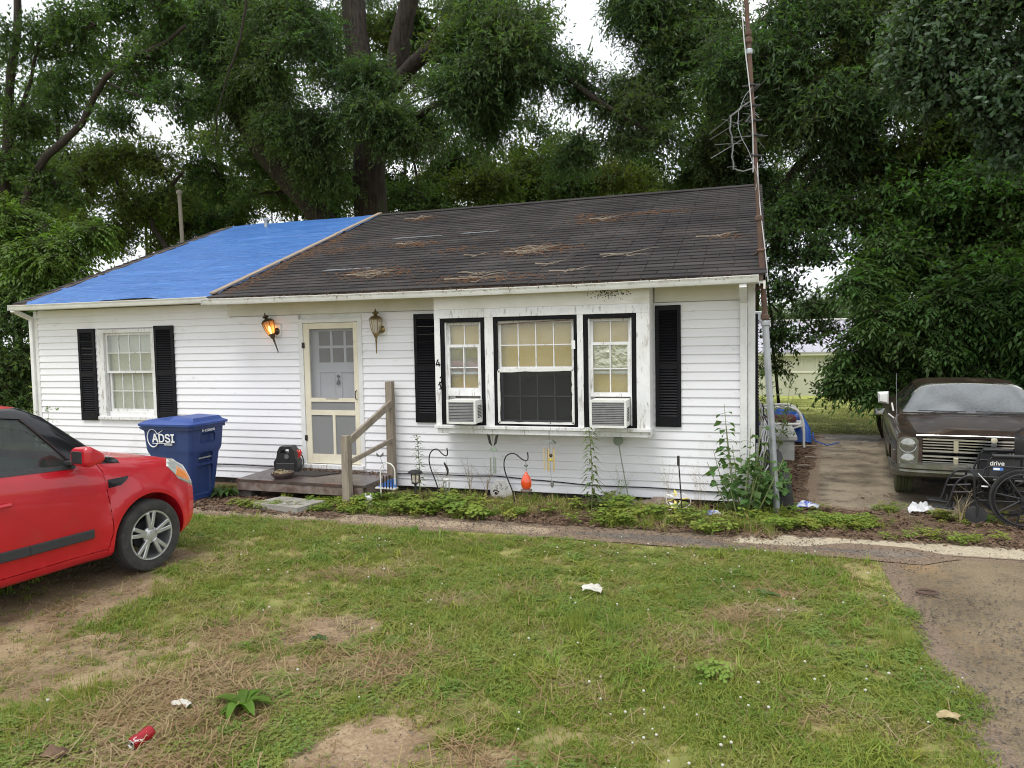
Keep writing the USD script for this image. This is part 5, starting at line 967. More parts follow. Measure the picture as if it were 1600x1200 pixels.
cab = Lin ^ tomani(B().box((-4.0, -1, .5), (-1.62, 1, 1.32)))
wF = Polygon([(-2.72, .98), (-1.88, .96), (-2.20, 1.25), (-2.70, 1.29)]); wRr = Polygon([(-3.75, 1.0), (-2.80, .98), (-2.80, 1.29), (-3.50, 1.26)])
wsc = Polygon([(-1.60, -.86), (-1.56, 0), (-1.60, .86), (-2.13, .655), (-2.17, 0), (-2.13, -.655)]); wb = Polygon([(-4.35, -.75), (-4.35, .75), (-3.78, .62), (-3.78, -.62)])
body = L-cab
for p in (wF, wRr): body -= slab(p, 'y', -1.3, 1.3)
body -= slab(wsc, 'z', .965, 1.5); body -= slab(wb, 'z', .98, 1.5)
for cx in (-.92, -3.95):
    for sg in (1, -1): body -= m3d.Manifold.cylinder(.5, .365, .365, 48).rotate([90, 0, 0]).translate([cx, 1.2 if sg > 0 else -.7, .33])
shell = L-scl(L, (1, .982, .985), CC)
for ln in (LineString([(-1.72, .36), (-1.72, .9)]), LineString([(-3.0, .36), (-3.0, .95)]), LineString([(-.2, .62), (-1.7, .66), (-5, .66)])): body -= slab(ln.buffer(.005), 'y', -1.3, 1.3) ^ shell
body -= slab(unary_union([LineString([(-1.55, s*.80), (-.03, s*.76)]).buffer(.006) for s in (1, -1)]), 'z', .7, 1.0) ^ shell
body -= tomani(B().box((-.16, -.70, .47), (.1, .70, .825)))
back = np.array([.12, .993, 0])/np.linalg.norm([.12, .993]); fwd = -back; ocx = math.atan2(fwd[1], fwd[0])
rightc = np.array([.993, -.12, 0]); nose = np.array([1.55, 9.52, -.015])+rightc*1.0
OC = Thing('old_sedan', 'derelict dark brown 1960s sedan with stacked headlights and a dusty windscreen', 'car', nose, ocx)
OC.part('body', body, 'oldpaint', smooth=28)
OC.part('windscreen', (slab(wsc.buffer(.01), 'z', .955, 1.5) ^ Lg)-scl(L, (1, .985, .98), CC), 'dustyglass', smooth=30)
for wn, p in (('front_window', wF), ('rear_window', wRr)):
    for q in sides((slab(p.buffer(.01), 'y', -1.3, 1.3) ^ Lg)-scl(L, (1, .978, .985), CC)): OC.part(wn, q, 'carglass', smooth=30)
OC.part('back_window', (slab(wb.buffer(.01), 'z', .98, 1.5) ^ Lg)-scl(L, (1, .985, .98), CC), 'carglass', smooth=30)
ring = wsc.buffer(.032).difference(wsc.buffer(-.006))
OC.part('windscreen_trim', (slab(ring, 'z', .94, 1.5) ^ Lo)-scl(L, (1, .985, .985), CC), 'chrome', smooth=30)
OC.part('grille_box', B().box((-.165, -.71, .465), (-.155, .71, .83)).box((-.155, -.71, .465), (-.02, -.695, .825)).box((-.155, .695, .465), (-.02, .71, .825)).box((-.155, -.7, .462), (-.01, .7, .474)), 'gloss_black')
for k, z_ in enumerate((.505, .535, .565, .605, .665, .70, .735, .765, .80)):
    big = z_ in (.605, .665, .80); b = B()
    for s in (1, -1):
        P = [(-.06, s*.69, z_), (-.045, s*.35, z_), (-.012, s*.02, z_)] if s > 0 else [(-.06, -.69, z_), (-.045, -.35, z_), (-.012, -.02, z_)]
        for a, c in zip(P[:-1], P[1:]): b.bar(a, c, .03, .019 if big else .011)
    OC.part('grille_bar', b, 'chrome')
for y in (-.36, .0, .36):
    OC.part('grille_badge', B().box((-.035 if y else -.005, y-.025, .655), (-.02 if y else .012, y+.025, .80), .004).box((-.035 if y else -.005, y-.025, .50), (-.02 if y else .012, y+.025, .60), .004), 'goldtrim' if y else 'chrome')
OC.part('hood_lip', B().tube([(-.01, -.76, .846), (.0, -.4, .852), (.012, 0, .856), (.0, .4, .852), (-.01, .76, .846)], .011, 6), 'chrome')
OC.part('hood_crest', B().lathe([(0, 0), (.03, .002), (.032, .012), (.0, .014)], 12, (.008, 0, .82), (1, 0, .1)), 'goldtrim')
for sg in (1, -1):
    hb = B().mesh(m3d.Manifold.hull_points(np.array([[x, sg*y, z_] for x, k in ((-.06, 0), (.012, .012)) for y, z_ in ((.725+k, .44+k), (.965-k, .45+k), (.965-k, .80-k), (.93-k, .835-k), (.76+k, .835-k), (.725+k, .80-k))])))
    g = OC.part('headlight_bezel', hb, 'dullchrome', smooth=30)
    for z_ in (.735, .555):
        q = OC.part('headlight', B().lathe([(.0, .034), (.05, .028), (.078, .014), (.080, .004), (.092, .008), (.094, -.006)], 28, (.014, sg*.845, z_), (1, 0, 0)), 'sealedbeam', smooth=40)
    OC.part('fender_trim', B().tube([(-.08, sg*.985, .66), (-1.6, sg*1.003, .66), (-5.0, sg*.995, .67)], .009, 5), 'chrome')
    wheel(OC, -.92, sg*.84, .335, .20, .19, sg, 5, 'rust', 'mossytyre'); wheel(OC, -3.95, sg*.84, .335, .20, .19, sg, 5, 'rust', 'mossytyre')
bp = [(.0, .36), (.07, .385), (.095, .43), (.085, .455), (.11, .475), (.105, .515), (.03, .535), (.0, .53)]
ys = np.r_[-1.03, -1.0, -.93, np.linspace(-.8, .8, 9), .93, 1.0, 1.03]; b = B(); n = len(bp); V = []
for y in ys:
    bk = {1.03: -.42, 1.0: -.16, .93: -.045}.get(round(abs(y), 2), 0.)
    for a, c in bp: V.append((a+bk-.02*abs(y), y, c))
b.add(V, [[i*n+j, i*n+(j+1) % n, (i+1)*n+(j+1) % n, (i+1)*n+j] for i in range(len(ys)-1) for j in range(n)]); OC.part('bumper', b, 'dullchrome', smooth=25)
OC.part('number_plate', B().box((.112, -.02, .39), (.117, .29, .52), .002).box((.118, .02, .415), (.120, .25, .435)), 'paleplastic')
OC.part('mirror', B().mesh(m3d.Manifold.hull_points(np.array([[-1.95+a, -.98+b_, 1.04+c] for a, b_, c in ((0, 0, 0), (0, -.13, .02), (0, -.14, .17), (0, .0, .18), (.07, -.02, .03), (.07, -.11, .05), (.07, -.11, .14), (.07, -.02, .15))]))).tube([(-1.93, -.94, 1.06), (-1.9, -.92, .95)], .012, 6), 'acwhite', label='white mirror on the door')
OC.part('mirror', B().mesh(m3d.Manifold.hull_points(np.array([[-1.52+a, -1.04+b_, .93+c] for a, b_, c in ((0, 0, 0), (0, -.11, .0), (0, -.11, .09), (0, .0, .09), (.13, -.03, .03), (.13, -.08, .03), (.13, -.08, .06))]))).tube([(-1.5, -1.0, .95), (-1.5, -.93, .89)], .012, 6), 'chrome', label='bullet mirror on the fender')
for y0, y1 in ((-.62, -.18), (.05, .55)):
    OC.part('wiper', B().tube([(-1.53, y0, .945), (-1.60, (y0+y1)/2, .985), (-1.60, y1, .975)], .007, 5).tube([(-1.61, y0-.02, .99), (-1.605, y1+.1, .985)], .006, 4), 'blackplastic')
OC.part('aerial', B().tube([(-1.35, -.90, .87), (-1.36, -.91, 1.5)], .003, 4), 'galv')
OC.part('underbody', B().box((-4.9, -.66, .25), (-.35, .66, .55)).tube([(-.92, -.8, .33), (-.92, .8, .33)], .05, 6), 'underbody')
for sg in (1, -1): OC.part('seat', B().box((-2.75, sg*.38-.33, .5), (-2.2, sg*.38+.33, .68), .05).box((-2.9, sg*.38-.32, .6), (-2.72, sg*.38+.32, 1.12), .06), 'seatcloth')
OC.part('dashboard', B().box((-1.9, -.75, .7), (-1.66, .75, .95), .05), 'seatcloth')
# ------------------------------------------------------------------ things around the house
PM('binblue', (.016, .036, .13), (.022, .045, .155), sc=3, rough=.5, obj=True, spots=[((.10, .13, .24), 20., .62, .74, .5)], bump=.05)
PM('lidblue', (.022, .055, .23), (.03, .07, .26), sc=3, rough=.42, obj=True)
PM('white', (.80, .80, .80), rough=.5)
PM('greywood', (.20, .165, .125), (.31, .265, .21), sc=4, rough=.9, stretch=(5, 5, .7), spots=[((.11, .085, .06), 8., .55, .7, .7, (4, 4, .5)), ((.22, .23, .13), 3., .6, .75, .5)], bump=.5, bsc=24, bd=.006)
PM('porchboard', (.040, .028, .025), (.085, .064, .057), sc=3., rough=.30, spec=.6, spots=[((.11, .045, .032), 2.5, .52, .66, .75), ((.025, .02, .018), 2., .56, .7, .8), ((.26, .22, .18), 40., .64, .74, .5)], bump=.15, bsc=40, bd=.003)
PM('porchedge', (.12, .075, .055), (.22, .19, .165), sc=7., rough=.8, spots=[((.06, .022, .018), 5., .5, .64, .8), ((.40, .37, .32), 20., .62, .72, .6)], bump=.4)
PM('mat', (.022, .02, .02), (.04, .035, .032), sc=30, rough=.95, bump=.4)
PM('block', (.33, .315, .28), (.24, .225, .195), sc=6, rough=.9, spots=[((.13, .12, .09), 3., .55, .72, .6)], bump=.5, bsc=50)
PM('equip', (.012, .012, .013), (.02, .02, .021), sc=12, rough=.45); PM('redplastic', (.45, .02, .015), rough=.4)
PM('straw', (.42, .34, .19), (.30, .23, .12), sc=20, rough=.9); PM('orangeglass', (.72, .085, .015), (.62, .06, .012), sc=6, rough=.12, coat=1.)
PM('bamboo', (.50, .38, .16), (.62, .48, .22), sc=14, rough=.5); PM('palegreen', (.20, .25, .19), (.27, .31, .25), sc=12, rough=.6)
PM('slate', (.09, .10, .09), (.15, .16, .14), sc=10, rough=.7); PM('paleyellow', (.68, .56, .08), (.75, .62, .15), sc=10, rough=.5); PM('palewhite', (.76, .75, .71), (.66, .65, .61), sc=14, rough=.6)
PM('stone', (.16, .115, .095), (.26, .21, .18), sc=8, rough=.95, bump=.6, bsc=14, bd=.03); PM('bluelitter', (.05, .09, .40), (.5, .52, .6), sc=16, lo=.45, hi=.5, rough=.4, obj=True)
PM('wcblack', (.010, .010, .011), (.016, .016, .017), sc=20, rough=.38, obj=True); PM('vinylblack', (.012, .012, .013), (.02, .02, .021), sc=16, rough=.5, obj=True, bump=.1)
PM('rubber', (.02, .02, .021), (.035, .034, .033), sc=12, rough=.8, obj=True); PM('stickerblue', (.08, .20, .55), rough=.5)
PM('bag', (.60, .60, .61), (.50, .50, .52), sc=8, rough=.35, obj=True); PM('paper', (.56, .54, .49), (.46, .44, .38), sc=12, rough=.8)
PM('canred', (.30, .010, .018), (.26, .008, .014), sc=6, rough=.3, metal=.3, obj=True, spots=[((.75, .72, .72), 22., .58, .62, .9, (1, 1, 1.4))]); PM('canmetal', (.72, .72, .72), rough=.25, metal=1.)
PM('tarpblue', (.02, .085, .36), (.035, .12, .44), sc=4, rough=.4, bump=.4, bsc=14, bd=.03); PM('stepgrey', (.46, .46, .43), (.38, .38, .35), sc=8, rough=.6, spots=[((.20, .19, .16), 10., .58, .72, .5)])
PM('whitepipe', (.66, .65, .61), (.55, .54, .50), sc=9, rough=.4); PM('cushion', (.16, .05, .055), (.10, .035, .04), sc=9, rough=.9)
PM('barnwall', (.46, .46, .37), (.42, .42, .335), sc=.6, rough=.6); PM('barntrim', (.66, .65, .58), rough=.5); PM('woodpole', (.20, .17, .14), (.28, .25, .21), sc=5, rough=.9, stretch=(4, 4, .5), bump=.3)
PM('leafbrown', (.17, .095, .055), (.32, .20, .12), sc=7, rough=.9, island=.5); PM('pinestraw', (.24, .115, .05), (.34, .18, .085), sc=4, rough=.9, island=.4); PM('twig', (.19, .15, .11), (.29, .24, .18), sc=12, rough=.9)
PM('figurine', (.62, .62, .60), (.30, .30, .29), sc=26, rough=.5, obj=True); PM('hosta', (.10, .16, .05), rough=.5)

def wob_tube(pts, r, n=20, seed=0, w=.004, sides=5): return B().tube(limb_pts([np.asarray(p, float) for p in pts], n, w, seed), np.linspace(*r, n) if np.ndim(r) else r, sides)
# the tarp with its battens
TP = Thing('roof_tarp', 'bright blue tarpaulin spread over the left part of the roof and battened down', 'tarpaulin', (-9, 8.6, 2.6), world=True)
nx, ns = 110, 130; xs = np.linspace(-10.72, -7.12, nx); ss = np.linspace(.14, (13.45-8.42)/cs, ns); V = []
X, S = np.meshgrid(xs, ss); N = meshkit.fbm(np.stack([X*.9, S*3.2, 0*X], -1), 4, 3); N2 = meshkit.noise(np.stack([X*5, S*.9, 0*X], -1), 9)
Hh = .004+.05*np.clip(N-.42, 0, 1)+.012*N2+.022*np.exp(-((S-2.1-.05*X)/.03)**2)+.022*np.exp(-((S-3.6+.03*X)/.03)**2)+.018*np.exp(-((S-1.05-.02*X)/.03)**2)+.014*np.abs(np.sin(X*9+3*N))*np.exp(-((S-.35)/.25)**2)
low = np.clip((.55-S)/.4, 0, 1)*np.clip((X+9.6)/1.2, 0, 1); Hh += low*.022*(1+.6*(N-.5)*4)*np.clip((-7.25-X)/.2, 0, 1)
S2 = S+np.where(S < .2, (N-.5)*.05, 0)
P = np.stack([X, 8.42+S2*cs-Hh*sn, roofz(8.42)+S2*sn+Hh*cs-.055*np.clip((.19-S)/.05, 0, 1)], -1).reshape(-1, 3)
TP.part('sheet', B().add(P, [[a*nx+b_, a*nx+b_+1, (a+1)*nx+b_+1, (a+1)*nx+b_] for a in range(ns-1) for b_ in range(nx-1)]), 'tarp', smooth=True)
for s0, s1, dx in ((.12, 1.9, 0), (1.92, 3.6, .012), (3.62, 5.46, .0)): TP.part('batten', B().bar(rp(-7.19+dx, s0, .028), rp(-7.185+dx, s1, .028), .09, .026, up=(0, -sn, cs), ch=.004), 'batten')
for s0, s1 in ((.2, 1.7), (1.75, 3.5), (3.55, 5.3)): TP.part('batten', B().bar(rp(-10.70, s0, .016), rp(-10.69, s1, .02), .05, .02, up=(0, -sn, cs), ch=.003), 'deckwood')
# roof debris
for x0, x1, s_, lab in ((-6.0, -5.2, 1.10, 'long grey sliver of flashing low on the roof near the tarp batten'), (-4.55, -3.86, 3.02, 'grey sliver of flashing high on the roof'), (-5.75, -4.83, 2.98, 'pale strip of flashing above the door on the roof')):
    b = B(); P = [rp(x0, s_, .012), rp(x1, s_+.01, .012), rp(x1-.03, s_+.055, .010), rp(x0+.06, s_+.06, .010)]; b.add(P, [[0, 1, 2, 3]]); b.add([p-[0, .003, .006] for p in P], [[3, 2, 1, 0]])
    H.part('flashing', b, 'galv', parent=roof)
def twigs_on_roof(x, s_, L, n, seed, label):
    r = np.random.default_rng(seed); b = B()
    for k in range(n):
        a = r.uniform(-.5, .5) if k else .25; l = L*(1 if k == 0 else r.uniform(.3, .6)); o = np.array([x, s_])+(r.uniform(-.25, .25, 2)*L if k else 0); d = np.array([math.cos(a), math.sin(a)])
        P = [rp(*(o+d*l*t+[0, .04*math.sin(t*5+k)*l]), .02+.03*abs(math.sin(t*3+k))) for t in np.linspace(-.5, .5, 7)]; b.tube(P, np.linspace(.010 if k == 0 else .005, .002, 7), 4)
    single('fallen_branch', b, 'twig', label, 'branch', kind=None)
for a in ((-2.9, 1.55, .8, 14, 1, 'largest heap of fallen twigs in the middle of the shingle roof'), (-1.5, 1.12, .75, 3, 2, 'forked pale branch lying on the right part of the roof'), (-.45, 1.75, .55, 3, 3, 'small branch near the right rake of the roof'), (-5.0, .75, .7, 9, 4, 'heap of fallen twigs low on the roof above the door'), (-2.45, .78, .4, 2, 5, 'short curved stick below the largest twig heap on the roof'), (-2.1, .42, .55, 3, 6, 'thin stick lying just above the gutter of the bay'), (-3.7, 1.45, .35, 2, 7, 'short stick left of the largest twig heap on the roof'), (-5.2, 2.45, .4, 5, 8, 'twigs in the middle of the roof below the grey flashing'), (-5.95, 4.55, .5, 7, 9, 'twig bunch by the ridge near the top of the tarp batten'), (-3.3, .3, .8, 8, 10, 'twigs hanging over the gutter above the left window of the bay'), (-2.2, 3.35, .5, 6, 11, 'dry twigs high on the right half of the roof')): twigs_on_roof(*a)
rng = np.random.default_rng(12); b = B()
def needles(b, x, s_, rx, rs, n, L=.09):
    for k in range(n):
        p = np.array([x, s_])+rng.normal(0, 1, 2)*[rx, rs]*.5; 
        if p[1] < .02: continue
        a = rng.normal(.15, .6); d = np.array([math.cos(a), math.sin(a)])*rng.uniform(.4, 1)*L; w = np.array([-d[1], d[0]])*.05; h = rng.uniform(.008, .03)
        b.add([rp(*p, h), rp(*(p+d*.5+w), h+.004), rp(*(p+d), h-.003), rp(*(p+d*.5-w), h+.002)], [[0, 1, 2], [0, 2, 3]])
for a in ((-2.95, 1.6, .6, .3, 420), (-5.0, .8, .7, .28, 360), (-5.2, 2.45, .5, .2, 200), (-5.95, 4.5, .4, .2, 130), (-2.3, 3.3, .5, .2, 170), (-1.5, 3.6, .6, .14, 150), (-6.4, 2.4, .6, .3, 170), (-.4, 1.75, .3, .14, 70), (-3.3, .25, 1.0, .2, 250), (-4.2, 1.9, .3, .2, 80), (-2.6, 3.7, .3, .2, 80), (-3.8, 2.2, 3.2, 2.0, 260)): needles(b, *a)
for k in range(26): t = k/25; needles(b, -6.98+.05*math.sin(k), .2+t*3.4, .22, .22, 26)
single('roof_litter', b, 'pinestraw', 'rusty brown pine straw and leaves strewn over the shingles', 'leaf litter', kind='stuff')
b = B()
for k in range(1500):
    x = rng.uniform(-7.2, 0) if k % 3 else rng.normal(-3, 1.2); x = min(max(x, -7.2), .0); o = np.array([x, 8.448-rng.uniform(.01, .095), 2.655+rng.uniform(-.02, .022)-.018*math.sin((x+7.24)/7.3*PI)]); d = unit(rng)*[1, .5, .5]
    leaf2(b, o, d, unit(rng)+[0, 0, 1], rng.uniform(.015, .05), rng.uniform(.004, .014))
single('gutter_litter', b, 'leafbrown', 'dead leaves and grit clogging the long gutter', 'leaf litter', kind='stuff')
# blotch of old mud-dauber specks on the frieze of the bay: small lumps of mud
b = B()
for k in range(170):
    x, z_ = rng.normal(-1.62, .12), rng.normal(2.545, .035)
    if 2.42 < z_ < 2.62: b.ball((x, BY-.001, z_), rng.uniform(.003, .008), 0, (1, .5, 1))
single('mud_specks', b, 'blackpaint', 'dark specks spattered on the board over the right window of the bay', 'dirt', kind='stuff')

# antenna mast
PM('elementgrey', (.16, .16, .16), (.24, .24, .24), sc=20, rough=.5, metal=.5)
MT = Thing('antenna_mast', 'tall rusty pipe mast with a tangled television antenna beside the house corner', 'mast', (.25, 8.62, 0), world=True)
mp = lambda z_: np.array([.25-.0595*z_+.0003*z_*z_, 8.62, z_])
MT.part('pipe', B().tube([mp(z_) for z_ in np.linspace(-.1, 2.15, 8)], .036, 12), 'galv', label='grey galvanised lower pipe')
MT.part('pipe', B().tube([mp(z_) for z_ in np.linspace(2.10, 3.3, 6)], .031, 12), 'rust', label='rusty middle pipe')
MT.part('pipe', B().tube([mp(z_) for z_ in np.linspace(3.28, 8.6, 14)], .024, 12), 'rust', label='slender upper pipe')
for z_, r_, m in ((2.15, .05, 'galv'), (2.22, .046, 'rust'), (3.3, .042, 'rust'), (5.1, .036, 'galv'), (5.22, .04, 'rust'), (5.3, .036, 'rust')): MT.part('coupling', B().lathe([(.0, -.03), (r_*.8, -.03), (r_, -.018), (r_, .018), (r_*.8, .03), (.0, .03)], 14, mp(z_)), m)
for z_ in (2.55, 2.95): MT.part('wall_bracket', B().bar(mp(z_)+[0, .0, 0], (.02, 8.95, z_), .03, .02).box(mp(z_)-[.045, .045, .015], mp(z_)+[.045, .045, .015], .01), 'rust')
for k, (a, b_) in enumerate(((.032, 3.9), (-.03, 8.6))): MT.part('cable', B().tube([mp(z_)+[a+.02*math.sin(z_*3+k), -.035+.02*math.sin(z_*2.2), 0] for z_ in np.linspace(2.6 if k == 0 else 3.8, b_, 24)], .006, 5), 'whitecable')
ab = {q: onY(*q, 8.62) for q in ((1182, 152), (1140, 182), (1185, 262), (1160, 268), (1146, 265), (1144, 225), (1142, 205), (1195, 152))}
for a, b_ in (((1182, 152), (1140, 182)), ((1185, 262), (1160, 268)), ((1140, 182), (1144, 225)), ((1144, 225), (1146, 265)), ((1146, 265), (1160, 268))): MT.part('boom', wob_tube([ab[a], ab[b_]], (.008, .008), 5, 3, .006), 'elementgrey')
r = np.random.default_rng(7)
for k in range(26):
    t = r.uniform(0, 1); side = k % 2; base = (ab[(1140, 182)]*(1-t)+ab[(1146, 265)]*t) if side else mp(np.interp(t, [0, 1], [3.95, 4.75])); d = unit(r)*[1, 1.4, .45]; d /= np.linalg.norm(d); l = r.uniform(.08, .28)
    MT.part('element', B().tube([base-d*l*.6, base, base+d*l], .0028, 4), 'elementgrey')
for k, z_ in enumerate((3.98, 4.2, 4.36, 4.52, 4.74)): MT.part('clamp', B().box(mp(z_)-[.035, .035, .012], mp(z_)+[.035, .035, .012], .006).box(mp(z_)+[-.09, -.01, -.008], mp(z_)+[.09, .01, .008]), 'blackplastic')
for k in range(1): MT.part('cable', wob_tube([mp(3.6+.1*k)+[.02*k-.02, -.03, 0], mp(4.0)+[-.05-.02*k, -.05, 0], mp(4.25+.1*k)+[-.14-.04*k, -.04, 0], mp(4.7)+[-.02*k, -.04, 0]], (.003, .003), 20, k, .004), 'galv')
single('utility_pole', B().tube([(-14.32, 16, -.1), (-14.38, 16, 4.9), (-14.41, 16, 6.1)], [.06, .05, .048], 10).lathe([(0, 0), (.075, 0), (.08, .08), (.0, .12)], 10, (-14.41, 16, 6.05)), 'woodpole', 'weathered wooden pole standing up behind the left rake of the roof', 'pole')
# porch
PO = Thing('porch', 'low porch platform of dark wet boarding before the front door', 'porch', (-5.6, 8.4, 0), world=True)
pp = Polygon([(-6.50, 8.02), (-4.86, 7.98), (-4.57, 7.99), (-4.60, 8.87), (-6.55, 8.87)])
PO.part('deck', B().prism(pp, 'z', .222, .255), 'porchboard', smooth=False)
PO.part('skirt', B().bar((-6.49, 8.04, .165), (-4.60, 8.005, .165), .04, .11, ch=.004), 'porchedge'); PO.part('skirt', B().bar((-4.595, 8.05, .165), (-4.615, 8.86, .165), .04, .11, ch=.004), 'porchedge')
for x, y in ((-6.4, 8.15), (-4.75, 8.15), (-6.4, 8.7), (-4.75, 8.7)): PO.part('footing', B().box((x-.1, y-.1, -.02), (x+.1, y+.1, .12)), 'foundation')
single('door_mat', B().prism([(-6.20, 8.45), (-5.55, 8.38), (-5.30, 8.72), (-6.0, 8.80)], 'z', .2555, .266), 'mat', 'black rubber mat lying askew on the porch before the door', 'mat')
st = rough_edge([(-5.85, 7.50), (-5.12, 7.36), (-5.02, 7.80), (-5.72, 7.90)], .015, .05, 3)
single('stepping_block', B().prism(st, 'z', -.02, .085), 'block', 'grey concrete block used as a step in front of the porch', 'step')
b = B()
for k in range(460):
    x, y = rng.uniform(-6.2, -4.75), 8.84-abs(rng.normal(0, .09)); leaf2(b, np.array([x, y, .258+rng.uniform(0, .02)]), unit(rng)*[1, 1, .2], unit(rng)*.4+[0, 0, 1], rng.uniform(.03, .06), rng.uniform(.012, .03))
for k in range(160):
    x, y = rng.uniform(-6.4, -4.7), rng.uniform(8.1, 8.8); leaf2(b, np.array([x, y, .258]), unit(rng)*[1, 1, .1], np.array([0, 0, 1.])+unit(rng)*.2, rng.uniform(.02, .05), rng.uniform(.01, .02))
single('porch_litter', b, 'leafbrown', 'brown leaves swept against the sill on the porch', 'leaf litter', kind='stuff')
ST = Thing('straw_bowl', 'dark bowl with dry straw standing on the porch', 'bowl', (-5.92, 8.22, .256), world=True)
ST.part('bowl', B().lathe([(.0, .0), (.10, .0), (.15, .05), (.155, .075), (.145, .075), (.13, .05), (.0, .03)], 24, (-5.92, 8.22, .256)), 'porchboard')
b = B()
for k in range(60):
    a = rng.uniform(0, 2*PI); r_ = rng.uniform(.02, .12); p = np.array([-5.92+r_*math.cos(a), 8.22+r_*math.sin(a), .325+rng.uniform(0, .03)]); leaf2(b, p, np.array([-math.sin(a), math.cos(a), 0])+unit(rng)*.3, unit(rng)+[0, 0, 1], .09, .008)
ST.part('straw', b, 'straw', kind='stuff')
# handrail
RL = Thing('handrail', 'weathered grey wooden handrail with two posts beside the porch', 'handrail', (-4.7, 8.4, 0), world=True)
p1, p2 = np.array([-4.775, 7.93, 0]), np.array([-4.60, 8.78, 0])
def post(p, h, w): return B().mesh(m3d.Manifold.hull_points(np.array([[p[0]+sx*w*k, p[1]+sy*w*k, z_] for sx in (-1, 1) for sy in (-1, 1) for z_, k in ((-.1, .5), (h*.6, .48), (h-.01, .47), (h, .44))])))
RL.part('post', post(p1, .88, .098), 'greywood', label='shorter front post'); RL.part('post', post(p2, 1.50, .098), 'greywood', label='taller post by the wall')
RL.part('rail', B().bar((-4.745, 7.93, .80), (-4.565, 8.80, 1.235), .04, .09, ch=.004), 'greywood'); RL.part('rail', B().bar((-4.725, 7.95, .555), (-4.565, 8.78, .73), .035, .055, ch=.004), 'greywood')
# jump starter
JS = Thing('jump_starter', 'black portable battery charger with red clamp standing on the porch by the wall', 'battery charger', (-6.14, 8.66, .256), .25)
pr = Polygon([(-.16, 0), (.16, 0), (.165, .15), (.13, .20), (.12, .30), (.075, .36), (-.075, .36), (-.11, .30), (-.13, .2), (-.165, .15)]).difference(Polygon([(-.07, .27), (.06, .27), (.05, .325), (-.055, .325)]))
JS.part('case', B().prism(pr, 'y', -.10, .10), 'equip'); JS.part('base_panel', B().box((-.13, -.115, .02), (.13, -.1, .13), .006), 'blackplastic'); JS.part('gauge', B().lathe([(.0, .012), (.03, .01), (.034, .0)], 16, (.02, -.102, .22), (0, -1, 0)), 'slate')
JS.part('clamp', B().tube([(.14, -.02, .30), (.17, -.03, .27), (.165, -.03, .20)], [.012, .016, .012], 6).tube([(.17, .0, .31), (.195, -.02, .27), (.175, -.03, .20)], [.010, .014, .010], 6), 'redplastic'); JS.part('cable', wob_tube([(.15, .03, .25), (.21, .0, .2), (.22, -.03, .08), (.19, -.08, .01), (.12, -.13, .012)], (.009, .009), 18, 2, .003), 'cable')
# bin
BN = Thing('wheelie_bin', 'big blue wheeled rubbish bin with white lettering between the red car and the porch', 'bin', (-7.13, 7.80, 0))
def rr(hx, hy, r_): return np.array(sbox(-hx+r_, -hy+r_, hx-r_, hy-r_).buffer(r_, 6).exterior.coords)[:-1]
lv = [(.0, .25, .215), (.03, .27, .235), (.62, .335, .275), (.66, .355, .290), (.70, .365, .298), (.98, .385, .315), (1.0, .385, .315)]
v = np.concatenate([np.c_[rr(a, c, .05)+[ (.0 if z_ < .6 else .015), 0], np.full(len(rr(a, c, .05)), z_)] for z_, a, c in lv]); n = len(rr(.3, .3, .05)); f = [[i*n+j, i*n+(j+1) % n, (i+1)*n+(j+1) % n, (i+1)*n+j] for i in range(len(lv)-1) for j in range(n)]
t0 = B().add(v, f); k0 = len(v); b = B().add(np.vstack([v, [[0, 0, 0], [0, 0, 1.0]]]), np.vstack([np.array(f)[:, [0, 1, 2]], np.array(f)[:, [0, 2, 3]], [[k0, (j+1) % n, j] for j in range(n)], [[k0+1, (len(lv)-1)*n+j, (len(lv)-1)*n+(j+1) % n] for j in range(n)]]))
bin_ = tomani(b)
bin_ -= tomani(B().box((.28, -.13, .50), (.5, .13, .64), .02)); bin_ -= tomani(B().box((.335, -.14, .76), (.6, .14, .90), .03)); bin_ -= tomani(B().box((.268, -.15, .08), (.5, .15, .47), .02))
BN.part('body', bin_, 'binblue', smooth=30)
BN.part('lift_bar', B().tube([(.318, -.125, .565), (.318, .125, .565)], .012, 8), 'galv')
BN.part('rim', B().mesh((tomani(B().prism(Polygon(rr(.405, .335, .05)), 'z', .955, 1.0))-tomani(B().prism(Polygon(rr(.36, .29, .04)), 'z', .9, 1.1))).translate([.015, 0, 0])), 'binblue')
lid = m3d.Manifold.hull_points(np.array([[x+.015, y, z_] for x, y, z_ in [(a, c, 1.002) for a, c in rr(.43, .36, .06)]+[(a, c, 1.03) for a, c in rr(.435, .365, .06)]+[(a, c, 1.075) for a, c in rr(.36, .29, .08)]+[(-.50, s*.22, 1.01) for s in (1, -1)]+[(-.50, s*.22, 1.035) for s in (1, -1)]]))
BN.part('lid', B().mesh(lid).mesh(m3d.Manifold.hull_points(np.array([[x, y, z_] for x, y, z_ in ((.0, -.26, 1.06), (.0, .26, 1.06), (.42, -.28, 1.04), (.42, .28, 1.04), (.06, -.22, 1.115), (.06, .22, 1.115), (.38, -.24, 1.10), (.38, .24, 1.10))]))), 'lidblue', smooth=30)
for s in (1, -1): BN.part('wheel', B().lathe([(.0, -.03), (.10, -.03), (.125, -.02), (.125, .02), (.10, .03), (.0, .03)], 24, (-.24, s*.30, .125), (0, 1, 0)), 'rubber')
BN.part('handle', B().tube([(-.36, -.25, .93), (-.46, -.25, .97), (-.46, .25, .97), (-.36, .25, .93)], .016, 8), 'binblue')
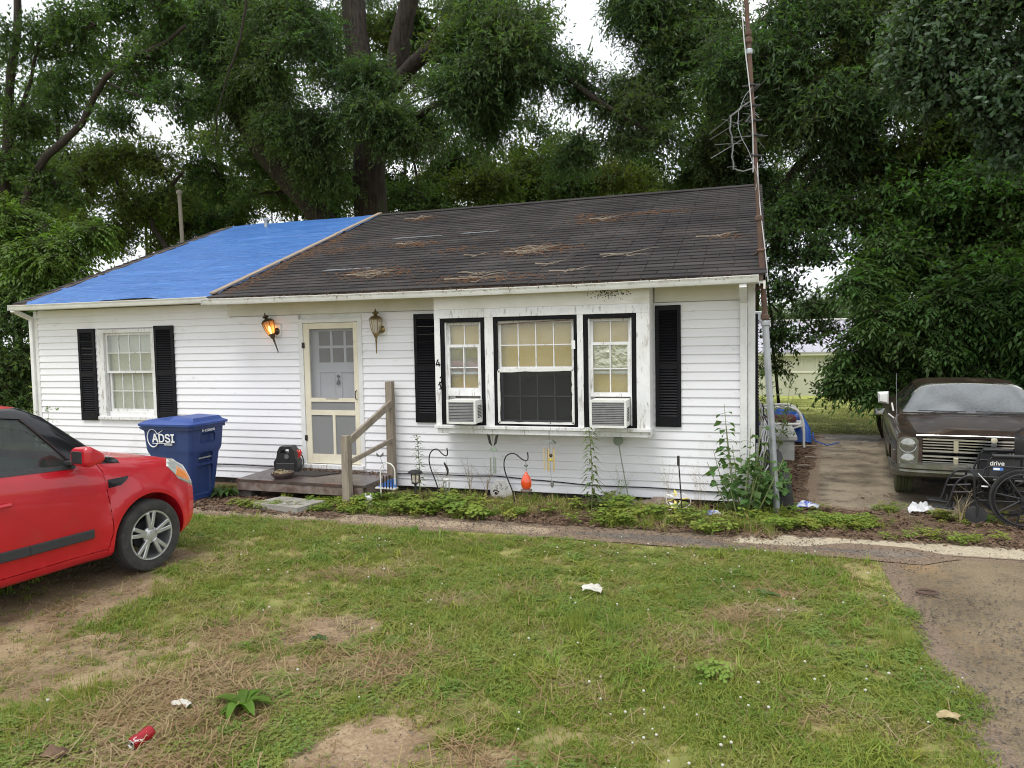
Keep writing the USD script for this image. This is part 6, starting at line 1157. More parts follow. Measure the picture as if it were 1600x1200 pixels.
yb = -.2945; text(BN, 'ADSI', .105, (-.20, -.326, .80), (1, 0, .0), (0, -.06, 1), 'white', depth=.004); text(BN, 'Dumpster Services', .018, (-.17, -.317, .765), (1, 0, 0), (0, -.06, 1), 'white', depth=.003, bold=False) if False else None
a_ = np.linspace(.5, 5.6, 30); BN.part('logo_swoosh', B().tube([(-.19+.085*math.cos(a), -.325-.06*.115*math.sin(a), .85+.115*math.sin(a)) for a in a_], np.linspace(.004, .008, 30), 5).tube([(-.12, -.328, .90), (.0, -.330, .965)], [.005, .002], 5), 'white')
BN.part('logo_line', B().box((-.20, -.321, .777), (.105, -.312, .785)).box((-.02, -.3195, .762), (.105, -.311, .770)), 'white')
text(BN, 'R-120809B', .030, (.404, -.12, .915), (0, 1, 0), (.04, 0, 1), 'white', depth=.004)
# garden things
def hook(x, y, h, reach, label):
    t = Thing('shepherd_hook', label, 'garden hook', (x, y, 0), world=True); P = [(x, y, -.1), (x-.01, y, h*.6), (x-.03, y, h*.86), (x-.0, y, h-.03), (x+reach*.35, y, h), (x+reach*.75, y, h-.07), (x+reach*.95, y, h-.08), (x+reach, y, h-.02), (x+reach*.97, y, h+.02)]
    t.part('rod', B().tube(spline(P, 40), .008, 7), 'blackiron', smooth=60); return np.array([x+reach*.9, y, h-.085])
h1 = onZ(676, 782); h2 = onZ(793, 793)
e1 = hook(h1[0], h1[1], .66, .22, 'black garden hook by the solar light holding a small chime'); e2 = hook(h2[0], h2[1], .66, .27, 'black garden hook holding the red glass hummingbird feeder')
F = Thing('hummingbird_feeder', 'red orange glass hummingbird feeder hanging from the right garden hook', 'bird feeder', e2-[0, 0, .40], world=True)
F.part('wire', B().tube([e2, e2-[0, 0, .13]], .003, 4), 'blackiron'); F.part('cap', B().ball(e2-[0, 0, .055], .024, 2, (1, 1, .6)), 'slate')
F.part('bottle', B().lathe([(.0, .215), (.012, .20), (.02, .18), (.05, .14), (.066, .09), (.062, .03), (.04, .0), (.0, .0)], 22, e2-[0, 0, .335]), 'orangeglass', smooth=60); F.part('tray', B().lathe([(.0, -.035), (.05, -.035), (.07, -.015), (.07, .0), (.03, .008), (.0, .008)], 20, e2-[0, 0, .343]), 'stone', smooth=40)
def chime(name, label, top, tubes, L, r_, mat, mk):
    t = Thing(name, label, 'wind chime', top, world=True); mk(t)
    for k, (dx, dy, dz) in enumerate(tubes):
        p = np.asarray(top)+[dx, dy, dz]; t.part('tube', B().tube([p, p-[0, 0, L]], r_, 7), mat); t.part('thread', B().tube([p+[0, 0, .03], p], .0015, 3), 'whitecable')
    return t
c3 = onY(858, 691, 8.5)
def mk(t):
    t.part('thread', B().tube([c3+[0, 0, .19], c3], .002, 3), 'cable'); t.part('roof', B().mesh(m3d.Manifold.hull_points(np.array([c3+d for d in ([-.085, -.05, .01], [.085, -.05, -.015], [-.085, .05, .01], [.085, .05, -.015], [-.03, -.03, .035], [.04, -.03, .03], [-.03, .03, .035], [.04, .03, .03])]))), 'slate')
    t.part('clapper', B().ball(c3+[.02, 0, -.16], .02, 2), 'bronze').replace('x', 'x'); t.part('clapper', B().tube([c3+[.01, 0, -.22], c3+[.03, 0, -.20]], .022, 6), 'paleyellow'); t.part('thread', B().tube([c3, c3+[.02, 0, -.47]], .0015, 3), 'cable'); t.part('weight', B().ball(c3+[.03, 0, -.51], .045, 2, (.5, .2, .9)), 'slate')
chime('wind_chime', 'wind chime of golden tubes under a grey wooden roof below the middle window', c3, [(-.06, -.02, -.07), (-.03, .03, -.08), (0, -.03, -.08), (.045, .02, -.07), (.065, -.02, -.08)], .27, .0075, 'bamboo', mk)
c2 = onY(770, 690, 8.5)
def mk(t):
    for s in (-1, 1): t.part('wing', B().mesh(m3d.Manifold.hull_points(np.array([c2+d for d in ([s*.01, -.004, -.06], [s*.075, -.004, .09], [s*.04, -.004, .08], [s*.05, -.004, -.02], [s*.01, .004, -.06], [s*.075, .004, .09], [s*.04, .004, .08], [s*.05, .004, -.02])]))), 'blackiron')
    t.part('body', B().mesh(m3d.Manifold.hull_points(np.array([c2+d for d in ([-.015, -.015, -.06], [.015, .015, -.06], [-.055, -.02, -.125], [.055, .02, -.125], [.055, -.02, -.125], [-.055, .02, -.125])]))), 'palegreen'); t.part('thread', B().tube([c2+[0, 0, .17], c2], .002, 3), 'cable').replace('x', 'x'); t.part('thread', B().tube([c2, c2-[0, 0, .5]], .0015, 3), 'whitecable')
chime('wind_chime', 'wind chime with a dark winged figure below the left window of the bay', c2, [(-.035, 0, -.2), (.03, 0, -.2), (0, .02, -.2)], .20, .008, 'palegreen', mk)
c1 = e1-[0, 0, .13]
def mk(t):
    t.part('thread', B().tube([e1, c1], .002, 3), 'cable'); t.part('figure', B().tube(spline([c1+[-.03, 0, .05], c1+[0, 0, .0], c1+[.02, 0, -.07], c1+[0, 0, -.12]], 10), [.006, .012, .014, .016, .014, .016, .014, .012, .01, .006], 6), 'blackiron')
    t.part('disc', B().lathe([(0, 0), (.045, 0), (.045, .01), (0, .012)], 14, c1-[0, 0, .17]), 'palewhite')
chime('wind_chime', 'small wind chime hanging from the left garden hook', c1, [(-.04, 0, -.2), (.03, .01, -.2), (.0, -.02, -.2)], .17, .007, 'palegreen', mk)
s_ = onZ(650, 789)
SLt = Thing('solar_light', 'black solar path light on a stake beside the handrail', 'garden light', s_, world=True)
SLt.part('stake', B().tube([s_-[0, 0, .1], s_+[0, 0, .27]], .016, 8), 'blackplastic'); SLt.part('lens', B().lathe([(.0, .0), (.045, .0), (.055, .11), (.0, .11)], 18, s_+[0, 0, .28]), 'lampglass'); SLt.part('core', B().tube([s_+[0, 0, .28], s_+[0, 0, .38]], .02, 8), 'palewhite')
for k in range(6): a = k*PI/3; SLt.part('rib', B().tube([s_+[.047*math.cos(a), .047*math.sin(a), .275], s_+[.058*math.cos(a), .058*math.sin(a), .395]], .005, 5), 'blackplastic')
SLt.part('cap', B().lathe([(.0, .005), (.07, .0), (.088, .012), (.085, .03), (.055, .045), (.0, .05)], 24, s_+[0, 0, .39]), 'blackplastic', smooth=50); SLt.part('collar', B().lathe([(.02, -.02), (.05, -.005), (.05, .005), (0, .006)], 16, s_+[0, 0, .28]), 'blackplastic')
# little arch with railings and butterfly
a0 = onZ(607, 788); AR = Thing('garden_arch', 'small white wire garden arch with a blue panel beside the taller post', 'garden ornament', a0, world=True)
A = [a0+[.10*-math.cos(t)*1.0, 0, .42+.10*math.sin(t)] for t in np.linspace(0, PI, 12)]; AR.part('arch', B().tube([a0+[-.10, 0, .0]]+A+[a0+[.10, 0, .25]], .008, 6), 'palewhite'); AR.part('stake', B().tube([a0+[-.10, 0, -.05], a0+[-.10, 0, .42]], .007, 5), 'blackiron')
for k in range(4): AR.part('bar', B().tube([a0+[-.06+.04*k, 0, .20], a0+[-.06+.04*k, 0, .36]], .007, 5), 'blackiron')
AR.part('panel', B().mesh(m3d.Manifold.hull_points(np.array([a0+d for d in ([-.17, .03, .21], [.09, .03, .21], [.09, .03, .32], [-.02, .03, .30], [-.17, .06, .21], [.09, .06, .21], [.09, .06, .32], [-.02, .06, .30])]))), 'stickerblue'); AR.part('ledge', B().box(a0+[-.18, .0, .19], a0+[.10, .08, .208]), 'palewhite')
bq = a0+[-.10, 0, .60]; AR.part('butterfly', B().mesh(m3d.Manifold.hull_points(np.array([bq+d for d in ([0, 0, 0], [-.05, 0, .05], [-.05, .004, .0], [-.01, .004, -.01])]))).mesh(m3d.Manifold.hull_points(np.array([bq+d for d in ([0, 0, 0], [.05, 0, .06], [.05, .004, .01], [.01, .004, -.01])]))).tube([bq, bq+[.06, 0, -.18]], .003, 4), 'slate')
g0 = onZ(575, 796); GN = Thing('figurine', 'small white and grey garden figurine lying by the foot of the front post', 'figurine', g0, world=True)
for c, r_, sc_ in (((0, 0, .06), .055, (1.1, .8, 1)), ((.01, 0, .13), .045, (1.1, .9, .8)), ((-.04, -.02, .03), .045, (1.2, .7, .5)), ((.045, -.02, .15), .018, (.6, .5, 1.6)), ((-.015, -.02, .175), .018, (.6, .5, 1.5)), ((.05, -.03, .05), .03, (.6, .6, 1.3))): pass
GN.part('body', B().ball(g0+[0, 0, .06], .058, 2, (1.1, .8, 1)).ball(g0+[-.03, -.03, .03], .045, 2, (1.3, .7, .6)), 'figurine', smooth=60); GN.part('head', B().ball(g0+[.015, 0, .135], .044, 2, (1.1, .9, .85)), 'figurine', smooth=60)
for dx in (-.02, .045): GN.part('ear', B().ball(g0+[dx, -.01, .175], .018, 1, (.6, .5, 1.5)), 'figurine', smooth=60)
GN.part('ball', B().ball(g0+[-.12, -.01, .05], .035, 2), 'redplastic', smooth=60); GN.part('base', B().ball(g0+[0, 0, .01], .07, 2, (1.2, .8, .35)), 'palegreen', smooth=60)
m0 = onY(783, 775, 8.80)*[1, 1, 0]+[0, 0, .05]; MS = Thing('memorial_stone', 'white rounded stone plaque with a black paw print leaning on the wall', 'plaque', m0, world=True)
pl = Polygon([(-.12, -.03), (.13, -.03), (.14, .05), (.11, .14), (.06, .19), (-.04, .19), (-.10, .13), (-.13, .05)]).buffer(.01)
MS.part('slab', B().prism(pl, 'y', -.015, .015).tf(mov(*m0)@rot([1, 0, 0], .25)), 'palewhite', smooth=30); Mp = mov(*m0)@rot([1, 0, 0], .25); b = B()
for dx, dz, r_ in ((-.06, .02, .022), (-.09, .05, .012), (-.07, .065, .012), (-.045, .065, .012), (-.028, .045, .012)): b.ball((dx, -.016, dz), r_, 1, (1, .2, 1))
MS.part('paw_print', b.tf(Mp), 'blackpaint', smooth=60)
b = B(); r = np.random.default_rng(4)
for k in range(26): b.ball((r.uniform(-.07, .11), -.0155, r.uniform(.07, .16)), r.uniform(.004, .008), 0, (1.3, .2, .8))
MS.part('inscription', b.tf(Mp), 'slate', kind='stuff')
def rock(p, s, seed, label):
    m = trimesh.creation.icosphere(3, 1.); v = np.array(m.vertices); v = v*(1+.5*(meshkit.fbm(v*1.2+seed, 3, seed)-.5)[:, None])*s; single('rock', B().add(v+np.asarray(p)+[0, 0, s[2]*.5], m.faces), 'stone', label, 'rock', smooth=50)
for (px, py), s, seed, lab in (((952, 772), (.13, .10, .09), 1, 'rounded brown rock under the leaning disc stake'), ((985, 776), (.12, .09, .06), 2, 'low brown rock between the two bigger ones'), ((1012, 783), (.15, .10, .06), 3, 'flat reddish rock in the row by the wall'), ((1034, 778), (.14, .10, .10), 4, 'biggest brown rock at the right end of the row')): rock(onY(px, py, 8.70)*[1, 1, 0], s, seed, lab)
d0 = onY(985, 776, 8.75)*[1, 1, 0]; DS = Thing('disc_stake', 'pale green disc on a leaning stake in front of the bay sill', 'garden ornament', d0, world=True); dt = onY(966, 688, 8.75)
DS.part('stake', B().tube(spline([d0, (d0+dt)/2+[-.01, 0, .02], dt], 10), .007, 6), 'palegreen'); DS.part('disc', B().lathe([(0, .006), (.05, .006), (.062, .0), (.05, -.008), (0, -.008)], 18, dt, (.1, -1, .1)), 'palegreen')
k0 = onZ(1067, 812); kt = onY(1060, 715, 8.27); single('garden_stake', B().tube([k0-[0, 0, .05], kt], .008, 6).box(kt-[.014, .014, .09], kt+[.014, .014, .02], .004), 'blackiron', 'thin black leaning stake right of the row of rocks', 'stake')
# fallen flower windmill
w0 = onZ(1056, 803); WM = Thing('flower_windmill', 'fallen yellow and white flower windmill lying in the weeds', 'garden ornament', w0, world=True)
for k in range(11):
    a = k*2*PI/11; c = w0+[.0, .0, .06]; d = np.array([math.cos(a), .35*math.sin(a), .75*math.sin(a)]); WM.part('petal', B().mesh(m3d.Manifold.hull_points(np.array([c+d*.02, c+d*.07+[.018, 0, .012], c+d*.07+[-.018, 0, -.012], c+d*.125, c+d*.07+[0, -.012, 0]]))), 'paleyellow' if k % 2 else 'palewhite')
WM.part('hub', B().ball(w0+[0, -.02, .06], .025, 2), 'paleyellow')
for k in range(7):
    a = k*.9; c = w0+[.0+.03*math.cos(a), .12, .15+.02*math.sin(a)]; d = np.array([math.cos(a), .3, .7*math.sin(a)]); WM.part('petal', B().mesh(m3d.Manifold.hull_points(np.array([c, c+d*.06+[.02, 0, .014], c+d*.06+[-.02, 0, -.014], c+d*.12, c+d*.06+[0, -.012, 0]]))), 'palewhite' if k % 2 else 'paleyellow')
WM.part('ring', B().tube([w0+[.02+.14*math.cos(a), .10, .13+.09*math.sin(a)] for a in np.linspace(0, 2*PI, 20)], .005, 5), 'palewhite')
def crumple(p, sx, sy, h, seed, n=16):
    u, v = np.meshgrid(np.linspace(-1, 1, n), np.linspace(-1, 1, n)); N = meshkit.fbm(np.stack([u*2+seed, v*2, 0*u], -1), 3, seed); R = np.clip(1-(np.abs(u)**3+np.abs(v)**3)*.5, 0, 1)
    P = np.stack([p[0]+u*sx*(1+.5*(N-.5)), p[1]+v*sy*(1+.6*(meshkit.noise(np.stack([v*2, u*2+seed, 0*u], -1), seed)-.5)), p[2]+.006+h*R*(.25+1.2*N)], -1).reshape(-1, 3)
    return B().add(P, [[a*n+b_, a*n+b_+1, (a+1)*n+b_+1, (a+1)*n+b_] for a in range(n-1) for b_ in range(n-1)])
single('litter', crumple(onZ(1116, 811)+[0, 0, .04], .07, .05, .05, 3), 'bluelitter', 'crumpled blue and white wrapper in the weeds right of the flower windmill', 'litter', 'dropped litter', smooth=False)
single('litter', crumple(onZ(1262, 796)+[0, 0, .02], .11, .07, .07, 4), 'bluelitter', 'dark blue wrapper beyond the foot of the mast at the driveway edge', 'litter', 'dropped litter', smooth=False)
single('litter', crumple(onZ(925, 931)+[0, 0, .035], .075, .05, .05, 5), 'paper', 'torn white paper lying in the middle of the lawn', 'litter', 'dropped litter', smooth=False)
single('litter', crumple(onZ(285, 1111)+[0, 0, .03], .055, .022, .03, 6), 'paper', 'crumpled white tissue left of the broad-leaved weed', 'litter', 'dropped litter', smooth=False)
single('plastic_bag', crumple(onZ(1437, 803), .12, .08, .12, 8, 36), 'bag', 'white plastic bag lying on the driveway before the old sedan', 'plastic bag', smooth=40)
q = onZ(1448, 929); single('iron_ring', B().tube([q+[.07*math.cos(a), .055*math.sin(a), .022] for a in np.linspace(0, 2*PI, 26)], .010, 6), 'rust', 'rusty iron ring lying on the wet driveway', 'ring')
cq = onZ(222, 1166); cq[2] = float(ground_z(cq[0], cq[1]))+.008; CN = Thing('drink_can', 'crushed red drink can lying in the dry grass near the camera', 'can', cq+[0, 0, .034], world=True); ax = np.array([.17, .95, .16]); ax /= np.linalg.norm(ax)
CN.part('body', B().lathe([(.025, -.058), (.033, -.050), (.0335, -.03), (.029, -.005), (.032, .02), (.0335, .045), (.027, .057)], 28, cq+[0, 0, .036], ax), 'canred', smooth=40); CN.part('lid', B().lathe([(.0, -.054), (.022, -.054), (.024, -.060), (.026, -.058)], 28, cq+[0, 0, .036], ax), 'canmetal', smooth=40)
e = cq+[0, 0, .036]-ax*.0555; CN.part('opening', B().lathe([(0, 0), (.0075, 0), (.0075, .001), (0, .001)], 12, e+np.array([.006, -.004, .006]), -ax), 'dark'); CN.part('tab', B().lathe([(.003, 0), (.007, .0), (.007, .002), (.003, .002)], 12, e+np.array([-.005, .003, -.003])-ax*.0015, -ax), 'canmetal'); CN.part('base', B().lathe([(.0, .05), (.02, .052), (.027, .058)], 20, cq+[0, 0, .036], ax), 'canmetal')
single('dead_leaf', crumple(onZ(1480, 1131)+[0, 0, .03], .05, .03, .03, 9), 'straw', 'large dry leaf at the edge of the driveway', 'leaf', smooth=40)
single('dead_leaf', crumple(onZ(85, 1188)+[0, 0, .02], .06, .04, .04, 12), 'leafbrown', 'brown curled leaf in the near left corner of the yard', 'leaf', smooth=40)
# right of the house: tyres, dock step, chair and bundle
for (x, y, z_), tl, lab in (((.245, 9.50, .31), .12, 'upright black tyre leaning on the side wall'), ((.30, 9.05, .16), .1, 'lower tyre half hidden by the tall weeds at the corner')):
    b = B().lathe([(.17, -.08), (.20, -.10), (.28, -.10), (.31, -.07), (.315, 0), (.31, .07), (.28, .10), (.20, .10), (.17, .08), (.17, -.08)], 36, (x, y, z_), (1, tl, tl)); single('tyre', b, 'rubber', lab, 'tyre', smooth=40)
BX = Thing('dock_step', 'grey plastic step box standing on leaf litter beside the house', 'step', (.42, 13.0, 0), world=True)
BX.part('body', B().box((.12, 12.45, .0), (.62, 13.75, .34), .02), 'stepgrey'); BX.part('tread', B().box((.08, 12.40, .34), (.66, 13.80, .43), .02), 'stepgrey')
for k in range(9): BX.part('ridge', B().box((.11+k*.06, 12.44, .43), (.14+k*.06, 13.76, .438)), 'stepgrey')
CH_ = Thing('garden_chair', 'white tubular metal chair behind the dock step', 'chair', (.45, 14.2, 0), world=True)
for dy in (0, .55): CH_.part('frame', B().tube(spline([(.86, 14.0+dy, 0), (.84, 14.0+dy, .45), (.74, 14.0+dy, .68), (.45, 14.0+dy, .74), (.10, 14.0+dy, .72)], 24), .022, 8), 'whitepipe', smooth=60)
CH_.part('seat', B().box((.12, 14.02, .40), (.86, 14.55, .45), .015), 'whitepipe'); CH_.part('cushion', B().box((.14, 14.06, .452), (.74, 14.5, .56), .04), 'cushion', smooth=40); CH_.part('brace', B().bar((.2, 14.0, .2), (.84, 14.0, .42), .02, .03), 'whitepipe')
BD = Thing('covered_heap', 'heap of things under a rumpled blue tarpaulin beyond the white chair', 'heap', (.7, 15.0, 0), world=True)
n = 30; u, v = np.meshgrid(np.linspace(-1, 1, n), np.linspace(-1, 1, n)); R = np.clip(1-np.maximum(np.abs(u), np.abs(v))**3, 0, 1); N = meshkit.fbm(np.stack([u*2, v*2, 0*u], -1), 4, 4)
N3 = meshkit.fbm(np.stack([u*5+v*2, v*5, 0*u], -1), 3, 8); hh = (.36+.7*np.clip(N-.3, 0, 1)+.18*(1-np.abs(u-.2))+.22*(N3-.5))*R**.45; hh = np.where(hh < .02, .03, hh); P = np.stack([.50+u*.48*(1+.4*(N-.5)), 14.95+v*.45, hh*.88+.02], -1).reshape(-1, 3)
BD.part('cover', B().add(P, [[a*n+b_, a*n+b_+1, (a+1)*n+b_+1, (a+1)*n+b_] for a in range(n-1) for b_ in range(n-1)]), 'tarpblue', smooth=40); BD.part('rope', wob_tube([(1.05, 14.6, .2), (1.2, 14.4, .02), (1.4, 14.5, .02), (1.5, 14.7, .02)], (.012, .01), 20, 4, .01), 'tarpblue'); BD.part('box', B().box((.3, 14.65, 0), (.95, 15.2, .30), .02), 'dark')
# a tangle of hoses and cables hanging on the side wall
CB = Thing('cable_tangle', 'tangle of white hoses and cables hanging on the side wall by the mast', 'cables', (.1, 9.6, 0), world=True)
r = np.random.default_rng(6)
for k in range(8):
    x, y = r.uniform(.06, .16), r.uniform(9.3, 10.1); CB.part('cable', wob_tube([(x, y, r.uniform(.9, 1.25)), (x+.06, y+.1, .7), (x+.02, y-.1, .4), (x+.08, y+.1, .05)], (.008, .008), 24, k, .012), 'whitecable' if k % 3 else 'cable')
CB.part('panel', B().box((.03, 9.70, .35), (.06, 9.9, 1.0)), 'paleplastic')
for (x, y, a, L, seed, lab) in ((1.0, 12.9, .2, .45, 3, 'bleached stick curving on the litter beside the dock step'), (.75, 11.9, -.1, .22, 4, 'short white stick in front of the dock step'), (1.05, 14.0, .05, 1.3, 5, 'long thin stick lying across the litter beyond the dock step')):
    d = np.array([math.cos(a), math.sin(a), 0]); single('stick', wob_tube([np.array([x, y, .02])-d*L/2, np.array([x, y+.05*L, .035]), np.array([x, y, .02])+d*L/2], (.02, .008), 12, seed, .006, 6), 'twig', lab, 'stick')
# wheelchair
WC = Thing('wheelchair', 'folding black wheelchair standing before the old sedan at the right edge', 'wheelchair', (2.62, 8.90, 0), PI-.06)
R_ = .305
for s in (1, -1):
    w = WC.part('wheel', B().lathe([(.285, -.012), (.30, -.014), (.305, 0), (.30, .014), (.285, .012), (.278, .0), (.285, -.012)], 56, (0, s*.27, R_), (0, 1, 0)), 'rubber', smooth=50)
    WC.part('rim', B().lathe([(.268, -.012), (.282, -.012), (.282, .012), (.268, .012), (.268, -.012)], 48, (0, s*.27, R_), (0, 1, 0)), 'wcblack', parent=w)
    WC.part('push_rim', B().tube([(.262*math.cos(a), s*.312, R_+.262*math.sin(a)) for a in np.linspace(0, 2*PI, 50)], .009, 7, cap=False), 'wcblack', parent=w); WC.part('hub', B().lathe([(0, -.03), (.03, -.03), (.035, 0), (.03, .03), (0, .032)], 16, (0, s*.27, R_), (0, 1, 0)), 'wcblack', parent=w)
    for k in range(8):
        a = k*PI/4+.2; WC.part('spoke', B().tube([(.02*math.cos(a), s*.27, R_+.02*math.sin(a)), (.272*math.cos(a), s*.27, R_+.272*math.sin(a))], .010, 6), 'wcblack', parent=w)
    y = s*.215
    WC.part('frame', B().tube([(-.10, y, .98), (-.04, y, .92), (-.03, y, .5), (-.02, y, .26), (.38, y, .26), (.42, y, .30), (.42, y, .50), (.36, y, .51), (-.03, y, .50)], .0125, 8).tube([(.40, y, .26), (.40, y, .18)], .016, 8).tube([(-.03, y, .62), (.28, y, .62), (.33, y, .60), (.35, y, .51)], .011, 8), 'wcblack', smooth=50)
    WC.part('arm_pad', B().box((-.02, y-.03, .715), (.27, y+.03, .75), .012), 'vinylblack'); WC.part('arm_frame', B().tube([(0, y, .5), (0, y, .715), (.26, y, .715), (.30, y, .69), (.31, y, .51)], .011, 8), 'wcblack', smooth=50); WC.part('skirt_guard', B().box((.02, y-.004, .515), (.295, y+.004, .70), .003), 'vinylblack')
    WC.part('handgrip', B().tube([(-.09, y, .975), (-.19, y, .985)], .016, 8), 'rubber')
    WC.part('caster', B().lathe([(0, -.016), (.08, -.016), (.10, -.010), (.10, .010), (.08, .016), (0, .016)], 28, (.40, y, .10), (0, 1, 0)), 'rubber'); WC.part('fork', B().tube([(.40, y+.025, .10), (.39, y+.022, .20), (.40, y, .22)], .008, 6).tube([(.40, y-.025, .10), (.39, y-.022, .20), (.40, y, .22)], .008, 6), 'wcblack')
    ff = y-s*.02; WC.part('footrest_hanger', B().tube(spline([(.42, ff, .50), (.50, ff, .50), (.57, ff, .44), (.64, ff, .24), (.67, ff, .17)], 18), .011, 8).tube([(.45, ff, .42), (.58, ff, .41)], .009, 6).tube([(.45, ff, .34), (.61, ff, .33)], .009, 6), 'wcblack', smooth=50)
    WC.part('footplate', B().bar((.60, ff-s*.02, .155), (.80, ff-s*.02, .175), .15, .016, ch=.004), 'vinylblack'); WC.part('heel_loop', B().tube([(.62, ff-.06, .17), (.60, ff, .22), (.62, ff+.06, .17)], .008, 5), 'vinylblack')
    WC.part('brake', B().tube([(.28, y+s*.03, .42), (.34, y+s*.035, .48), (.40, y+s*.04, .55)], .008, 6), 'chrome')
WC.part('seat', B().box((-.02, -.21, .495), (.40, .21, .515), .006), 'vinylblack'); WC.part('backrest', B().box((-.045, -.215, .53), (-.02, .215, .92), .008), 'vinylblack')
for s in (1, -1): WC.part('cross_brace', B().bar((.12, -.21*s, .27), (.12, .21*s, .49), .022, .03), 'wcblack')
text(WC, 'drive', .040, (.29, .2205, .635), (-1, 0, 0), (0, 0, 1), 'palewhite', depth=.002); WC.part('sticker', B().box((.17, .2195, .582), (.26, .2225, .612)), 'stickerblue'); WC.part('sticker', B().box((.20, .2227, .586), (.255, .2240, .608)), 'white')
WC.part('label_plate', B().box((.30, .228, .405), (.36, .231, .42)), 'white')
# metal shed beyond the back lawn
SH = Thing('metal_shed', 'long low tan metal shed with a pale ribbed roof beyond the back lawn', 'shed', (4, 45.5, -1.56), world=True)
z0, ze, zr = -1.75, .98, 2.95
SH.part('wall', B().prism([(45.5, z0), (57.5, z0), (57.5, ze), (51.5, zr-.1), (45.5, ze)], 'x', -6, 24), 'barnwall', smooth=False)
for k in range(150): x = -6+.2*k; SH.part('rib', B().box((x, 45.46, -.02), (x+.05, 45.50, ze-.08)), 'barnwall')
SH.part('base_trim', B().box((-6.05, 45.45, -.10), (24.05, 45.497, -.02)), 'barntrim'); SH.part('eave_trim', B().box((-6.1, 45.25, ze-.08), (24.1, 45.49, ze+.06)), 'barntrim')
SH.part('roof', B().prism([(45.2, ze+.05), (51.5, zr), (57.8, ze+.05), (57.8, ze+.12), (51.5, zr+.07), (45.2, ze+.12)], 'x', -6.3, 24.3), 'metalroof', smooth=False)
for k in range(68): x = -6.2+.45*k; SH.part('roof_rib', B().bar((x, 45.2, ze+.13), (x, 51.5, zr+.08), .05, .05, up=(0, 0, 1)), 'metalroof')
SH.part('ridge_vent', B().box((-.5, 51.2, zr+.05), (.9, 51.9, zr+.75), .05), 'galv'); SH.part('ridge_flashing', B().box((-6.3, 51.3, zr+.05), (24.3, 51.7, zr+.14), .03), 'barntrim')
# ------------------------------------------------------------------ window air conditioners
def ac(x0, x1, z0, z1, yf, label, dirty):
    T = Thing('air_conditioner', label, 'air conditioner', ((x0+x1)/2, 8.5, z0), world=True, group=None)
    t = .028; yb = BY+.10
    b = B().box((x0, yf, z0), (x0+t, yf+.03, z1), .004).box((x1-t, yf, z0), (x1, yf+.03, z1), .004).box((x0+t, yf+.001, z0), (x1-t, yf+.03, z0+t)).box((x0+t, yf+.001, z1-t), (x1-t, yf+.03, z1))
    T.part('front_frame', b, 'acwhite'); T.part('case', B().box((x0+.004, yf+.031, z0+.004), (x1-.004, yb, z1-.004), .006), 'acwhite')
    c = T.part('coil', B().box((x0+t, yf+.022, z0+t), (x1-t, yf+.03, z1-t)), 'acgrille')
    n = 13
    for k in range(n): zz = z0+t+(k+.5)*(z1-z0-2*t)/n; T.part('fin', B().bar((x0+t, yf+.012, zz), (x1-t, yf+.012, zz), .012, .006, up=(0, .4, .9)), 'acgrille', parent=c, smooth=False)
    for k in range(9):
        for m in range(2): zz = z0+.07+k*.018; T.part('side_louver', B().box((x1-.0035, yf+.08+m*.07, zz), (x1+.0005, yf+.14+m*.07, zz+.009)), 'dark')
    for a, b_ in ((x0-.075, x0-.002), (x1+.002, x1+.075)):
        w = B()
        for k in range(6): q = a+(b_-a)*k/6; w.box((q+.001, BY+.062+.004*(k % 2), z0), (q+(b_-a)/6-.001, BY+.07+.004*(k % 2), z1+.03))
        T.part('side_panel', w, 'paleplastic')
ac(-3.585, -3.20, 1.005, 1.30, 8.30, 'small white window air conditioner in the left window of the bay', 0)
ac(-1.79, -1.365, .995, 1.315, 8.27, 'bigger dirty window air conditioner in the right window of the bay', 1)

# ------------------------------------------------------------------ grass, weeds and litter
def grassmat(name, c1, c2, c3): 
    n = {'g': ('geometry', {}), 'n': ('noise_texture', {'scale': 1.4, 'detail': 4., 'roughness': .6}), 'r': ('rgb_ramp', {'ramp': [(.32, c1), (.5, c2), (.68, c3)]}), 'i': ('map_range', {'to_min': .6, 'to_max': 1.4}), 'h': ('hsv', {}), 'oi': ('object_info', {}), 'om': ('map_range', {'to_min': .47, 'to_max': .53}), 'h2': ('hsv', {}),
         'p': ('principled_bsdf', {'roughness': .55, 'specular_ior_level': .3}), 't': ('translucent_bsdf', {}), 'm': ('mix_closure', {'fac': .3})}
    M[name] = usdkit.material(stage, '/World/Looks/'+name, n, [('g.position', 'n.vector'), ('n.fac', 'r.fac'), ('g.random_per_island', 'i.value'), ('i.result', 'h.value'), ('r.color', 'h.color'), ('oi.random', 'om.value'), ('om.result', 'h2.hue'), ('h.color', 'h2.color'), ('h2.color', 'p.base_color'), ('h2.color', 't.color'), ('p.BSDF', 'm.closure1'), ('t.BSDF', 'm.closure2')], surface='m.closure')
grassmat('blade', (.26, .37, .055), (.335, .42, .065), (.47, .45, .13)); grassmat('dryblade', (.46, .32, .15), (.56, .41, .21), (.64, .50, .30)); grassmat('clover', (.25, .37, .075), (.31, .42, .085), (.37, .44, .09)); grassmat('weedleaf', (.25, .37, .055), (.32, .43, .06), (.41, .46, .09)); grassmat('backgrass', (.34, .38, .09), (.40, .43, .11), (.48, .48, .16))
leafmat('plantleaf', (.12, .23, .065), (.17, .28, .085), sc=3.); leafmat('lilyleaf', (.17, .24, .085), (.23, .29, .11), sc=3.); leafmat('dockleaf', (.14, .27, .03), (.19, .33, .045), sc=5., rough=.35); PM('stemgreen', (.16, .19, .07), (.22, .22, .10), sc=9, rough=.7); PM('stemdry', (.34, .27, .17), (.26, .2, .12), sc=9, rough=.9); PM('flowerwhite', (.46, .45, .38), rough=.8)
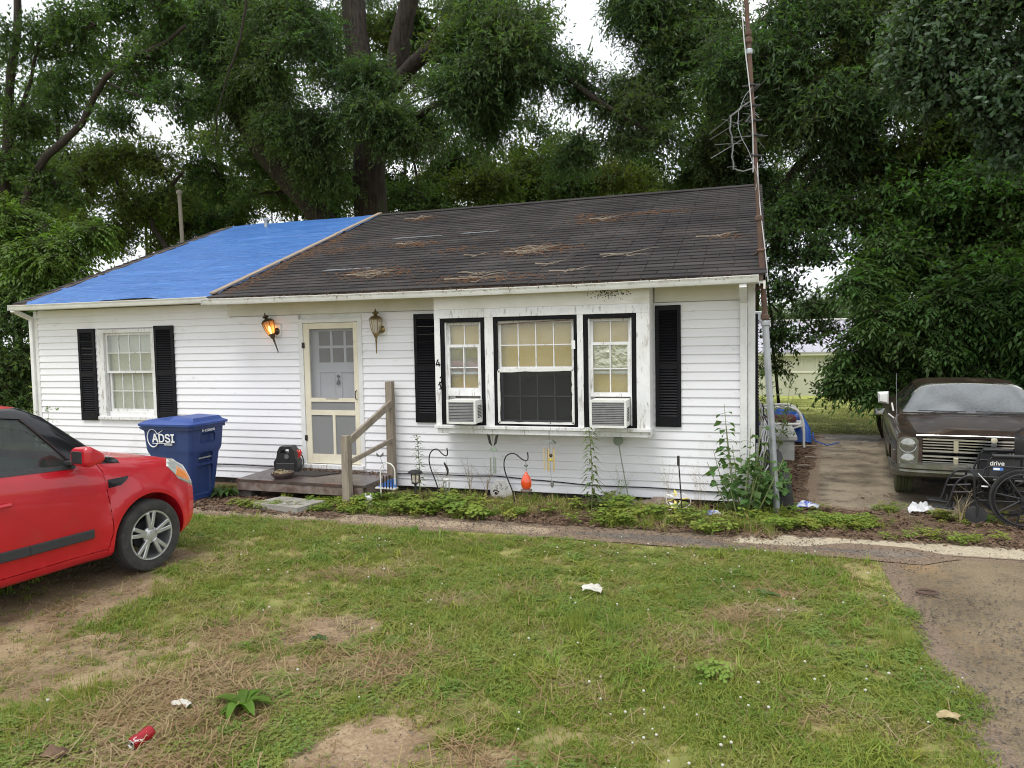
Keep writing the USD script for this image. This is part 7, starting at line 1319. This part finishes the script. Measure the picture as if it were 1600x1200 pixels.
def blade(b, o, yaw, L, W, lean, curl):
    d = np.array([math.cos(yaw), math.sin(yaw), 0]); s = np.array([-d[1], d[0], 0])*W/2
    p1 = o+d*L*lean*.35+np.array([0, 0, L*.55]); p2 = o+d*L*(lean+curl)+np.array([0, 0, L*max(.12, .95-curl)])
    b.add([o-s, o+s, p1+s*.8, p1-s*.8, p2], [[0, 1, 2], [0, 2, 3], [3, 2, 4]])
def tuft(seed, n, L, W, spread, lean=.35, curl=.3):
    r = np.random.default_rng(seed); b = B()
    for k in range(n):
        a = r.uniform(0, 2*PI); o = np.array([r.normal(0, spread), r.normal(0, spread), -.01]); blade(b, o, a, L*r.uniform(.5, 1.2), W*r.uniform(.7, 1.3), abs(r.normal(0, lean)), abs(r.normal(0, curl)))
    return b.arrays()
def clump(seed, n, H_, R_, l, tri=True):
    r = np.random.default_rng(seed); b = B()
    for k in range(n):
        a, q = r.uniform(0, 2*PI), R_*math.sqrt(r.uniform(0, 1)); c = np.array([q*math.cos(a), q*math.sin(a), H_*r.uniform(.35, 1)]); nrm = np.array([0, 0, 1.])+unit(r)*.35
        for m in range(3 if tri else 2): t = a+m*2*PI/(3 if tri else 2); leaf2(b, c, np.array([math.cos(t), math.sin(t), -.05]), nrm, l*r.uniform(.8, 1.2), l*r.uniform(.8, 1.0), wide=.62)
        if k % 3 == 0: blade(b, np.array([q*.4*math.cos(a), q*.4*math.sin(a), 0]), a, c[2], .002, .3, .2)
    return b.arrays()
def straws(seed, n, R_):
    r = np.random.default_rng(seed); b = B()
    for k in range(n):
        a = r.uniform(0, 2*PI); o = np.array([r.normal(0, R_), r.normal(0, R_), r.uniform(.001, .022)]); d = np.array([math.cos(a), math.sin(a), r.normal(0, .22)])*r.uniform(.03, .13); s = np.array([-d[1], d[0], 0]); s *= .0019/np.linalg.norm(s)
        b.add([o-s, o+s, o+d+s, o+d-s], [[0, 1, 2], [0, 2, 3]])
    return b.arrays()
rng = np.random.default_rng(77)
def spread(n, x0, x1, y0, y1, prob):
    p = np.stack([rng.uniform(x0, x1, n), rng.uniform(y0, y1, n)], 1); return p[rng.uniform(0, 1, n) < prob(p[:, 0], p[:, 1])]
def nz(x, y, s, seed): return meshkit.fbm(np.stack([x*s, y*s, 0*x], -1), 3, seed)
def edge_r(x, y): return np.clip((1.10+.20*(nz(x, y, 1.8, 3)-.5)*2-x)/.06, 0, 1)*np.clip((7.10+.10*(nz(x, y, 2., 6)-.5)*2-y)/.06, 0, 1)
def in_view(x, y): return (x > -7.4)*(x < 2)
def lawn(x, y):
    return np.clip(edge_r(x, y)*(1-.97*g_bare(x, y))*(1-.86*g_thatch(x, y)), 0, 1)
def put(name, protos_, p, tilt, smin, smax, label, cat, hmap=None, zoff=0.):
    n = len(p); z_ = ground_z(p[:, 0], p[:, 1])+zoff; s = rng.uniform(smin, smax, n)
    if hmap is not None: s = s*hmap(p[:, 0], p[:, 1])
    scatter(numbered('/World/'+name), protos_, np.c_[p, z_], rng.integers(0, len(protos_), n), quats(rng, n, tilt), s, label, cat, 'stuff')
# density falls with distance as the blades get too fine to tell apart
far_thin = lambda x, y: np.clip(4.2/np.hypot(x, y), .5, 1.)
hm = lambda x, y: .62+.75*np.clip(nz(x, y, .9, 21)*1.8-.4, 0, 1)
p = spread(56000, -7.4, 1.2, 2.3, 7.2, lambda x, y: lawn(x, y)*far_thin(x, y)*np.clip(nz(x, y, 3.2, 8)*2.4-.45, .12, 1))
put('grass', [[(tuft(k, 17, .050, .0048, .024, .55, .45), 'blade')] for k in range(5)], p, .18, .7, 1.35, 'short patchy green lawn grass across the front yard', 'grass', hm)
p = spread(15000, -7.4, 1.2, 2.3, 7.2, lambda x, y: np.clip(edge_r(x, y)*(.25+.9*g_thatch(x, y))*(1-.75*g_bare(x, y)), 0, 1)*.7)
put('dry_grass', [[(tuft(40+k, 12, .055, .004, .025, .7, .6), 'dryblade')] for k in range(4)], p, .25, .6, 1.2, 'dry straw-coloured grass in the worn parts of the yard', 'dry grass')
p = spread(6500, -7.4, 1.1, 2.3, 7.2, lambda x, y: np.clip(lawn(x, y)*(nz(x, y, 1.1, 31) > .5)*1., 0, 1)*far_thin(x, y))
put('clover', [[(clump(60+k, 34, .034, .065, .0115), 'clover')] for k in range(4)], p, .1, .7, 1.25, 'patches of clover in the lawn', 'clover')
p = spread(1500, -6.5, 1.15, 2.3, 7.1, lambda x, y: np.clip(lawn(x, y)*np.clip(nz(x, y, 1.6, 41)*3-1.2, 0, 1), 0, 1))
put('coarse_grass', [[(tuft(80+k, 18, .115, .0085, .02, .8, .75), 'weedleaf')] for k in range(4)], p, .15, .6, 1.2, 'coarse spreading grass tufts in the lawn', 'grass')
p = np.vstack([spread(7500, -6.8, .9, 2.3, 6.2, lambda x, y: np.clip(g_thatch(x, y)*1.1, 0, 1)*(1-.85*g_bare(x, y))), spread(2600, -7.4, 1., 2.3, 7, lambda x, y: .25+0*x)])
put('straw', [[(straws(100+k, 26, .05), 'dryblade')] for k in range(4)], p, .08, .8, 1.3, 'cut dry straw lying on the worn near part of the yard', 'straw')
b = B(); q = trimesh.creation.icosphere(1, 1.)
fl = [(B().ball((0, 0, .085), .0078, 1, (1, 1, .85)).arrays(), 'flowerwhite', 60), (B().tube([(0, 0, 0), (.004, 0, .08)], .0014, 4).arrays(), 'stemgreen')]
cc = np.array([onZ(*c)[:2] for c in ((560, 1150), (1060, 1150), (1350, 1070), (880, 880), (650, 850), (1010, 1130), (1100, 900), (960, 860), (1230, 950), (900, 1190), (1000, 1195))]); w = np.concatenate([rng.normal(c, (.30, .22), (6, 2)) for c in cc]); w = np.vstack([w, spread(190, -5, .95, 2.6, 7, lambda x, y: lawn(x, y)*.5)])
w = w[lawn(w[:, 0], w[:, 1]) > .35]
put('clover_flowers', [[fl[0], fl[1]]], w, .2, .7, 1.15, 'small white clover flowers dotted over the lawn', 'clover')
# lawn behind the house
p = spread(16000, -1, 9, 16.4, 45, lambda x, y: np.clip(24/y, .3, 1)*(np.abs(x/y-.09) < .22)); put('back_grass', [[(tuft(120+k, 26, .036, .014, .10, .9, .7), 'backgrass')] for k in range(3)], p, .15, .7, 1.3, 'yellowish lawn between the driveway and the metal shed', 'grass')
# the weedy bed along the wall
bedp = lambda x, y: np.clip((y-7.62-.12*(nz(x, y, 2.5, 51)-.4)*2)/.08, 0, 1)*np.clip((8.82-y)/.1, 0, 1)*np.clip((x+4.75)/.15, 0, 1)*np.clip((.45-x)/.2, 0, 1)
p = spread(1000, -4.9, .5, 7.5, 8.9, lambda x, y: bedp(x, y)*np.clip(1.2-(y-7.7)*1.1, .12, 1)*np.clip(nz(x, y, 2.8, 61)*5-2.1, .03, 1))
put('bed_weeds', [[(clump(140+k, 16, .14, .085, .042, k % 2 == 0), 'weedleaf')] for k in range(4)], p, .15, .7, 1.4, 'low bright green weeds in the bed along the front wall', 'weeds')
p = spread(2600, -4.9, .5, 7.5, 8.9, lambda x, y: bedp(x, y)*np.clip(nz(x, y, 2.6, 71)*4-1.5, .06, 1)); put('bed_grass', [[(tuft(160+k, 14, .13, .006, .025, .4, .4), 'blade' if k else 'dryblade')] for k in range(4)], p, .2, .6, 1.5, 'longer grass among the weeds of the bed', 'grass')
# weeds at the driveway edges, porch and path
spots_ = [(1320, 818, .25, .10, 60), (1240, 822, .3, .10, 70), (1345, 825, .12, .07, 26), (1510, 815, .2, .1, 34), (1385, 800, .06, .05, 12), (590, 790, .5, .12, 150), (420, 795, .3, .05, 50), (350, 770, .12, .08, 40), (1190, 800, .25, .2, 80), (560, 800, .3, .07, 70), (490, 790, .1, .05, 20), (1480, 845, .3, .05, 24), (1120, 1070, .05, .05, 4)]
p = np.vstack([rng.normal(onZ(a, b_)[:2], (sx, sy), (n, 2)) for a, b_, sx, sy, n in spots_]); k = int(len(p)*.6); rng.shuffle(p)
put('edge_weeds', [[(clump(180+k, 24, .09, .07, .026, k % 2 == 0), 'weedleaf')] for k in range(4)], p[:k], .15, .6, 1.25, 'low weeds growing out of the edges of path and driveway', 'weeds'); put('edge_grass', [[(tuft(200+k, 14, .14, .006, .02, .5, .4), 'blade' if k % 2 else 'weedleaf')] for k in range(4)], p[k:], .2, .5, 1.3, 'tufts of long grass at the edges of path and driveway', 'grass')
# fallen leaves and pebbles
def litter_leaf(seed):
    r = np.random.default_rng(seed); b = B()
    for k in range(7): leaf2(b, np.array([r.normal(0, .05), r.normal(0, .05), r.uniform(.004, .02)]), unit(r)*[1, 1, .2], unit(r)*.5+[0, 0, 1], r.uniform(.03, .06), r.uniform(.012, .03))
    return b.arrays()
side = lambda x, y: np.clip((x-.05)/.05, 0, 1)*np.clip(((.62+.45*np.clip((y-10)/5, 0, 1)+.25*(nz(x, y, 1.4, 81)-.5)*2)-x)/.2, 0, 1)
p = np.vstack([spread(5200, 0, 1.5, 8.9, 16.0, side), spread(900, -6.9, -4.5, 7.3, 8.1, lambda x, y: .7+0*x), spread(500, .6, 5, 8.0, 16, lambda x, y: .45*(nz(x, y, 1., 91) > .52)), spread(1500, -4.8, .2, 7.6, 8.95, lambda x, y: .8+0*x), spread(700, .2, 3, 7.75, 9.1, lambda x, y: .8+0*x)])
put('leaf_litter', [[(litter_leaf(k), 'leafbrown')] for k in range(5)], p, .1, .7, 1.3, 'brown dead leaves along the side of the house and the porch', 'leaf litter', zoff=.014)
PM('pebble', (.34, .29, .235), (.16, .125, .095), sc=3., rough=.9, island=.5)
def pebs(seed):
    r = np.random.default_rng(seed); b = B()
    for k in range(9):
        pts = r.normal(0, 1, (9, 3)); pts /= np.linalg.norm(pts, axis=1, keepdims=True); s = r.uniform(.003, .0085); b.mesh(m3d.Manifold.hull_points(pts*s*[1, 1, .6]+[r.normal(0, .06), r.normal(0, .06), .002]))
    return b.arrays()
p = np.vstack([spread(3000, 1.0, 4.5, 2.8, 7.5, lambda x, y: np.clip(nz(x, y, 1.5, 95)*2-.5, .1, 1)*(x < y*.62)), spread(700, -6.5, 1., 7.1, 7.65, lambda x, y: .8+0*x), spread(500, -6.5, -1, 2.5, 6, lambda x, y: g_bare(x, y))])
put('gravel', [[(pebs(k), 'pebble')] for k in range(4)], p, .05, .6, 1.3, 'loose grit and pebbles on the driveway and the path', 'gravel', zoff=.016)

# ---- single plants
def stalk_plant(base, h, label, seed, leaf='lilyleaf', L=.15, W=.026, n=64, droop=.35):
    r = np.random.default_rng(seed); T = Thing('tall_weed', label, 'plant', base, world=True); base = np.asarray(base, float)
    P = spline([base, base+[.01, 0, h*.5], base+[r.normal(0, .02), r.normal(0, .02), h]], 16); T.part('stem', B().tube(P, np.linspace(.008, .003, 16), 6), 'stemgreen', smooth=60)
    for k in range(n):
        t = .14+.86*(k+r.uniform(0, .6))/n; i = min(14, int(t*15)); c = P[i]+(P[i+1]-P[i])*(t*15-i); a = k*2.4+r.normal(0, .2); l = L*(1.05-.45*t)*r.uniform(.8, 1.15); d = np.array([math.cos(a), math.sin(a), .45+.5*t-droop])
        b = B(); leaf_faces(b, c, d, np.array([0, 0, 1.])+unit(r)*.2, l, W, .12, .25+droop*.4); T.part('leaf', b, leaf, smooth=False)
stalk_plant(onY(655, 765, 8.6)*[1, 1, 0], .82, 'upright leafy stalk close behind the solar light', 4)
stalk_plant(onY(924, 765, 8.42)*[1, 1, 0], .98, 'tall drooping leafy stalk under the right air conditioner', 5, L=.19, W=.032, n=66, droop=.62)
bw = onZ(1150, 800); bw = np.array([-.12, 8.55, 0]); T = Thing('corner_weed', 'big leafy weed with heart-shaped leaves at the right front corner of the house', 'plant', bw, world=True); r = np.random.default_rng(9)
for k, (dx, dy, h) in enumerate(((-.12, .1, 1.0), (.14, -.08, 1.08), (-.30, -.05, .60), (.10, -.18, .50), (-.12, -.16, .52), (.30, -.14, .56), (-.16, 0, 1.25), (-.05, -.05, .80), (.08, .05, .98), (.20, -.05, .84), (.26, .1, .72), (-.25, .05, .72), (.02, -.12, .62), (.34, .0, .68))):
    o = bw+[dx*.4, dy, 0]; tip = bw+[dx*1.25+r.normal(0, .03), dy+r.normal(0, .05), h]; P = spline([o, (o+tip)/2+[dx*.12, 0, .06], tip], 14); T.part('stem', B().tube(P, np.linspace(.009, .003, 14), 6), 'stemgreen', smooth=60)
    for m in range(int(h*19)):
        t = .28+.72*(m+r.uniform(0, .5))/(h*19); i = min(12, int(t*13)); c = P[i]; a = r.uniform(0, 2*PI); d = np.array([math.cos(a), math.sin(a)*.8-.2, r.uniform(-.35, .35)]); b = B(); e = c+d/np.linalg.norm(d)*r.uniform(.03, .06); l = r.uniform(.085, .135)*(1.12-.3*t)
        leaf_faces(b, e, d+[0, 0, -.35], np.array([0, -.35, 1.])+unit(r)*.35, l, l*.78, .10, .2); b.tube([c, e], .0018, 4, cap=False); T.part('leaf', b, 'plantleaf', smooth=False)
def tall_grass(base, n, L, label, seed, mat='weedleaf', W=.008, spread_=.05, seeds=False):
    r = np.random.default_rng(seed); b = B()
    for k in range(n):
        a = r.uniform(0, 2*PI); o = np.asarray(base)+[r.normal(0, spread_*.6), r.normal(0, spread_*.6), 0]; l = L*r.uniform(.55, 1.1); d = np.array([math.cos(a), math.sin(a), 0]); le = r.uniform(.08, .4)
        P = np.array([o+d*l*le*t*t+np.array([0, 0, l*(t-.25*le*t*t)]) for t in np.linspace(0, 1, 6)]); s = np.array([-d[1], d[0], 0])*W/2
        v = []; 
        for i, q in enumerate(P): v += [q-s*(1-i/5.2), q+s*(1-i/5.2)]
        b.add(v, [[2*i, 2*i+1, 2*i+3, 2*i+2] for i in range(5)])
        if seeds:
            for m in range(10): t = .6+.4*m/10; q = P[-1]*(t-.6)/.4+P[3]*(1-(t-.6)/.4); leaf2(b, q, unit(r)+[0, 0, .4], unit(r), .022, .006)
    return single('grass_clump', b, mat, label, 'grass clump', smooth=False, kind='stuff' if spread_ > .065 else None)
tall_grass(onZ(1175, 790), 70, .55, 'dense clump of long yellow green grass at the foot of the big corner weed', 3); tall_grass(onZ(1145, 775), 40, .62, 'wispy seeding grass left of the big corner weed', 4, 'dryblade', .004, .09, True); tall_grass(onY(1095, 782, 8.7)*[1, 1, 0], 14, .62, 'thin seed stalks right of the leaning garden stake', 5, 'dryblade', .003, .07, True); tall_grass(onY(1045, 780, 8.7)*[1, 1, 0], 12, .60, 'thin seed stalks left of the leaning garden stake', 6, 'dryblade', .003, .06, True)
tall_grass(onY(972, 778, 8.7)*[1, 1, 0], 14, .5, 'grassy stems beside the disc stake', 7, 'weedleaf', .005, .06, True); tall_grass(onZ(1505, 815), 40, .30, 'dry tuft of grass in front of the wheelchair', 8, 'dryblade', .005, .05); tall_grass(onZ(598, 785), 34, .42, 'pale dry stems at the foot of the taller handrail post', 10, 'dryblade', .005, .06, True); tall_grass(onZ(450, 905), 10, .16, 'single tuft in the bare soil right of the red car', 11, 'blade', .005, .05)
for px, py, n, L, s_, lab in ((345, 920, 60, .16, .07, 'grass tuft in the bare strip behind the front wheel of the red car'), (255, 935, 60, .20, .09, 'thick green tuft right of the front wheel ruts'), (905, 985, 60, .20, .07, 'fine dark green grass tuft left of the lawn middle'), (965, 990, 60, .20, .07, 'fine dark green grass tuft in the lawn middle'), (150, 1085, 70, .16, .10, 'green tuft at the rim of the straw patch'), (60, 1150, 110, .16, .22, 'wide green grass patch in the near left corner'), (560, 1100, 50, .14, .08, 'low tuft between the straw and the sandy patch'), (1405, 1010, 60, .2, .09, 'coarse grass tuft hanging over the driveway edge')): tall_grass(onZ(px, py), n, L, lab, px, 'blade', .005, s_)
def twig_weed(base, h, label, seed, mat='stemdry', leaves=0):
    r = np.random.default_rng(seed); b = B(); base = np.asarray(base, float)
    for k in range(5):
        a = r.uniform(-1, 1); tip = base+[a*h*.4, r.normal(0, .06), h*r.uniform(.6, 1)]; m = base+[a*h*.1, 0, h*.4]; P = spline([base, m, tip], 9); b.tube(P, np.linspace(.004, .0012, 9), 4)
        for q in range(3): j = r.integers(3, 8); b.tube([P[j], P[j]+[r.normal(0, .08), r.normal(0, .04), r.uniform(.04, .12)]], [.002, .001], 3)
    T = Thing('dead_weed', label, 'plant', base, world=True); T.part('stems', b, mat)
twig_weed(onY(735, 776, 8.72)*[1, 1, 0], .55, 'leafless dry weed in front of the wall below the left window of the bay', 2); twig_weed(onY(760, 776, 8.72)*[1, 1, 0], .5, 'thin branching dead weed left of the memorial plaque', 3); twig_weed(onZ(1500, 818), .36, 'dead branching weed in the tuft before the wheelchair', 4); twig_weed(onY(690, 776, 8.72)*[1, 1, 0], .4, 'dead weed stems between the two garden hooks', 6)
# shrub sprig by the left corner and sapling behind the mast
def bushy(base, h, w, label, seed, leaf, n, L, W, name='young_shrub', stems=5):
    r = np.random.default_rng(seed); base = np.asarray(base, float); T = Thing(name, label, 'shrub', base, world=True); b = B(); lf = B()
    for k in range(stems):
        tip = base+[r.normal(0, w), r.normal(0, w*.6), h*r.uniform(.7, 1.05)]; P = spline([base+[r.normal(0, .03), r.normal(0, .03), 0], (base+tip)/2+[r.normal(0, .04), 0, .05], tip], 10); b.tube(P, np.linspace(.008, .002, 10), 5)
        for q in range(n//stems):
            j = r.integers(3, 10); d = unit(r)*[1, 1, .5]; s_ = r.uniform(.05, .22); c = P[j]; b.tube([c, c+d*s_], [.002, .001], 3)
            for m in range(6): leaf2(lf, c+d*s_*(m+1)/6, d*.5+unit(r)*.8, unit(r)*.5+[0, -.3, 1], L*r.uniform(.7, 1.2), W*r.uniform(.8, 1.2))
    T.part('stems', b, 'stemgreen'); T.part('foliage', lf, leaf, kind='stuff')
bushy((-10.35, 8.35, 0), 1.12, .18, 'slender sprig with small leaves before the left shutter, behind the red car', 3, 'lilyleaf', 60, .05, .025); bushy((.33, 12.2, 0), 1.55, .28, 'young sapling growing behind the mast beside the dock step', 4, 'lilyleaf', 70, .08, .03)
bushy((.12, 8.75, 0), .62, .16, 'dark low shrub in the shade behind the big corner weed', 6, 'plantleaf', 90, .07, .04)
# broad-leaved rosettes
def rosette(base, n, L, W, label, seed, leaf, up=.5, name='broadleaf_weed'):
    r = np.random.default_rng(seed); base = np.asarray(base, float); T = Thing(name, label, 'plant', base, world=True)
    for k in range(n):
        a = k*2.4+r.normal(0, .2); l = L*r.uniform(.6, 1.1); d = np.array([math.cos(a), math.sin(a), 0]); b = B(); m = 7; V = []; u = up*r.uniform(.5, 1.2)
        for i in range(m):
            t = i/(m-1); c = base+d*l*t+np.array([0, 0, .01+l*(u*t-u*.9*t*t)]); w = W*l/L*math.sin(PI*min(1, .12+t*.88))**.8*.5*(1 if i < m-1 else .05); s = np.array([-d[1], d[0], 0])*w; V += [c-s+[0, 0, w*.35+.004*math.sin(i*2.1+k)], c, c+s+[0, 0, w*.35+.004*math.cos(i*2.3+k)]]
        b.add(V, [[3*i+j, 3*i+j+1, 3*i+j+4, 3*i+j+3] for i in range(m-1) for j in (0, 1)]); T.part('leaf', b, leaf, smooth=60)
rosette(onZ(378, 1112)+[0, 0, .02], 17, .20, .062, 'bright green broad-leaved weed in the dry straw near the camera', 3, 'dockleaf', .9); rosette((-6.68, 8.02, 0), 22, .22, .09, 'leafy dark green plant at the left end of the porch', 4, 'plantleaf', 1.4, 'hosta')
rosette(onZ(500, 1000), 8, .09, .03, 'small flat weed on the bare soil in the middle of the yard', 6, 'plantleaf', .4); rosette(onZ(1195, 930), 10, .12, .035, 'flat weed near the right edge of the lawn', 8, 'plantleaf', .4)
